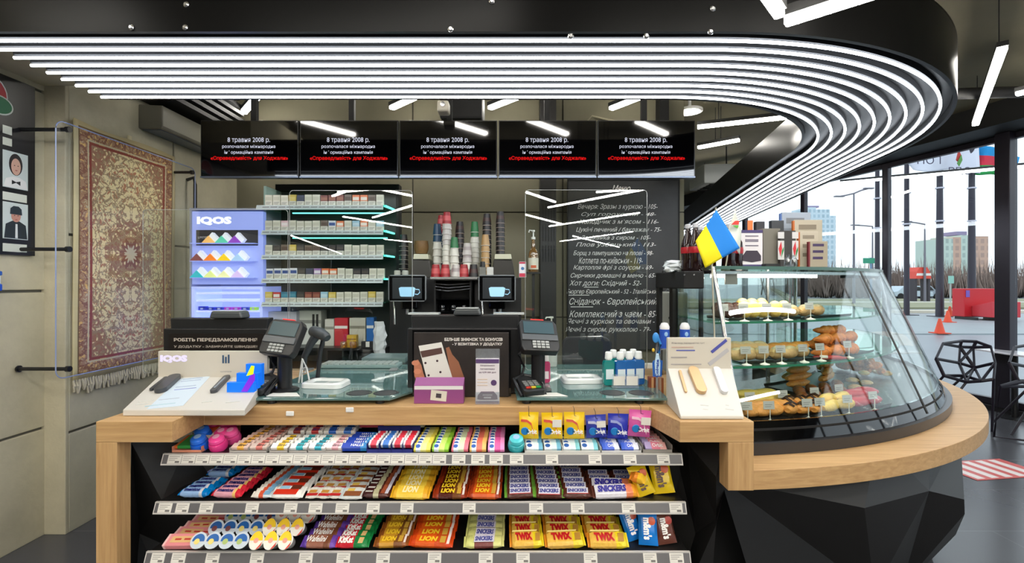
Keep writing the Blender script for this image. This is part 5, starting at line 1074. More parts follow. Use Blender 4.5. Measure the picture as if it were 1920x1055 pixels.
onslope('dark_device', 0.635, 0.45, 0.66, 0.97, 0.027, 0.014, DV); onslope('device_light_strip', 0.635, 0.53, 0.655, 0.88, 0.010, 0.0155, hexm((130,140,150), 0.2))
for v in (0.92, 0.85, 0.66): onslope('printed_line', 0.345, v, 0.345, v+0.012, 0.075, 0.002, hexm((150,165,195), 0.5), 0.001)
onslope('printed_line', 0.36, 0.58, 0.36, 0.595, 0.08, 0.002, hexm((120,130,200), 0.5), 0.001); onslope('printed_line', 0.30, 0.28, 0.30, 0.29, 0.07, 0.002, hexm((170,175,190), 0.5), 0.001); onslope('printed_line', 0.27, 0.12, 0.27, 0.135, 0.10, 0.002, hexm((175,205,215), 0.5), 0.001)
for u, v, w_ in ((0.12,0.22,0.05),(0.11,0.14,0.04),(0.64,0.2,0.035),(0.86,0.2,0.05)): onslope('printed_line', u, v, u, v+0.02, w_, 0.002, hexm((212,212,206), 0.5), 0.001)
# blue stepped leaflets at the right of the stand
p = slope(0.93, 0.42); 
t2 = thing('blue_leaflet_stack', 'bright blue stepped tobacco packs with lime and purple stripe on the display', 'packs', (XX(452,1.96), 1.95, TOP+0.001+z1+0.03))
for q in range(3):
    MB().box(-0.055+0.022*q, 0.055, 0.004+0.03*q, 0.028+0.03*q, 0.0+0.008*q, 0.040+0.033*q).build('pack', hexm((20,110,225), 0.25, es=0.25), t2, bevel=0.001)
MB().prism([(0.005,0.004),(0.03,0.004),(0.06,0.05),(0.06,0.075),(0.05,0.08)], 0.0005, 0.0032, 'y').build('purple_stripe', hexm((120,40,205), 0.3, es=0.25), t2)
MB().prism([(0.028,0.068),(0.055,0.075),(0.06,0.108),(0.048,0.11)], -0.002, 0.0004, 'y').build('lime_stripe', hexm((200,240,30), 0.3, es=0.35), t2)
# --- right device display stand
t = thing('device_display', 'white slanted display stand with gold and white devices at right', 'display stand', (0,0,TOP+0.001))
yf, ybk = 1.755, 1.96
fl, frr = XX(1276,yf), XX(1395,yf); bl, br = XX(1252,ybk), XX(1372,ybk); z1 = 0.012; z2 = ZZ(690,ybk)-TOP-0.001
MB().add([(fl,yf,0),(frr,yf,0),(br,ybk,0),(bl,ybk,0),(fl,yf,z1),(frr,yf,z1),(br,ybk,z2),(bl,ybk,z2)], [(0,3,2,1),(4,5,6,7),(0,1,5,4),(1,2,6,5),(2,3,7,6),(3,0,4,7)]).build('sloped_tray', Wp, t, bevel=0.003)
zt2 = ZZ(633,ybk)-TOP-0.001
MB().box(bl, br-0.002, ybk+0.0006, ybk+0.02, 0, zt2).build('back_board', Wb, t, bevel=0.002)
onslope('gold_stick_device', 0.18, 0.45, 0.17, 0.93, 0.011, 0.009, mt('champagne_gold', (205,170,125), 0.3, 0.5))
onslope('gold_charger_case', 0.43, 0.42, 0.37, 0.98, 0.040, 0.018, mt('champagne_gold', (205,170,125), 0.3, 0.5))
onslope('white_device', 0.78, 0.42, 0.74, 0.98, 0.028, 0.016, hexm((222,222,224), 0.3))
for u, v, w_ in ((0.42,0.2,0.03),(0.42,0.12,0.02),(0.78,0.2,0.012),(0.80,0.12,0.03)): onslope('printed_line', u, v, u, v+0.014, w_, 0.001, hexm((190,188,184), 0.5), 0.001)
q = lambda px, py: (XX(px,ybk), ybk-0.001, ZZ(py,ybk)-TOP-0.001)
text('Різновид передовіттю тут!', XX(1320,ybk)-XX(1259,ybk), 0.008, hexm((110,105,110), 0.5), t, q(1290,643))
for a, b, y_, c in ((1259,1300,651,(195,165,150)),(1268,1303,657,(90,100,180)),(1258,1288,670,(160,155,155)),(1258,1315,683,(165,160,158))):
    MB().box(XX(a,ybk), XX(b,ybk), ybk-0.0012, ybk-0.0002, ZZ(y_+1,ybk)-TOP, ZZ(y_-1,ybk)-TOP).build('printed_line', hexm(c, 0.5), t)
def slant(px0, py0, px1, py1, r_, col):
    a, b = Vector(q(px0,py0)), Vector(q(px1,py1)); d = (b-a).normalized(); s = Vector((-d.z,0,d.x))*r_; MB().prism([((a+s).x,(a+s).z),((a-s).x,(a-s).z),((b-s).x,(b-s).z),((b+s).x,(b+s).z)], ybk-0.0014, ybk-0.0002, 'y').build('printed_device', hexm(col, 0.4), t)
slant(1334,660,1362,637,0.006,(80,85,165)); slant(1329,683,1365,655,0.008,(182,180,182))
# --- monitors / registers
def register(px0, px1, pyt, pyb, Yb, label, hood, printer, ptop):
    t = thing('register_monitor', label, 'monitor', (XX((px0+px1)/2,Yb), Yb, TOP+0.001)); w_ = XX(px1,Yb)-XX(px0,Yb); z0 = ZZ(pyb,Yb)-TOP-0.001; z1_ = ZZ(pyt,Yb)-TOP-0.001
    MB().box(-w_/2, w_/2, 0, 0.03, max(0, z0), z1_).build('screen_back', BLK, t, bevel=0.004)
    hz = ZZ(hood,Yb)-TOP-0.001
    MB().prism([(-w_/2+0.015,z1_-0.02),(w_/2-0.015,z1_-0.02),(w_/2-0.01,hz),(-w_/2+0.01,hz)], 0.031, 0.09, 'y').build('monitor_head', mt('monitor_head', (30,31,33), 0.3), t, bevel=0.005)
    if z0 > 0.02: MB().box(-0.06, 0.06, 0.031, 0.07, 0.0, z0+0.05).build('stand', BLK, t)
    MB().box(-0.12, 0.12, 0.031, 0.22, 0.0, 0.015).build('foot', BLK, t, bevel=0.004)
    x0p, x1p = XX(printer[0],Yb)-XX((px0+px1)/2,Yb), XX(printer[1],Yb)-XX((px0+px1)/2,Yb)
    MB().prism([(x0p,hz+0.0005),(x1p,hz+0.0005),(x1p-0.01,ZZ(ptop,Yb)-TOP),(x0p+0.01,ZZ(ptop,Yb)-TOP)], 0.0, 0.08, 'y').build('customer_display', mt('head_grey', (70,74,76), 0.3), t, bevel=0.008)
    MB().box(x0p+0.014, x1p-0.014, -0.001+0.0, 0.06, ZZ(ptop,Yb)-TOP+0.0004, ZZ(ptop,Yb)-TOP+0.004).build('display_top', mt('top_pale', (190,196,196), 0.2), t)
    return t
r1 = register(306, 500, 616, 700, 2.30, 'black register monitor behind the left display stand', 597, (391,454), 584)
MB().box(XX(317,2.3)-r1.location.x, XX(495,2.3)-r1.location.x, -0.003, -0.0005, ZZ(656,2.3)-r1.location.z, ZZ(625,2.3)-r1.location.z).build('notice_board', mt('notice_dark', (22,16,16), 0.3), r1)
text('РОБІТЬ ПЕРЕДЗАМОВЛЕННЯ', XX(483,2.3)-XX(327,2.3), 0.019, hexm((200,190,180), 0.5), r1, (XX(405,2.3)-r1.location.x, -0.0036, ZZ(637,2.3)-r1.location.z), bold=0.03)
text('У ДОДАТКУ - ЗАБИРАЙТЕ ШВИДШЕ!', XX(483,2.3)-XX(327,2.3), 0.016, hexm((180,170,160), 0.5), r1, (XX(405,2.3)-r1.location.x, -0.0036, ZZ(649,2.3)-r1.location.z), bold=0.02)
r2 = register(764, 977, 615, 754, 2.16, 'large black register monitor in the centre with advert in front', 591, (849,902), 579)
for sx in (-0.19, 0.20): MB().box(sx-0.07, sx+0.07, 0.031, 0.085, ZZ(591,2.16)-TOP+0.0005, ZZ(590,2.16)-TOP+0.006).build('pale_top_edge', mt('top_pale', (190,196,196), 0.2), r2)
# framed advert
Yp = 2.10
ad = thing('advert_poster', 'framed dark advert with a hand holding a white phone, centre of counter', 'poster', (XX(866,Yp), Yp, TOP+0.001)); X0 = XX(866,Yp)
q = lambda px, py: (XX(px,Yp)-X0, ZZ(py,Yp)-TOP-0.001)
MB().box(q(776,0)[0], q(954,0)[0], 0.0, 0.012, max(0.0,q(0,748)[1]), q(0,623)[1]).build('poster_sheet', mt('poster_dark', (46,40,38), 0.35, var=0.3, vs=9), ad, bevel=0.002)
MB().box(q(772,0)[0], q(958,0)[0], 0.0125, 0.018, 0.0, q(0,619)[1]).build('acrylic_back', BLKG, ad)
def pol(nm, pts, d, c): return MB().prism([q(a, b) for a, b in pts], -d-0.0008, -d, 'y').build(nm, hexm(c, 0.4), ad)
pol('printed_hand', [(836,652),(842,650),(848,664),(860,678),(872,712),(870,716),(848,716)], 0.0004, (150,98,72))
pol('printed_hand', [(776,676),(784,674),(790,684),(794,700),(800,716),(782,716),(777,704)], 0.0004, (186,120,92))
for a, b in ((779,680),(783,696),(790,710)): pol('printed_finger', [(a+6*math.cos(s*0.6)*1.2, b+5*math.sin(s*0.6)) for s in range(11)], 0.0014, (205,135,105))
pol('printed_phone', [(785,648),(828,641),(851,716),(802,716)], 0.0024, (224,222,216)); pol('phone_header', [(788,658),(828,651),(830,662),(792,670)], 0.0034, (88,62,58))
for a, b in ((798,680),(820,676),(804,703),(826,697)): pol('phone_dot', [(a+2.2*math.cos(s*0.7), b+2.2*math.sin(s*0.7)) for s in range(9)], 0.0034, (60,42,50))
text('БІЛЬШЕ ЗНИЖОК ТА БОНУСІВ', XX(942,Yp)-XX(833,Yp), 0.014, hexm((225,220,215), 0.4), ad, (q(888,0)[0], -0.001, q(0,636)[1]), bold=0.04)
text('- У ВІЗИТІВКА У ДОДАТКУ', XX(942,Yp)-XX(848,Yp), 0.014, hexm((225,220,215), 0.4), ad, (q(895,0)[0], -0.001, q(0,645)[1]), bold=0.04)
t = thing('card_box', 'purple card box with white band and card, before the advert', 'card box', (XX(823,1.99), 1.985, TOP+0.001))
w_ = 0.205
MB().prism([(0,0),(0.055,0),(0.055,0.098),(0.045,0.10),(0,0.075)], -w_/2, w_/2, 'x').build('carton', hexm((142,72,128), 0.4), t, bevel=0.001)
sl_ = math.atan2(0.045, 0.025)
MB().box(-w_/2+0.002, w_/2-0.002, -0.001, -0.0002, 0.058, 0.073).build('white_band', hexm((226,222,222), 0.5), t)
c = MB().box(-0.033, 0.033, -0.0022, -0.0008, -0.021, 0.021).build('card', hexm((214,208,196), 0.4), t, loc=(0.0,-0.0004,0.033), rot=(0,R(6),0)); MB().box(-0.011,0.011,-0.0032,-0.0024,-0.009,0.009).build('printed_mark', hexm((70,60,70), 0.4), c)
t = thing('leaflet_holder', 'slim holder with white car leaflet standing right of the purple box', 'leaflet holder', (XX(914,1.98), 1.975, TOP+0.001))
MB().box(-0.0485, 0.0485, 0.002, 0.02, 0, 0.185).build('leaflet', hexm((222,216,220), 0.5), t, bevel=0.001)
MB().box(-0.048, 0.048, 0.0005, 0.0017, 0.0, 0.012).box(-0.048, 0.048, 0.0005, 0.0017, 0.168, 0.185).build('purple_band', hexm((88,62,110), 0.5), t)
for s, zz, ww in (('Оформлюємо',0.158,0.06),('Автовкладку',0.144,0.062),('на 4,99 000 дол',0.130,0.07)): text(s, ww, 0.008, hexm((110,90,110), 0.5), t, (0,0.0012,zz), bold=0.03)
for zz in (0.10, 0.088, 0.076): MB().box(-0.042, 0.0, 0.0008, 0.0017, zz, zz+0.004).build('printed_line', hexm((214,196,180), 0.5), t)
MB().cyl((0,0,0), 0.012, -0.0012, 'y', 18).build('round_seal', hexm((85,58,105), 0.5), t, loc=(0.026,0.0017,0.088))
MB().prism([(-0.042,0.02),(-0.040,0.036),(-0.026,0.052),(0.026,0.052),(0.040,0.036),(0.042,0.02),(0.03,0.018),(-0.03,0.018)], 0.0006, 0.0017, 'y').build('car_picture', hexm((105,78,100), 0.4), t)
MB().box(-0.015,0.015,0.0,0.0006,0.024,0.03).box(-0.02,0.02,0.0,0.0006,0.036,0.039).build('car_plate', hexm((205,196,200), 0.4), t)
MB().box(-0.05, 0.05, 0.0215, 0.023, 0, 0.225).box(-0.05, 0.05, -0.0035, -0.001, 0, 0.05).build('clear_holder', PET, t)
# --- payment terminals on poles
def terminal(px, py, label, tilt, rz, Yt_, red):
    x = XX(px, Yt_); zc = ZZ(py, Yt_)-TOP-0.029
    t = thing('payment_terminal', label, 'payment terminal', (x, Yt_, TOP+0.029))
    MB().lathe([(0.058,0),(0.060,0.006),(0.050,0.012),(0.030,0.016),(0.030,zc-0.03)], 22).build('pole', BLK, t, smooth=True)
    h = MB().prism([(-0.075,-0.085),(0.075,-0.085),(0.085,-0.065),(0.085,0.055),(0.07,0.075),(-0.07,0.075),(-0.085,0.055),(-0.085,-0.065)], -0.022, 0.018).build('terminal_head', mt('terminal_black', (30,31,33), 0.35), t, bevel=0.005, loc=(0,-0.01,zc+0.02), rot=(R(tilt),R(4),rz))
    MB().box(-0.068, 0.068, 0.0, 0.062, 0.0185, 0.021).build('terminal_screen', mt('terminal_glass', (70,90,98), 0.08), h, bevel=0.002)
    MB().box(-0.08, 0.08, -0.035, -0.006, 0.0185, 0.024).build('grey_panel', mt('terminal_grey', (84,88,92), 0.3), h, bevel=0.003)
    kb_ = MB()
    for r_ in range(3):
        for c_ in range(4): kb_.box(-0.036+0.019*c_, -0.021+0.019*c_, -0.048-0.013*r_, -0.039-0.013*r_, 0.0185, 0.0235)
    kb_.build('keypad', mt('key_grey', (165,168,165), 0.4), h)
    MB().box(-0.03, 0.03, 0.0755, 0.080, 0.0, 0.016).build('red_light_bar', mt('red_bar', (220,50,45), 0.3, es=0.5), h, bevel=0.002)
    MB().tube([(-0.03,0.02,zc-0.02),(-0.085,0.03,zc*0.7),(-0.06,0.03,zc*0.45),(-0.075,0.02,0.05),(-0.05,0.01,0.012)], 0.006, 8).build('cable', BLK, t, smooth=True)
    return t
terminal(534, 640, 'black payment terminal on a pole right of the left display stand', 62, R(-14), 2.10, 1)
terminal(1009, 638, 'black payment terminal on a pole right of the central advert', 50, R(12), 2.10, 1)
def pinpad(px, Y, rz, label, z=TOP+0.0285):
    t = thing('pin_pad', label, 'pin pad', (XX(px,Y), Y, z+0.001), rz)
    h = MB().prism([(-0.045,-0.065),(0.045,-0.065),(0.05,-0.05),(0.04,0.07),(-0.04,0.07),(-0.05,-0.05)], 0, 0.028).build('body', mt('terminal_black', (30,31,33), 0.35), t, bevel=0.006, rot=(R(16),0,0), loc=(0,0.01,0.018))
    kb_ = MB()
    for r_ in range(3):
        for c_ in range(3): kb_.box(-0.032+0.023*c_, -0.014+0.023*c_, -0.028-0.0*r_+0.016*r_, -0.018+0.016*r_, 0.0285, 0.0325)
    kb_.build('keypad', mt('key_grey_dark', (130,132,130), 0.4), h)
    for c_, cc in enumerate(((200,60,50),(220,190,60),(50,150,80))): MB().box(-0.034+0.023*c_, -0.014+0.023*c_, -0.048, -0.038, 0.0285, 0.033).build('colour_key', hexm(cc, 0.3), h)
    MB().tube([(-0.052,-0.04,0.0),(-0.058,0.0,0.03),(-0.055,0.05,0.055),(0,0.075,0.065),(0.055,0.05,0.055),(0.058,0.0,0.03),(0.052,-0.04,0.0)], 0.008, 8, flat=1.0).build('cradle', BLK, t, smooth=True)
pinpad(487, 2.05, R(-8), 'black pin pad in a cradle overlapping the left display stand')
pinpad(994, 2.04, R(20), 'black pin pad in a cradle at the foot of the right terminal')
# receipt papers on glass
for k, (px, Y, w_) in enumerate([(537,2.02,0.14),(1023,2.02,0.18)]):
    tag(MB().prism([(-w_/2,-0.03),(w_/2,-0.03),(w_/2-0.04,0.03),(-w_/2,0.03)], 0, 0.002).build('paper_sheet', PAPER, loc=(XX(px,Y),Y,ZG+0.0008)), ['white paper slip on the left glass under the pole terminal','white paper slip on the right glass beside the pin pad'][k], 'paper slip')
# coin trays
for k, (px, Y) in enumerate([(612,2.20),(1090,2.30)]):
    t = thing('coin_tray', ['clear plastic coin tray on the left glass top','clear plastic coin tray on the right glass top'][k], 'coin tray', (XX(px,Y), Y, ZG+0.0008), R(-6 if k == 0 else 4))
    P = [(a, b) for a, b in rr_poly(-0.085, 0.085, -0.06, 0.06, 0.025)]
    MB().loft([[(a*1.12,b*1.12,0) for a, b in P],[(a*1.1,b*1.1,0.018) for a, b in P],[(a,b,0.024) for a, b in P],[(a*0.85,b*0.8,0.024) for a, b in P],[(a*0.8,b*0.75,0.012) for a, b in P]]).build('tray_body', mt('tray_clear_white', (225,228,226), 0.15, coat=0.4), t, smooth=True)
    for s in (-1, 1): MB().box(s*0.036-0.028, s*0.036+0.028, -0.034, 0.034, 0.0125, 0.0135).build('printed_inlay', hexm((130,145,142), 0.4), t)
# barcode scanner on stand
t = thing('barcode_scanner', 'dark grey barcode scanner in a stand on the left glass', 'scanner', (XX(580,2.3), 2.3, ZG+0.001))
g0 = TOP+0.0295
def sp(px, py, dy=0.0): return Vector((XX(px,2.3)-XX(580,2.3), dy, ZZ(py,2.3)-g0))
MB().tube([sp(566,690,0.02), sp(571,668), sp(582,645), sp(592,630)], [0.012,0.014,0.018,0.022], 12).build('handle', mt('scanner_grey', (62,66,70), 0.35), t, smooth=True)
MB().tube([sp(581,620,0.03), sp(586,621,0.01), sp(604,624,-0.02), sp(618,630,-0.04), sp(621,632,-0.045)], [0.018,0.026,0.028,0.022,0.017], 14).build('scan_head', mt('scanner_grey', (62,66,70), 0.35), t, smooth=True)
MB().tube([sp(603,636,0.02), sp(596,660,0.03), sp(593,690,0.03), sp(590,716,0.03)], 0.010, 10).lathe([(0.045,0.0),(0.045,0.006),(0.01,0.012)], 20, c=(sp(590,716).x,0.03,0)).build('stand', mt('scanner_stand', (45,47,50), 0.4), t, smooth=True)
tag(MB().tube([(XX(560,2.25),2.25,ZG+0.003),(XX(567,2.25),2.25,ZZ(672,2.25)),(XX(575,2.25),2.25,ZZ(690,2.25)),(XX(581,2.25),2.25,ZG+0.003)], 0.004, 6).tube([(XX(566,2.25),2.25,ZG+0.003),(XX(567,2.25),2.25,ZZ(675,2.25))], 0.004, 6).tube([(XX(572,2.25),2.22,ZZ(690,2.25)),(XX(582,2.25),2.2,ZZ(684,2.25)),(XX(581,2.25),2.2,ZZ(694,2.25)),(XX(573,2.25),2.22,ZZ(698,2.25))], 0.0035, 6).build('wire_stand', WHT, smooth=True), 'small white wire stand before the barcode scanner', 'wire stand')
# keyboard and black boxes on the staff side seen over the left glass
t = thing('keyboard', 'pale keyboard behind the coin tray on the left counter', 'keyboard', (XX(668,2.68), 2.70, TOP+0.0295))
MB().box(-0.19, 0.24, -0.06, 0.06, 0, 0.018).build('base', hexm((150,170,170), 0.4), t, bevel=0.004)
kb_ = MB()
for r_ in range(4):
    for c_ in range(12): kb_.box(-0.18+0.034*c_, -0.152+0.034*c_, -0.052+0.026*r_, -0.03+0.026*r_, 0.0185, 0.026)
kb_.build('keys', hexm((190,196,194), 0.4), t)
t = thing('black_cash_box', 'black device box with grey top on the staff side left of the monitor', 'device', (XX(722,2.9), 2.86, 0.93))
MB().box(-0.13, 0.13, 0, 0.2, 0, ZZ(678,2.9)-0.93).build('body', mt('device_black', (40,42,44), 0.35), t, bevel=0.004); MB().box(-0.13,0.13,0.0,0.2,ZZ(678,2.9)-0.9295,ZZ(669,2.9)-0.93).build('lid', mt('lid_greygreen', (110,130,130), 0.3), t, bevel=0.003); MB().cyl((-0.115,-0.0005,0.1), 0.004, -0.002, 'y', 10).build('indicator_light', WHT, t)
sh2 = thing('staff_side_shelf', 'black ledge on the staff side of the counter', 'shelf', (0,0,0)); MB().box(-1.3, 0.75, 2.81, 3.1, 0.90, 0.9295).box(-1.3,-1.27,2.81,3.1,0,0.8995).box(0.72,0.75,2.81,3.1,0,0.8995).build('ledge', BLKM, sh2)
# --- bottles on the right glass
def mouthwash(c):
    o = thing('mouthwash_bottle', 'x', 'bottle')
    MB().prism(rr_poly(-0.026, 0.026, 0.0, 0.115, 0.012, 3), -0.014, 0.014, 'y').build('bottle_body', glass('liquid_%d' % c[0], c, 0.02, 0.08, 0.5, 0.55, c), o, bevel=0.004)
    MB().lathe([(0.013,0.116),(0.013,0.12),(0.017,0.121),(0.015,0.15),(0.012,0.153)], 16).build('cap', hexm((235,238,236), 0.3), o, smooth=True)
    MB().box(-0.018, 0.018, -0.0165, -0.0148, 0.03, 0.075).build('label', hexm((214,228,232), 0.4), o)
    return Proto(o)
tc_, bl_ = mouthwash((30,170,165)), mouthwash((40,130,215))
pos = [(1141,2.20,0,'teal mouthwash bottle at the left front of the group'),(1150,2.27,0,'teal mouthwash bottle behind the left front one'),(1163,2.20,1,'blue mouthwash bottle second in the front row'),(1168,2.28,0,'teal mouthwash bottle in the middle back'),(1180,2.21,1,'blue mouthwash bottle third in the front row'),(1187,2.29,1,'blue mouthwash bottle, tallest looking at the back'),(1197,2.22,1,'blue mouthwash bottle at the right end of the front row')]
for px, Y, k, l in pos: (bl_ if k else tc_).put((XX(px,Y), Y, ZG+0.003), (0,0,R(10)), l, 'bottle', 'mouthwash bottles')
t = thing('clear_price_holder', 'clear acrylic stand with white labels before the mouthwash bottles', 'label stand', (XX(1173,2.15), 2.15, ZG+0.001))
MB().box(-0.06,0.06,-0.004,0.17,0,0.0016).box(-0.06,0.06,0.0,0.002,0.0018,0.06).build('acrylic', PET, t)
for s in (-0.029, 0.029): MB().box(s-0.025, s+0.025, -0.002, -0.0005, 0.012, 0.052).build('price_label', LBL, t)
t = thing('pink_bottle', 'pink and white bottle standing behind the right terminal pole', 'bottle', (XX(1021,2.25), 2.27, ZG+0.001))
MB().prism(rr_poly(-0.028, 0.028, 0.0, 0.10, 0.012, 3), -0.016, 0.016, 'y').build('bottle_body', glass('liquid_pink', (225,90,140), 0.02, 0.08, 0.5, 0.6, (222,90,140)), t, bevel=0.004)
MB().prism([(-0.02,0.101),(0.02,0.101),(0.018,0.14),(0.01,0.147),(-0.01,0.147),(-0.018,0.14)], -0.014, 0.014, 'y').build('cap', hexm((235,232,232), 0.3), t, bevel=0.003); MB().box(-0.02,0.02,-0.0185,-0.0165,0.02,0.055).build('label', hexm((240,225,230), 0.4), t)
Y = 2.72
t = thing('sanitizer_bottle', 'white pump sanitizer bottle behind the right payment terminal', 'bottle', (XX(1034,Y), Y, ZG+0.001)); h_ = ZZ(612,Y)-ZG
MB().lathe([(0.030,0),(0.032,0.01),(0.032,h_-0.03),(0.016,h_-0.005),(0.012,h_)], 18).build('bottle_body', hexm((205,205,200), 0.3), t, smooth=True)
MB().lathe([(0.014,h_+0.0005),(0.014,h_+0.015),(0.004,h_+0.018),(0.004,h_+0.045),(0.012,h_+0.047),(0.012,h_+0.056)], 14).tube([(0,0,h_+0.052),(-0.03,-0.01,h_+0.052),(-0.034,-0.012,h_+0.044)], 0.004, 6).build('pump', hexm((225,225,215), 0.3), t, smooth=True)
MB().lathe([(0.0328,h_-0.075),(0.0328,h_-0.065)], 18, caps=False).build('red_label_line', hexm((190,60,70), 0.4), t)
# brush pack, roll-on sticks, boxes left of the right stand
t = thing('toothbrush_pack', 'blue toothbrush blister pack hanging left of the right display stand', 'toothbrush pack', (XX(1234,2.0), 2.0, TOP+0.03)); 
def b2(px, py): return (XX(px,2.0)-XX(1234,2.0), ZZ(py,2.0)-TOP-0.03)
MB().prism([b2(1225,706),(b2(1241,706)),b2(1243,676),b2(1239,675),b2(1226,676),b2(1224,680)], 0.002, 0.008, 'y').build('card', hexm((40,100,190), 0.3), t)
MB().prism([b2(1228,704),b2(1237,704),b2(1238,680),b2(1235,662),b2(1230,662),b2(1227,680)], -0.006, 0.0015, 'y').build('blister', hexm((190,220,240), 0.15), t, bevel=0.003)
text('Colgate', 0.075, 0.016, hexm((30,70,170), 0.4), t, (b2(1232,0)[0], -0.0068, b2(0,690)[1]), (R(90),R(-88),0), bold=0.04)
MB().tube([(b2(1236,662)[0],0.003,b2(0,662)[1]),(b2(1239,645)[0],0.003,b2(0,645)[1]),(b2(1233,630)[0],0.003,b2(0,630)[1])], 0.005, 8).ell((b2(1230,0)[0],0.003,b2(0,633)[1]), 0.014, 0.005, 0.022).build('hook_handle', hexm((60,140,215), 0.25), t, smooth=True)
MB().ell((b2(1225,0)[0],0.0,b2(0,656)[1]), 0.006, 0.005, 0.008).build('yellow_tip', hexm((235,190,50), 0.3), t, smooth=True)
MB().box(-0.004,0.004,0.012,0.018,-0.001,b2(0,640)[1]).build('display_rod', CHR, t)
for k, px in enumerate((1246, 1284)):
    Y = 2.15
    o = thing('roll_on_stick', ['blue stick with white round cap, left of two above the right display','blue stick with white round cap, right of two above the right display'][k], 'deodorant', (XX(px,Y), Y, TOP+0.001)); o.location.z = TOP+0.21; h_ = ZZ(617,Y)-TOP-0.21
    MB().lathe([(0.022,0),(0.022,h_)], 18).build('stick_body', hexm((45,85,185), 0.3), o, smooth=True); MB().lathe([(0.021,h_+0.0005),(0.022,h_+0.012),(0.014,h_+0.028),(0.002,h_+0.031)], 18).build('cap', hexm((230,230,232), 0.25), o, smooth=True)
    MB().ell((0,-0.0222,h_-0.02), 0.008, 0.001, 0.010).build('round_print', hexm((150,190,230), 0.3), o)
tag(MB().box(-0.05,0.05,0,0.07,0,0.09).build('carton', hexm((150,148,140), 0.5), bevel=0.002, loc=(XX(1300,2.3),2.3,TOP+0.18)), 'grey carton resting above the right display stand', 'carton') if False else None
for k, (px, Y, c) in enumerate([(1224,2.16,(140,70,40)),(1238,2.14,(150,85,50))]):
    o = tag(MB().box(-0.016,0.016,0,0.03,0,0.075).build('brown_carton', hexm(c, 0.4), loc=(XX(px,Y),Y,TOP+0.0005), bevel=0.002), ['brown carton left of the right display stand, darker one','brown carton left of the right display stand, striped one'][k], 'carton')
    MB().box(-0.006,0.004,-0.001,-0.0002,0.002,0.073).build('pale_stripe', hexm((220,170,120), 0.4), o)
tag(MB().box(-0.045,0.045,0,0.03,0,0.03).build('tissue_pack', hexm((222,222,218), 0.5), loc=(XX(1216,2.62),2.62,TOP+0.03), bevel=0.006), 'white soft pack at the back right of the glass top', 'pack')
t = thing('clear_riser', 'clear acrylic riser behind the right display carrying two blue sticks', 'riser', (XX(1265,2.15), 2.15, TOP+0.001)); MB().box(-0.075,0.075,-0.035,0.035,0.2035,0.2085).box(-0.075,-0.071,-0.035,0.035,0,0.203).box(0.071,0.075,-0.035,0.035,0,0.203).build('acrylic', PET, t)
# office chair behind the counter
Y = 3.15
t = thing('office_chair', 'dark padded office chair behind the right counter', 'chair', (XX(1100,Y), Y+0.1, 0))
x0, x1 = XX(1056,Y)-XX(1100,Y), XX(1148,Y)-XX(1100,Y)
MB().prism(rr_poly(x0, x1, ZZ(692,Y), ZZ(633,Y), 0.05), -0.06, -0.02, 'y').build('backrest', mt('chair_black_fabric', (44,44,47), 0.8), t, bevel=0.01)
MB().tube([(x0+0.03,-0.01,ZZ(636,Y)),(x1-0.05,-0.01,ZZ(634,Y)),(x1-0.01,-0.01,ZZ(645,Y)),(x1-0.0,-0.01,ZZ(690,Y))], 0.008, 8).build('back_frame', CHR, t, smooth=True)
MB().prism(rr_poly(-0.22, 0.22, 0.05, 0.48, 0.08), 0.45, 0.52, 'z').build('seat', mt('chair_black_fabric', (44,44,47), 0.8), t, bevel=0.015)
MB().box(-0.02, 0.02, -0.015, 0.03, 0.45, ZZ(692,Y)+0.05).build('back_bracket', BLK, t)
MB().cyl((0,0.25,0.08), 0.025, 0.365, n=14).build('gas_post', BLK, t, smooth=True)
for i in range(5):
    a = 2*math.pi*i/5; MB().tube([(0,0.25,0.09),(0.26*math.cos(a),0.25+0.26*math.sin(a),0.06)], 0.015, 8).ell((0.26*math.cos(a),0.25+0.26*math.sin(a),0.03), 0.028, 0.028, 0.03).build('leg', BLK, t, smooth=True)
# ------------------------------------------------------------------ curved pastry case on the platform
pcz = thing('pastry_case', 'curved glass pastry display case with black base on the oak platform', 'display case', (0,0,0))
LX = 0.92
def band(r0, z0, r1, z1, th, nm, mat, a1=R(82), n=60, smooth=True):
    """curved band of thickness th between two circles, left end cut by the plane X=LX"""
    rings = []
    for i in range(n+1):
        ring = []
        for r, z in ((r0, z0), (r1, z1), (r1-th, z1), (r0-th, z0)):
            a0 = math.asin((LX-C2[0])/r); a = a0+(a1-a0)*i/n
            ring.append((C2[0]+r*math.sin(a), C2[1]-r*math.cos(a), z))
        rings.append(ring)
    return MB().loft(rings).build(nm, mat, pcz, smooth=smooth)
def annulus(r0, r1, z0, z1, nm, mat, a1=R(81), n=60):
    rings = []
    for i in range(n+1):
        ring = []
        for r, z in ((r0,z0),(r1,z0),(r1,z1),(r0,z1)):
            a0 = math.asin((LX+0.008-C2[0])/r); a = a0+(a1-a0)*i/n; ring.append((C2[0]+r*math.sin(a), C2[1]-r*math.cos(a), z))
        rings.append(ring)
    return MB().loft(rings).build(nm, mat, pcz, smooth=False)
ZB0 = PZ+0.001
RB, RT_, ZB, ZT = 2.24, 1.956, 0.92, 1.62
def rc(z): return RB-(RB-RT_)*(z-ZB)/(ZT-ZB)
band(2.262, ZB0, 2.262, ZB, 0.03, 'base_ring', mt('base_ring_grey', (58,58,60), 0.3, 0.4))
band(rc(0.921), 0.921, rc(0.992), 0.992, 0.012, 'black_lower_glass', mt('case_black_glass', (6,6,7), 0.04, spec=0.8))
band(rc(0.993), 0.993, rc(1.612), 1.612, 0.006, 'curved_glass', glass('case_glass', (248,252,251), 0, 0.035, 0.35))
band(2.225, ZB0, 2.225, 0.966, 0.6, 'base_body', BLKM)
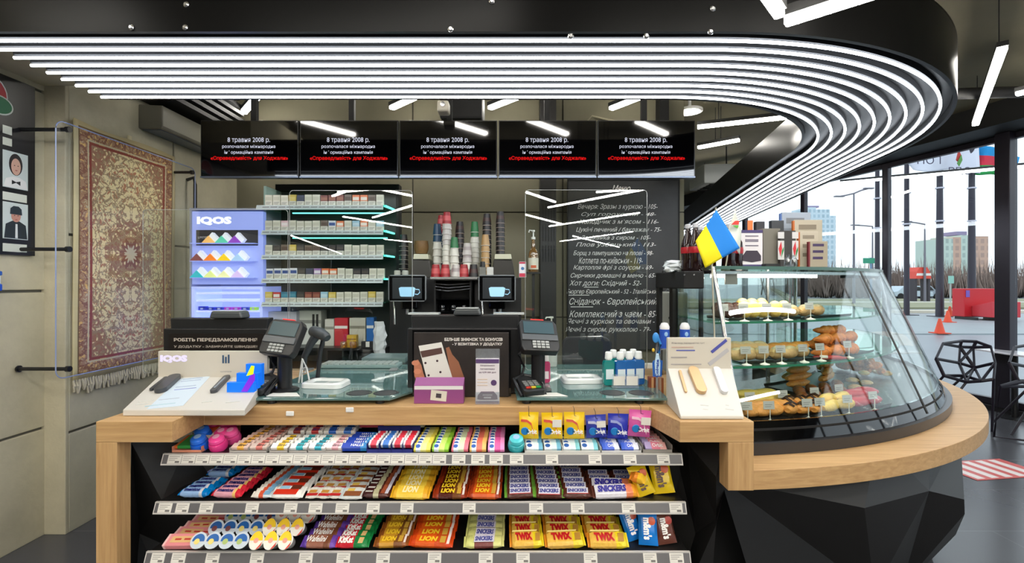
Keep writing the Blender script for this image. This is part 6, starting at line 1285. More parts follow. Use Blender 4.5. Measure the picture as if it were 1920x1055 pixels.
annulus(1.46, 2.19, 0.967, 0.975, 'deck', mt('deck_steel_dark', (90,88,84), 0.25, 0.6))
annulus(1.46, 1.95, 1.362, 1.370, 'glass_shelf', glass('shelf_glass', (205,240,225), 0, 0.08, 0.5, 0.06, (150,210,190)))
annulus(1.46, 2.03, 1.172, 1.180, 'glass_shelf', MATS['shelf_glass'])
band(1.953, 1.362, 1.953, 1.371, 0.002, 'shelf_edge', mt('shelf_edge_green', (40,120,90), 0.2), smooth=False)
band(2.033, 1.171, 2.033, 1.181, 0.002, 'shelf_edge', mt('shelf_edge_green', (40,120,90), 0.2), smooth=False)
annulus(1.46, 1.95, 1.612, 1.626, 'top_glass', glass('top_glass', (190,225,210), 0, 0.10, 0.5, 0.12, (110,150,135)))
band(1.957, 1.612, 1.957, 1.627, 0.006, 'top_rim', mt('rim_green_grey', (70,105,95), 0.2))
band(1.462, ZB0+0.1, 1.462, 1.611, 0.006, 'rear_glass', glass('rear_glass', (235,240,238), 0, 0.10, 0.5))
band(1.93, 1.575, 1.93, 1.588, 0.018, 'light_strip', glow('case_light', (255,248,236), 19.0), a1=R(24)); 
band(1.95, 1.590, 1.95, 1.603, 0.05, 'light_housing', CHR, a1=R(60))
# left end pane, posts
MB().prism([(C2[1]-rc(0.98)+0.012,0.98),(C2[1]-rc(1.61)+0.012,1.61),(2.66,1.61),(2.66,0.98)], LX-0.004, LX+0.002, 'x').build('end_glass', MATS['rear_glass'], pcz)
yb0, yt0 = C2[1]-math.sqrt(rc(0.93)**2-0.04), C2[1]-math.sqrt(RT_**2-0.04)
MB().tube([(LX-0.004,yb0,0.93),(LX-0.004,yt0,1.62)], 0.009, 10).build('front_post', CHR, pcz, smooth=True)
MB().tube([(LX-0.006,yt0,1.60),(LX-0.006,2.67,1.60)], 0.008, 8).tube([(LX-0.006,2.67,0.92),(LX-0.006,2.67,1.60)], 0.010, 8).build('rear_post', BLK, pcz, smooth=True)
for a in (34, 58):
    a = R(a); f = lambda r, z: (C2[0]+r*math.sin(a), C2[1]-r*math.cos(a), z)
    MB().tube([f(rc(0.93)+0.001,0.93), f(rc(1.61)+0.001,1.61)], 0.0045, 8).build('glass_joint', mt('joint_dark', (70,72,74), 0.3, 0.5), pcz, smooth=True)
    MB().tube([f(1.48,0.976), f(1.48,1.611)], 0.012, 8).build('inner_post', CHR, pcz, smooth=True)
    MB().prism([(-0.03,-0.02),(0.03,-0.02),(0.02,0.05),(-0.02,0.05)], 0, 0.03).build('corner_clamp', BLK, pcz, loc=f(RT_-0.03,1.575), rot=(0,0,a))
# black hood at the left end of the case top
hd = thing('black_hood', 'black box hood at the left of the case top, bottles standing on it', 'hood', (0,0,0))
hx0, hx1 = XX(1258,2.4), LX-0.03
MB().box(hx0, hx1, 2.22, 2.66, ZZ(541,2.25), ZZ(508,2.25)).build('hood_box', BLKM, hd, bevel=0.006)
MB().box(hx0+0.003, hx0+0.02, 2.60, 2.655, TOP+0.0005, ZZ(541,2.25)).box(hx1-0.02, hx1-0.003, 2.60, 2.655, TOP+0.0005, ZZ(541,2.25)).build('hood_leg', BLK, hd)
for px in (1283, 1301): MB().cyl((XX(px,2.22),2.2195,ZZ(515,2.22)), 0.004, -0.003, 'y', 10).build('bolt', CHR, hd)
MB().box(XX(1362,2.2), XX(1385,2.2), 2.212, 2.2195, ZZ(533,2.2), ZZ(507,2.2)).build('grey_card', hexm((120,118,114), 0.5), hd)
zh = ZZ(508,2.25)+0.001
t = thing('silver_appliance', 'tall silver appliance corner seen under the black hood', 'appliance', (XX(1272,2.75), 2.76, 0)); MB().box(-0.05,0.06,0.0,0.25,0,ZZ(548,2.75)).build('casing', mt('appliance_silver', (175,175,165), 0.35), t, bevel=0.01); MB().box(-0.054,0.05,-0.012,-0.001,ZZ(598,2.75),ZZ(594,2.75)).build('handle', CHR, t)
# pastries
def pm(nm, c, var=0.3): return mt(nm, c, 0.45, var=var, vs=22, bump=0.4, bs=70)
GOLD = pm('crust_golden', (222,150,70)); BRN = pm('crust_brown', (160,92,48)); YEL = pm('glaze_yellow', (240,200,100), 0.12); ORG = pm('crust_orange', (214,124,52)); PALE = pm('dough_pale', (206,166,112), 0.2); RED_ = mt('glaze_red', (200,60,70), 0.25, var=0.15, vs=20); CHOC = mt('chocolate', (52,30,22), 0.3); CREAM = mt('cream_white', (220,200,160), 0.5)
def pastry(nm, l, w_, h, mat, ridges=0, curve=0.0, amp=0.10, taper=0.35, seed=1, stripes=None, topc=None):
    random.seed(seed); n, k = 14, 16; rings = []; 
    for i in range(k+1):
        t_ = i/k; x = -l/2+l*t_; e = max(0.08, math.sin(math.pi*t_))**taper
        rg = 1+(amp*math.sin(t_*ridges*2*math.pi) if ridges else 0); cy = -curve*(1-(2*t_-1)**2)
        rings.append([(x, cy+w_/2*e*rg*(1+random.uniform(-0.04,0.04))*math.cos(2*math.pi*j/n), max(0.0, h/2+h/2*1.05*e*rg*math.sin(2*math.pi*j/n)) if True else 0) for j in range(n)])
    o = MB().loft(rings).build(nm, mat, smooth=True)
    if stripes:
        mb = MB()
        for s in range(stripes):
            x = -l*0.3+l*0.6*s/(stripes-1); mb.tube([(x-0.006,-w_*0.36,h*0.86),(x,0,h*1.06),(x+0.006,w_*0.36,h*0.86)], 0.003, 6)
        mb.build('chocolate_stripes', CHOC, o, smooth=True)
    if topc:
        MB().ell((0,-curve*0.8,h*0.80), l*0.40, w_*0.36, h*0.28, 14, 6).build('topping', topc, o, smooth=True)
    return Proto(o)
PT = dict(bun=pastry('sweet_bun', 0.105, 0.07, 0.045, GOLD, 0, 0, seed=2), stripe=pastry('striped_roll', 0.11, 0.058, 0.045, GOLD, 3, 0, 0.05, seed=3, stripes=5), yellow=pastry('glazed_eclair', 0.135, 0.052, 0.045, YEL, 0, 0.006, seed=4),
          brown=pastry('brown_roll', 0.11, 0.05, 0.04, BRN, 3, 0.01, seed=5), long=pastry('long_roll', 0.22, 0.055, 0.04, GOLD, 2, 0.0, 0.04, seed=6), croi=pastry('croissant', 0.125, 0.055, 0.05, ORG, 4, 0.035, 0.16, 0.6, seed=7), red=pastry('red_glazed_bun', 0.145, 0.056, 0.045, RED_, 0, 0.0, seed=8),
          twist=pastry('twisted_roll', 0.12, 0.05, 0.042, ORG, 5, 0.0, 0.15, seed=9), pale=pastry('pale_cookie', 0.08, 0.06, 0.026, PALE, 0, 0, seed=10, topc=pm('cookie_top', (232,170,110))), sand=pastry('filled_sandwich', 0.10, 0.06, 0.055, PALE, 0, 0, seed=11, topc=mt('filling_cream', (196,176,140), 0.5, var=0.3, vs=40)),
          wrap=pastry('wrapped_roll', 0.075, 0.06, 0.075, YEL, 0, 0, seed=12, topc=CREAM), dark=pastry('dark_muffin', 0.065, 0.06, 0.06, mt('muffin_dark', (70,38,30), 0.5, var=0.4, vs=40, bump=0.4), 0, 0, seed=13))
nmz = dict(bun='golden sweet bun', stripe='golden roll with chocolate stripes', yellow='shiny yellow eclair', brown='brown roll', long='long golden roll', croi='orange brown croissant', red='red glazed bun', twist='twisted orange roll', pale='pale round cookie', sand='pale filled sandwich', wrap='yellow wrap with cream top', dark='dark brown muffin')
def at(px, r):
    p = hit(px, HY, r); return p[0], p[1]
random.seed(21)
ZL = {'deck':0.986, 'low':1.1815+0.010, 'up':1.3715+0.010}
def rowp(kind, level, pxs, r, rowname, dz=0.0, rot=0.0, tilt=0.0):
    for i, px in enumerate(pxs):
        x, y = at(px, r); 
        PT[kind].put((x, y, ZL[level]+dz+random.uniform(0,0.002)), (R(tilt), R(random.uniform(-4,4)), R(rot)+math.atan2(x-C2[0], C2[1]-y)+R(random.uniform(-8,8))), '%s, %s from left %s' % (nmz[kind], ORD[i], rowname), 'pastry', 'pastries '+rowname)
def ctray(level, px0, px1, r0, r1, label, mat=None):
    a0 = at(px0, (r0+r1)/2); a1 = at(px1, (r0+r1)/2); t0 = math.atan2(a0[0]-C2[0], C2[1]-a0[1]); t1 = math.atan2(a1[0]-C2[0], C2[1]-a1[1])
    z = ZL[level]-0.0095; t0 = max(t0, R(6.5)); mb = MB(); n = 10; rings = []
    for i in range(n+1):
        a = t0+(t1-t0)*i/n; s, c = math.sin(a), math.cos(a); rings.append([(C2[0]+r*s, C2[1]-r*c, zz) for r, zz in ((r0,z),(r1,z),(r1+0.006,z+0.014),(r1,z+0.004),(r0,z+0.004),(r0-0.006,z+0.014))])
    return tag(mb.loft(rings).build('pastry_tray', mat or mt('tray_dark_steel', (48,44,42), 0.3, 0.5)), label, 'tray')
ctray('deck', 1392, 1462, 2.03, 2.16, 'dark tray of golden buns at the front left of the case floor')
ctray('deck', 1466, 1545, 2.03, 2.16, 'dark tray of striped rolls in the front middle of the case floor')
ctray('deck', 1550, 1640, 2.03, 2.16, 'dark tray under yellow and red buns at the front right')
ctray('deck', 1385, 1480, 1.82, 1.99, 'dark tray of yellow eclairs in the second row')
ctray('deck', 1485, 1600, 1.82, 1.99, 'dark tray of brown rolls in the second row')
ctray('deck', 1460, 1560, 1.62, 1.79, 'dark tray under the stack of long golden rolls')
ctray('deck', 1566, 1680, 1.62, 1.79, 'dark tray under the pile of twisted rolls')
rowp('bun','deck',(1408,1430,1450), 2.12, 'in the front left tray', rot=20); rowp('bun','deck',(1416,1440,1458), 2.06, 'in the back of the front left tray', 0.004, rot=-20)
rowp('stripe','deck',(1482,1506,1528), 2.12, 'in the striped roll tray', rot=30); rowp('stripe','deck',(1478,1500,1524), 2.06, 'behind in the striped roll tray', 0.01, rot=25)
rowp('yellow','deck',(1556,1582), 2.12, 'in the front right tray', rot=10); rowp('yellow','deck',(1550,1576), 2.06, 'behind in the front right tray', 0.012, rot=10)
rowp('red','deck',(1608,1630), 2.12, 'in the front right tray beside the yellow ones', rot=-12); rowp('red','deck',(1600,1622), 2.05, 'behind the front red ones', 0.012, rot=-12)
rowp('yellow','deck',(1405,1435,1462), 1.95, 'in the second row', rot=5); rowp('yellow','deck',(1400,1430), 1.88, 'at the back of the second row', 0.01, rot=-5)
rowp('brown','deck',(1500,1524,1548,1572), 1.94, 'in the second row', rot=40); rowp('brown','deck',(1494,1518,1542,1566), 1.87, 'behind in the second row', 0.006, rot=35)
for l_, z_ in (('lowest layer',0.0),('second layer',0.037),('top layer',0.074)): rowp('long','deck',(1497,1550), 1.74, 'in the %s of long rolls' % l_, z_, rot=6)
rowp('long','deck',(1490,1540), 1.67, 'behind the stack of long rolls', 0.03, rot=4)
rowp('twist','deck',(1580,1602,1624,1648), 1.75, 'at the front of the twisted roll pile', rot=30); rowp('twist','deck',(1574,1596,1618,1640), 1.68, 'on the back of the twisted roll pile', 0.03, rot=-25)
rowp('twist','deck',(1586,1608,1630), 1.71, 'on top of the twisted roll pile', 0.055, rot=10)
rowp('pale','deck',(1602,1624,1646,1662), 1.93, 'beside the brown rolls', rot=0); rowp('pale','deck',(1598,1620,1642), 1.87, 'behind the front cookies', 0.008)
ctray('low', 1372, 1440, 1.80, 1.98, 'black tray of filled sandwiches at the left of the middle shelf', BLK); ctray('low', 1446, 1510, 1.80, 1.98, 'black tray of pale sandwiches in the middle of the middle shelf', BLK); ctray('low', 1516, 1600, 1.80, 1.98, 'black tray of croissants at the right of the middle shelf', BLK)
rowp('sand','low',(1382,1404,1426), 1.94, 'at the left of the middle shelf', rot=20); rowp('sand','low',(1380,1400,1422), 1.87, 'behind at the left of the middle shelf', 0.02, rot=-15)
rowp('sand','low',(1456,1480,1502), 1.94, 'in the centre of the middle shelf', rot=15); rowp('bun','low',(1452,1474,1496), 1.87, 'in the centre of the middle shelf', 0.02, rot=-10)
rowp('croi','low',(1530,1556,1582), 1.94, 'at the front of the croissant pile', rot=15); rowp('croi','low',(1526,1550,1576), 1.87, 'behind in the croissant pile', 0.02, rot=-20); rowp('croi','low',(1534,1558,1580), 1.90, 'on top of the croissant pile', 0.052, rot=10)
rowp('croi','low',(1540,1562), 1.86, 'highest in the croissant pile', 0.085, rot=-12)
ctray('up', 1345, 1398, 1.72, 1.9, 'black tray of dark muffins on the upper glass shelf', BLK); ctray('up', 1404, 1470, 1.72, 1.9, 'black tray of yellow wraps on the upper glass shelf', BLK); ctray('up', 1476, 1560, 1.72, 1.9, 'black tray at the right end of the upper glass shelf', BLK)
rowp('dark','up',(1350,1366,1382), 1.87, 'on the upper shelf', rot=0); rowp('dark','up',(1348,1364,1380), 1.80, 'behind on the upper shelf', 0.012)
rowp('wrap','up',(1394,1412,1430), 1.87, 'on the upper shelf', rot=0); rowp('wrap','up',(1392,1410,1428), 1.80, 'behind on the upper shelf', 0.012)
rowp('wrap','up',(1452,1470), 1.87, 'right group on the upper shelf', rot=0); rowp('sand','up',(1484,1508,1532), 1.86, 'at the right of the upper shelf', 0, rot=10)
# price tags on little disc stands
def tagp(col):
    o = thing('price_tag_stand', 'x', 'price tag')
    MB().lathe([(0.022,0),(0.020,0.002),(0.006,0.006),(0.0018,0.010),(0.0018,0.048)], 16).build('disc_stand', hexm((225,222,210), 0.3), o, smooth=True)
    MB().box(-0.024, 0.024, -0.001, 0.001, 0.0485, 0.082).build('tag_card', hexm(col, 0.5), o, rot=(R(-8),0,0))
    MB().box(-0.018, 0.014, -0.0018, -0.0012, 0.066, 0.068).box(-0.018, 0.008, -0.0018, -0.0012, 0.058, 0.060).build('printed_line', hexm((120,118,116), 0.6), o, rot=(R(-8),0,0))
    return Proto(o)
TGP = tagp((186,184,180))
for i, (lv, px, r) in enumerate([('deck',1402,2.165),('deck',1444,2.165),('deck',1516,2.165),('deck',1540,2.165),('deck',1592,2.165),('deck',1640,2.165),('deck',1408,2.005),('deck',1470,2.005),('deck',1530,2.005),('deck',1576,2.005),
                               ('low',1400,1.995),('low',1434,1.995),('low',1466,1.995),('low',1508,1.995),('low',1540,1.995),('low',1592,1.995),('up',1358,1.915),('up',1396,1.915),('up',1440,1.915),('up',1478,1.915),('up',1520,1.915)]):
    x, y = at(px, r); base = {'deck':0.9755,'low':1.1805,'up':1.3705}[lv]
    lvl = {'deck':'case floor','low':'middle shelf','up':'upper shelf'}[lv]; base_i = {'deck':0,'low':10,'up':16}[lv]; j = i-base_i
    l = 'small grey price card on disc stand, %s from left on the %s' % (ORD[j], lvl) if lv != 'deck' else 'small grey price card on disc stand, %s in the %s row of the case floor' % (ORD[j] if j < 6 else ORD[j-6], 'front' if j < 6 else 'second')
    TGP.put((x, y, base), (0,0,math.atan2(x-C2[0], C2[1]-y)*0.5), l, 'price tag', 'price cards in the pastry case')
t = thing('ketchup_tube', 'red and white wrapped tube lying before the croissants', 'tube', (at(1555,1.999)[0], at(1555,1.999)[1], 1.193)); MB().tube([(-0.07,0,0.0),(-0.05,0,0.0),(0.04,0,0.0),(0.06,0,0),(0.075,0,0)], [0.004,0.011,0.011,0.006,0.003], 12).build('tube_body', hexm((170,50,45), 0.3), t, smooth=True); MB().tube([(-0.045,-0.001,0.003),(-0.01,-0.001,0.003)], 0.0112, 12).build('white_sleeve', hexm((226,220,210), 0.4), t, smooth=True); t.rotation_euler = (0, 0, R(-12))
# things on top of the case
ZTT = 1.6275
def topbox(nm, px0, px1, pyt, Y, col, label, cat, dep=0.06, z=ZTT, rz=0.0):
    o = thing(nm, label, cat, (XX((px0+px1)/2,Y), Y, z), rz); w_ = XX(px1,Y)-XX(px0,Y); h_ = ZZ(pyt,Y)-z
    MB().box(-w_/2, w_/2, 0, dep, 0, h_).build('body', hexm(col, 0.45), o, bevel=0.0015); return o, w_, h_
o, w_, h_ = topbox('lottery_box', 1389, 1430, 431, 2.32, (226,222,226), 'white promo box with a dark car picture on the case top', 'box')
MB().box(-w_/2, w_/2, -0.0012, -0.0002, 0, h_*0.06).box(-w_/2, w_/2, -0.0012, -0.0002, h_*0.92, h_).build('purple_band', hexm((70,60,110), 0.4), o)
MB().prism([(-w_*0.42,h_*0.16),(-w_*0.42,h_*0.3),(-w_*0.25,h_*0.44),(w_*0.25,h_*0.44),(w_*0.42,h_*0.3),(w_*0.42,h_*0.16),(0,h_*0.12)], -0.0012, -0.0002, 'y').build('car_picture', hexm((60,52,66), 0.4), o)
for v in (0.56, 0.68, 0.72, 0.82): MB().box(-w_*0.3, w_*0.3, -0.0012, -0.0002, h_*v, h_*(v+0.03)).build('printed_line', hexm((120,112,130), 0.4), o)
o, w_, h_ = topbox('grey_box', 1431, 1463, 428, 2.36, (120,116,106), 'plain grey brown box on the case top right of the car box', 'box', 0.10)
o, w_, h_ = topbox('card_rack', 1463, 1492, 432, 2.34, (60,56,56), 'dark rack with red and green leaf cards on the case top', 'rack', 0.05)
for s in (-0.5, 0.5):
    MB().box(s*w_*0.92-w_*0.2, s*w_*0.92+w_*0.2, -0.002, -0.0003, h_*0.2, h_*0.72).box(s*w_*0.92-w_*0.2, s*w_*0.92+w_*0.2, -0.002, -0.0003, h_*0.78, h_*0.96).build('leaf_card', hexm((214,212,214), 0.4), o)
    MB().prism([(s*w_*0.92-w_*0.16,h_*0.5),(s*w_*0.92,h_*0.7),(s*w_*0.92+w_*0.05,h_*0.5),(s*w_*0.92-w_*0.05,h_*0.28)], -0.0032, -0.0022, 'y').build('red_leaf', hexm((210,50,60), 0.4), o)
    MB().prism([(s*w_*0.92,h_*0.25),(s*w_*0.92+w_*0.16,h_*0.45),(s*w_*0.92+w_*0.16,h_*0.55),(s*w_*0.92+w_*0.04,h_*0.45)], -0.0042, -0.0034, 'y').build('green_leaf', hexm((60,140,80), 0.4), o)
for k, (px0, px1, pyt, Y, c, c2, l) in enumerate([(1466,1520,398,2.52,(165,175,190),(90,120,180),'pale blue calendar standing highest behind the magazines'),(1490,1542,412,2.46,(190,180,160),(200,110,50),'cream magazine with orange spine, rear one on the case top'),
                                           (1500,1534,434,2.40,(196,186,168),(196,104,48),'cream magazine with orange spine, middle one on the case top'),(1519,1552,452,2.35,(170,160,140),(120,40,50),'brown framed magazine with two purple figures, front one')]):
    o, w_, h_ = topbox('magazine', px0, px1, pyt, Y, c, l, 'magazine', 0.012)
    MB().box(-w_/2-0.008, -w_/2-0.0005, 0, 0.014, 0, h_*0.98).build('spine', hexm(c2, 0.4), o)
    for v in (0.3, 0.55, 0.8): MB().box(-w_*0.35, w_*0.3*(0.6+v*0.4), -0.0012, -0.0003, h_*v, h_*(v+0.1)).build('printed_block', hexm((int(c[0]*0.72), int(c[1]*0.7), int(c[2]*0.68)) if k < 3 else (70,55,95), 0.5), o)
o, w_, h_ = topbox('phone_box', 1418, 1434, 415, 2.44, (50,50,56), 'small dark box with pale front above the car box', 'box', 0.03, z=ZTT)
o, w_, h_ = topbox('phone_box', 1447, 1470, 413, 2.50, (60,64,70), 'small dark box with pale front behind the grey box', 'box', 0.03, z=ZTT)
o, w_, h_ = topbox('orange_card', 1402, 1412, 413, 2.42, (235,120,60), 'orange card sticking up behind the car box', 'card', 0.004)
o, w_, h_ = topbox('payment_reader', 1436, 1462, 494, 2.28, (30,30,32), 'small black reader lying on the case top', 'reader', 0.05)
for k, (px, Y) in enumerate([(1477,2.26),(1488,2.30)]):
    tag(MB().lathe([(0.014,0),(0.016,0.004),(0.016,0.03),(0.012,0.04),(0.006,0.045),(0.006,0.055)], 14).build('small_bottle', glass('clear_thin', (225,232,235), 0.0, 0.15, 0.6), smooth=True, loc=(XX(px,Y),Y,ZTT)), ['tiny clear bottle on the case top, left','tiny clear bottle on the case top, right'][k], 'bottle')
def cola():
    o = thing('cola_bottle', 'x', 'bottle'); MB().lathe([(0.030,0),(0.033,0.006),(0.030,0.06),(0.033,0.10),(0.030,0.14),(0.014,0.18),(0.012,0.205)], 18).build('bottle_body', mt('cola_dark', (30,12,12), 0.08, coat=0.5), o, smooth=True)
    MB().lathe([(0.0325,0.085),(0.0342,0.10),(0.0325,0.115)], 18, caps=False).build('red_label', hexm((165,25,35), 0.3), o, smooth=True); MB().lathe([(0.0135,0.206),(0.0145,0.21),(0.0145,0.224),(0.012,0.226)], 14).build('cap', hexm((190,190,195), 0.3), o, smooth=True); return Proto(o)
CL = cola()
for i, (px, Y) in enumerate([(1290,2.32),(1304,2.28),(1312,2.40),(1330,2.34),(1366,2.30),(1380,2.34)]):
    CL.put((XX(px,Y), Y, zh), (0,0,0), 'dark cola bottle on the black hood, %s from left' % ORD[i], 'bottle', 'cola bottles on the black hood')
tag(crumple(9, 8, 0.05, 0.04, 0.05, 0.5, 0.3).build('paper_napkin', hexm((215,222,225), 0.6), loc=(XX(1262,2.36), 2.36, zh)), 'crumpled white napkin lying at the left end of the black hood', 'napkin')
# table flags
def flagq(name, pts, n, m, split, mats, parent, bulge=0.004, Y=1.98):
    """cloth patch: bilinear between four picture corners with a soft fold"""
    a, b, c, d = pts; mb = MB(); vs = []; ms = []; fs = []
    for i in range(n+1):
        for j in range(m+1):
            u, v = i/n, j/m; px = (1-u)*((1-v)*a[0]+v*d[0])+u*((1-v)*b[0]+v*c[0]); py = (1-u)*((1-v)*a[1]+v*d[1])+u*((1-v)*b[1]+v*c[1])
            Yy = Y+bulge*math.sin(u*5.5+v*1.5)*(0.3+v); vs.append(W(px, py, Yy)-parent.location)
    for i in range(n):
        for j in range(m): fs.append((i*(m+1)+j, (i+1)*(m+1)+j, (i+1)*(m+1)+j+1, i*(m+1)+j+1)); ms.append(0 if (j+0.5)/m < split else 1)
    o = mb.add(vs, fs, ms).build(name, mats, parent, smooth=True); md = o.modifiers.new('th', 'SOLIDIFY'); md.thickness = 0.0012; return o
fl_ = thing('table_flag', 'blue and yellow Ukrainian table flag on a slim pole beside the pastry case', 'flag', (XX(1346,1.98), 1.98, TOP+0.001))
flagq('flag_cloth', ((1343,393),(1387,465),(1322,502),(1304,452)), 14, 12, 0.5, [mt('flag_blue', (20,130,225), 0.7), mt('flag_yellow', (240,225,10), 0.7)], fl_)
MB().lathe([(0.03,0),(0.03,0.008),(0.006,0.012),(0.0035,0.02)], 16).tube([(0,0.012,0.02),(W(1335,500,1.995).x-fl_.location.x, 0.015, W(0,500,1.995).z-TOP),(W(1342,389,2.0).x-fl_.location.x, 0.02, W(0,389,2.0).z-TOP)], 0.0035, 8).build('pole', mt('pole_steel', (190,185,165), 0.3, 0.4), fl_, smooth=True)
f2 = thing('table_flag', 'white table flag with red and green leaf mark behind the blue yellow one', 'flag', (XX(1360,2.24), 2.24, zh))
flagq('flag_cloth', ((1378,393),(1390,430),(1387,478),(1362,440)), 8, 8, 1.0, [hexm((214,220,212), 0.7), hexm((214,220,212), 0.7)], f2, 0.01, 2.22)
for c_, pp in (((215,60,50),[(1371,421),(1378,414),(1386,413),(1385,421)]),((90,170,60),[(1374,423),(1385,422),(1383,428),(1378,426)])):
    P = [W(a, b, 2.205)-f2.location for a, b in pp]; MB().prism([(p.x, p.z) for p in P], P[0].y, P[0].y-0.001, 'y').build('leaf_mark', hexm(c_, 0.5), f2)
MB().lathe([(0.02,0),(0.02,0.006),(0.003,0.01)], 14).tube([(0,0,0.01),(XX(1379,2.24)-f2.location.x,0,ZZ(391,2.24)-zh)], 0.003, 6).build('pole', mt('pole_steel', (190,185,165), 0.3, 0.4), f2, smooth=True)
# ------------------------------------------------------------------ right side: seats and table
def wirechair(label, pts, edges, legs):
    t = thing('wire_chair', label, 'chair', pts['o'])
    O = Vector(pts['o']); mb = MB()
    for e in edges.split():
        a, b = e.split('-'); mb.tube([Vector(pts[a])-O, Vector(pts[b])-O], 0.011, 8, flat=1.5)
    mb.build('open_shell', mt('chair_purple_black', (26,20,34), 0.4), t, smooth=True)
    for l in legs: MB().tube([Vector(pts[k])-O if isinstance(k, str) else Vector(k)-O for k in l], 0.012, 8).build('leg', mt('chair_purple_black', (26,20,34), 0.4), t, smooth=True)
    return t
Q = lambda px, py, Y: tuple(W(px, py, Y))
p = {'o':(4.78,5.15,0),'a':Q(1768,644,5.25),'b':Q(1803,639,5.40),'c':Q(1830,640,5.40),'d':Q(1858,650,5.25),'e':Q(1866,680,5.1),'f':Q(1755,672,5.1),'g':Q(1770,704,5.05),'h':Q(1808,704,5.3),'i':Q(1827,689,5.35),'j':Q(1798,680,5.35),'k':Q(1800,650,5.42),'l':Q(1825,651,5.42),'m':Q(1840,714,5.0),'n':Q(1863,711,4.95),'q':Q(1812,716,5.1)}
wirechair('dark open polygon wire chair by the window, left one', p, 'a-b b-c c-d d-e a-f f-g g-h h-j j-f j-k k-b a-k k-i i-l l-c l-d i-e i-j l-j k-l h-i i-m m-n n-e e-m g-q q-m q-h j-q i-q j-h h-m', [['q',(4.55,5.2,0.0)],['g',(4.45,5.45,0.0)],['n',(5.0,5.0,0.0)],['h',(4.75,5.6,0.0)]])
p2 = {k: (v[0]+0.55, v[1]-0.22, v[2]-0.01) if k != 'o' else (v[0]+0.55, v[1]-0.22, 0) for k, v in p.items()}
p2['s'] = Q(1875,724,4.75); p2['r'] = Q(1938,712,4.75)
wirechair('dark open polygon wire chair cut by the right edge', p2, 'a-b b-c c-d d-e a-f f-g g-h h-j j-f j-k k-b k-i i-l l-c l-d i-e i-j h-i i-m m-n n-e e-m g-q q-m q-h s-g s-m s-r r-n', [['s',(4.80,4.78,0.02),(5.05,4.62,0.02)],['q',(5.1,4.9,0.0)],['n',(5.5,4.7,0.0)],['h',(5.3,5.3,0.0)]])
t = thing('cafe_table', 'white topped cafe table on dark post by the window', 'table', (5.92, 5.5, 0))
MB().prism([(-0.32,-0.32),(0.0,-0.32),(0.0,0.32),(-0.32,0.32)], 0.735, 0.755).build('tabletop', hexm((232,232,240), 0.15), t, bevel=0.004)
MB().cyl((-0.16,0,0.012), 0.03, 0.722, n=16).build('post', BLK, t, smooth=True); MB().lathe([(0.15,0),(0.15,0.008),(0.03,0.012)], 28, c=(-0.16,0,0)).build('foot', BLK, t)
t = thing('cafe_table', 'distant pale table corner beyond the right end of the pastry case', 'table', (4.42, 5.75, 0))
MB().box(-0.35, 0.30, -0.25, 0.25, 0.735, 0.755).build('tabletop', hexm((232,232,240), 0.15), t, bevel=0.004); MB().cyl((0,0,0.012), 0.03, 0.722, n=16).build('post', BLK, t, smooth=True); MB().lathe([(0.2,0),(0.2,0.008),(0.03,0.012)], 28).build('foot', BLK, t)
mb = MB(); mb.box(-0.36,0.34,-0.17,0.2,0.001,0.003,0)
for i in range(5): mb.box(-0.33+0.13*i,-0.26+0.13*i,-0.15,0.18,0.0032,0.0042,1)
tag(mb.build('floor_sticker', [hexm((214,90,85), 0.35), hexm((240,230,228), 0.35)], loc=(3.98,3.98,0.0005), rot=(0,0,R(8))), 'red and white striped sticker on the dark floor right of the counter', 'floor sticker')
# ------------------------------------------------------------------ outside
ASPH = mt('asphalt_wet', (128,136,144), 0.35, var=0.12, vs=0.6)
PAVE = mt('paving_light', (190,192,188), 0.6, var=0.08, vs=1)
g_ = struct('ground', MB().box(-60, 300, -60, 420, -0.25, -0.12), ASPH)
g_.name = 'street_asphalt'; g_['kind'] = 'structure'
o = MB().box(6.4, 60, 15.5, 24.2, -0.119, -0.09).build('forecourt_pavement', mt('pavement_pale', (150,160,164), 0.5, var=0.06, vs=0.8)); o['kind'] = 'structure'
o = MB().box(10, 120, 26.5, 27.2, -0.119, 0.02).build('kerb_strip', mt('kerb_cream', (225,215,195), 0.7)); o['kind'] = 'structure'
o = MB().box(10, 160, 30.5, 47, -0.119, 0.0).build('lawn_verge', mt('winter_grass', (150,150,122), 0.9, var=0.2, vs=0.3)); o['kind'] = 'structure'
o = MB().box(10, 160, 38, 39, 0.001, 0.03).build('footpath', mt('footpath_pale', (225,222,212), 0.8)); o['kind'] = 'structure'
o = thing('outdoor_light_strip', 'long thin white light strip outside across the upper window', 'light strip', W(1750,327,8.8)); d_ = W(1930,311,8.1)-W(1575,343,9.5)
MB().tube([W(1575,343,9.5)-o.location, W(1930,311,8.1)-o.location], 0.025, 8).build('tube', glow('outdoor_tube', (250,252,255), 6.0), o); MB().tube([W(1575,343,9.5)-o.location+Vector((0,0,0.045)), W(1930,311,8.1)-o.location+Vector((0,0,0.045))], 0.02, 6).build('carrier', BLK, o)
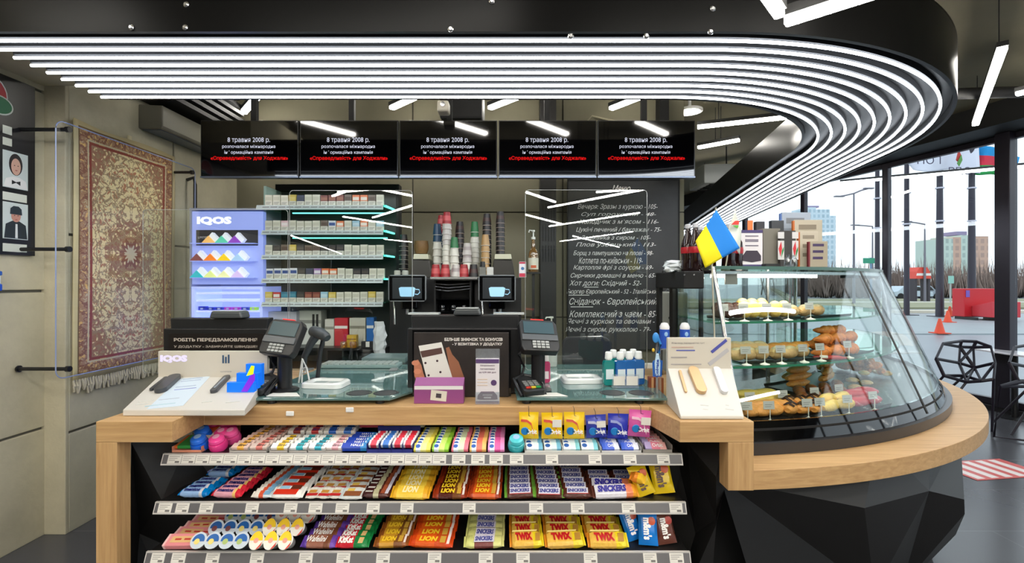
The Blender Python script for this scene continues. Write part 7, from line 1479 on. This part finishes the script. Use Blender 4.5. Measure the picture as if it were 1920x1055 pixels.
# flag poles
FP = mt('flagpole_dark', (52,48,62), 0.4)
for k, (px, pyb) in enumerate([(1645,560),(1700,576),(1762,594),(1822,594)]):
    Y = (EYE+0.10)*F/(pyb-HY) if k > 1 else 24.5+1.5*(1-k); Y = 23.3 if k > 1 else Y
    t = thing('flag_pole', 'tall dark flag pole outside the window, %s from left' % ORD[k], 'flag pole', (XX(px,Y), Y, -0.09 if k > 0 else -0.12), 0, 'flag poles on the forecourt')
    MB().cyl((0,0,0.03), 0.17 if k > 1 else 0.13, 11, n=14, r2=0.09).build('mast', FP, t, smooth=True)
    MB().box(-0.35,0.35,-0.35,0.35,0,0.03).build('base_plate', FP, t)
    for zz in (4.6, 6.2): MB().cyl((0,0,zz), 0.18, 0.07, n=14).build('pole_clamp', hexm((214,212,225), 0.4), t)
def bigflag(label, pts, Y, cols, splits, txt=None):
    t = thing('waving_flag', label, 'flag', (XX(pts[0][0],Y), Y, ZZ(pts[0][1],Y))); vs, fs, ms = [], [], []; a, b, c, d = pts; n, m = 18, 12
    for i in range(n+1):
        for j in range(m+1):
            u, v = i/n, j/m; px = (1-u)*((1-v)*a[0]+v*d[0])+u*((1-v)*b[0]+v*c[0]); py = (1-u)*((1-v)*a[1]+v*d[1])+u*((1-v)*b[1]+v*c[1])+3*math.sin(u*8)
            vs.append(W(px, py, Y+0.35*math.sin(u*9+v*2))-t.location)
    for i in range(n):
        for j in range(m):
            fs.append((i*(m+1)+j,(i+1)*(m+1)+j,(i+1)*(m+1)+j+1,i*(m+1)+j+1)); v = (j+0.5)/m; ms.append(next(k for k, s in enumerate(splits) if v <= s))
    o = MB().add(vs, fs, ms).build('cloth', [mt('flag_%d_%d_%d' % c_, c_, 0.8) for c_ in cols], t, smooth=True); md = o.modifiers.new('th','SOLIDIFY'); md.thickness = 0.02
    return t
tw_ = bigflag('white flag with dark letters and leaf mark outside the top of the window', ((1690,292),(1835,268),(1838,322),(1712,318)), 23.0, [(226,228,240)], [1.0])
for s, px, py, wp, hp in (('ГОП',1742,300,44,15),('СЛЯ',1800,320,42,14)): text(s, wp*22.4/F, hp*22.4/F, hexm((70,65,90), 0.6), tw_, W(px,py,22.4)-tw_.location, (R(90),0,R(180)), bold=0.0)
P = [W(a,b,22.35)-tw_.location for a, b in ((1792,300),(1797,280),(1802,292),(1798,306))]; MB().prism([(v.x,v.z) for v in P], P[0].y, P[0].y-0.02, 'y').build('leaf_mark', hexm((190,60,50), 0.6), tw_)
P = [W(a,b,22.3)-tw_.location for a, b in ((1794,306),(1802,290),(1804,300),(1798,312))]; MB().prism([(v.x,v.z) for v in P], P[0].y, P[0].y-0.02, 'y').build('leaf_mark', hexm((90,150,70), 0.6), tw_)
bigflag('waving blue, red and green flag outside at the top right', ((1802,262),(1912,292),(1900,336),(1812,322)), 23.4, [(30,150,215),(225,50,75),(40,165,80)], [0.34,0.68,1.0])
# street lamps, sign, containers, cones
def slamp(px, Y, pyt, arms, label):
    H = ZZ(pyt,Y)+0.12; t = thing('street_lamp', label, 'street lamp', (XX(px,Y), Y, -0.12)); MB().cyl((0,0,0), 0.10, H, n=10, r2=0.05).build('post', mt('lamp_post_grey', (120,118,130), 0.5), t, smooth=True)
    for dx, dz in arms: MB().tube([(0,0,H-0.02),(dx*0.5,0,H+dz*0.6),(dx,0,H+dz)], 0.06, 6).box(dx-0.35,dx+0.35,-0.12,0.12,H+dz-0.03,H+dz+0.05).build('lamp_arm', mt('lamp_post_grey', (120,118,130), 0.5), t)
slamp(1601, 36, 362, ((1.1,0.35),(-1.1,-0.25)), 'double armed street lamp seen left through the window')
slamp(1734, 40, 420, ((-1.5,0.2),), 'single arm street lamp in the middle of the window view')
slamp(1636, 44, 424, ((-1.6,0.1),), 'pale street lamp between the double armed one and the poles')
t = thing('road_sign', 'green road sign on a blue grey post outside', 'sign', (XX(1634,42), 42, -0.12)); MB().cyl((0,0.06,0), 0.08, ZZ(480,42), n=10).build('post', hexm((110,140,175), 0.5), t); MB().box(XX(1618,42)-XX(1634,42), 0.35, -0.03, 0.0, ZZ(491,42), ZZ(481,42)).build('sign_plate', hexm((45,150,120), 0.5), t)
t = thing('pedestrian_sign', 'small pale sign on thin post beyond the road', 'sign', (XX(1783,38), 38, 0)); MB().cyl((0,0.05,0), 0.05, 1.6, n=8).build('post', hexm((170,180,180), 0.5), t); MB().box(-0.22,0.22,-0.02,0.0,1.5,2.1).build('sign_plate', hexm((150,205,195), 0.5), t)
def cone(px, Y, label, z=-0.09):
    t = thing('traffic_cone', label, 'traffic cone', (XX(px,Y), Y, z), 0, 'traffic cones outside')
    MB().lathe([(0.14,0.03),(0.035,0.48)], 18).build('cone_body', hexm((235,80,45), 0.5), t, smooth=True); MB().box(-0.2,0.2,-0.2,0.2,0,0.0295).build('cone_foot', hexm((225,75,40), 0.5), t)
    MB().lathe([(0.098,0.20),(0.072,0.31)], 18, caps=False).build('white_band', hexm((240,236,232), 0.4), t, smooth=True)
cone(1762, 15.6, 'nearer orange and white traffic cone on the pavement'); cone(1781, 23.7, 'farther orange and white traffic cone near the red container')
cone(1777, 20.0, 'middle orange and white traffic cone, between the other two')
t = thing('fire_container', 'bright red fire sand container with sloping lid outside', 'container', (XX(1862,21), 21, -0.09))
k = 21/F
MB().box(-34*k, 27*k, 0.5, 1.1, 0.12, 55*k+0.1).build('back_cabinet', hexm((200,22,38), 0.4), t, bevel=0.03); MB().prism([(-0.4,0.15),(0.49,0.15),(0.49,22*k+0.1),(-0.4,29*k+0.15)], -24*k+0.1, 34*k, 'x').build('sand_box', hexm((205,50,62), 0.4), t, bevel=0.02)
MB().box(0.0, 18*k, -0.42, -0.405, 0.35, 0.5).build('white_label', hexm((240,235,235), 0.5), t); MB().box(-31*k, -24*k, 0.48, 0.495, 1.0, 1.3).build('blue_notice', hexm((120,90,190), 0.5), t)
for x in (-0.7, 0.6): MB().box(x-0.06,x+0.06,0.0,1.0,0,0.1195).build('skid', BLK, t)
t = thing('kiosk_umbrella', 'small stand with red and white striped roof on dark legs across the road', 'stand', (XX(1734,40), 40.6, 0.0))
MB().prism([(-0.65,1.9),(0.65,1.9),(0.5,2.5),(0.3,2.85),(-0.35,2.85),(-0.55,2.5)], -0.5, 0.5, 'y').build('roof', hexm((225,75,60), 0.5), t); MB().prism([(-0.62,2.15),(0.62,2.15),(0.58,2.35),(-0.58,2.35)], -0.52, -0.505, 'y').build('white_stripe', hexm((240,238,235), 0.5), t)
for x in (-0.55, 0.55): MB().box(x-0.08,x+0.08,-0.4,0.4,0,1.8995).build('leg', hexm((60,55,65), 0.6), t)
# parked cars far off (tiny)
for k, (px, c) in enumerate([(1700,(190,205,215)),(1722,(150,160,170))]):
    Y = 48.5+k*2; t = thing('parked_car', ['pale car parked behind the trees verge, left','grey car parked behind the verge, right'][k], 'car', (XX(px,Y), Y, -0.12))
    MB().prism([(-2.0,0.3),(2.0,0.3),(2.0,0.75),(1.2,0.85),(0.7,1.35),(-0.9,1.35),(-1.5,0.85),(-2.0,0.8)], -0.8, 0.8, 'y').build('body', hexm(c, 0.3), t, bevel=0.05)
    for x in (-1.25, 1.25): MB().cyl((x,-0.85,0.32), 0.32, 0.25, 'y', 16).build('wheel', BLKM, t)
    MB().prism([(-0.85,0.88),(0.95,0.88),(0.6,1.27),(-0.75,1.27)], -0.806, -0.803, 'y').build('side_window', BLKG, t)
# buildings far away
def bwall(nm, c, c2, sx, sz):
    m = bpy.data.materials.new(nm); m.use_nodes = True; nt = m.node_tree; b = nt.nodes['Principled BSDF']; b.inputs['Roughness'].default_value = 0.8
    tc = nt.nodes.new('ShaderNodeTexCoord'); sp_ = nt.nodes.new('ShaderNodeSeparateXYZ'); cb2 = nt.nodes.new('ShaderNodeCombineXYZ'); br = nt.nodes.new('ShaderNodeTexBrick')
    nt.links.new(tc.outputs['Object'], sp_.inputs[0]); nt.links.new(sp_.outputs[0], cb2.inputs[0]); nt.links.new(sp_.outputs[2], cb2.inputs[1]); nt.links.new(cb2.outputs[0], br.inputs['Vector'])
    br.offset = 0; br.inputs['Scale'].default_value = 1; br.inputs['Brick Width'].default_value = sx; br.inputs['Row Height'].default_value = sz; br.inputs['Mortar Size'].default_value = sz*0.2
    br.inputs['Color1'].default_value = lin(c2); br.inputs['Color2'].default_value = lin([v*0.92 for v in c2]); br.inputs['Mortar'].default_value = lin(c); nt.links.new(br.outputs['Color'], b.inputs['Base Color']); return m
def build_(label, Y, parts, roof=None):
    t = thing('apartment_block', label, 'building', (XX((parts[0][0]+parts[-1][1])/2,Y), Y, -0.12))
    for (x0, x1, py, m) in parts: MB().box(XX(x0,Y)-t.location.x, XX(x1,Y)-t.location.x, 0, 14, 0, ZZ(py,Y)).build('wing', m, t)
    if roof: MB().box(XX(roof[0],Y)-t.location.x, XX(roof[1],Y)-t.location.x, 2, 8, ZZ(roof[3],Y)+0.2, ZZ(roof[2],Y)).build('roof_unit', hexm((150,140,170), 0.8), t)
bw1, bw2, bw3 = bwall('brick_orange_hazed', (206,170,150), (190,160,146), 2.5, 2.8), bwall('panel_green_hazed', (196,212,200), (180,196,188), 2.2, 2.8), bwall('panel_teal_hazed', (205,222,230), (180,204,216), 2.4, 2.8)  # wall colours paled to paint in the haze of distance
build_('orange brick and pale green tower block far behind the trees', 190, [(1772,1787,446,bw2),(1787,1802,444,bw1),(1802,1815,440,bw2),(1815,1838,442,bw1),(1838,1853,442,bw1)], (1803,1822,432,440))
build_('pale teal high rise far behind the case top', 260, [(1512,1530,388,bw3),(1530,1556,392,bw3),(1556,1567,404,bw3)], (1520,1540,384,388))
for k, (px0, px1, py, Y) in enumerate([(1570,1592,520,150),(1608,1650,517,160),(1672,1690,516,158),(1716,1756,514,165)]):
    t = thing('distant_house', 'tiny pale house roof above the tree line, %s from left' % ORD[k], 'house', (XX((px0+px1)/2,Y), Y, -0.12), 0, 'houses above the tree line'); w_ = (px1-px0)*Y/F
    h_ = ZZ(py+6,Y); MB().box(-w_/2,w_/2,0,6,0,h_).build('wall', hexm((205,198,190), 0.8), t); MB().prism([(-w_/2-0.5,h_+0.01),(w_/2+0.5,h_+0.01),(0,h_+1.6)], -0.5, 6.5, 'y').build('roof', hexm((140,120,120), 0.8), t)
# bare winter thicket: nobody could count it
random.seed(9); mb = MB()
for i in range(1500):
    Y = random.uniform(52, 66); x = random.uniform(34, 78); h_ = random.uniform(2.6, 4.9)*(1+0.15*math.sin(x*0.7)); 
    for s in range(2):
        dx = random.uniform(-1.1, 1.1); mb.add([(x-0.10,Y,-0.1),(x+0.10,Y,-0.1),(x+0.10,Y+0.15,-0.1),(x+dx,Y,h_*random.uniform(0.7,1.0))], [(0,1,3),(1,2,3),(2,0,3)])
o = mb.build('bare_thicket', mt('bare_branches', (134,116,108), 0.95, var=0.3, vs=0.3)); tag(o, 'belt of bare brown winter trees and bushes beyond the road', 'trees'); o['kind'] = 'stuff'
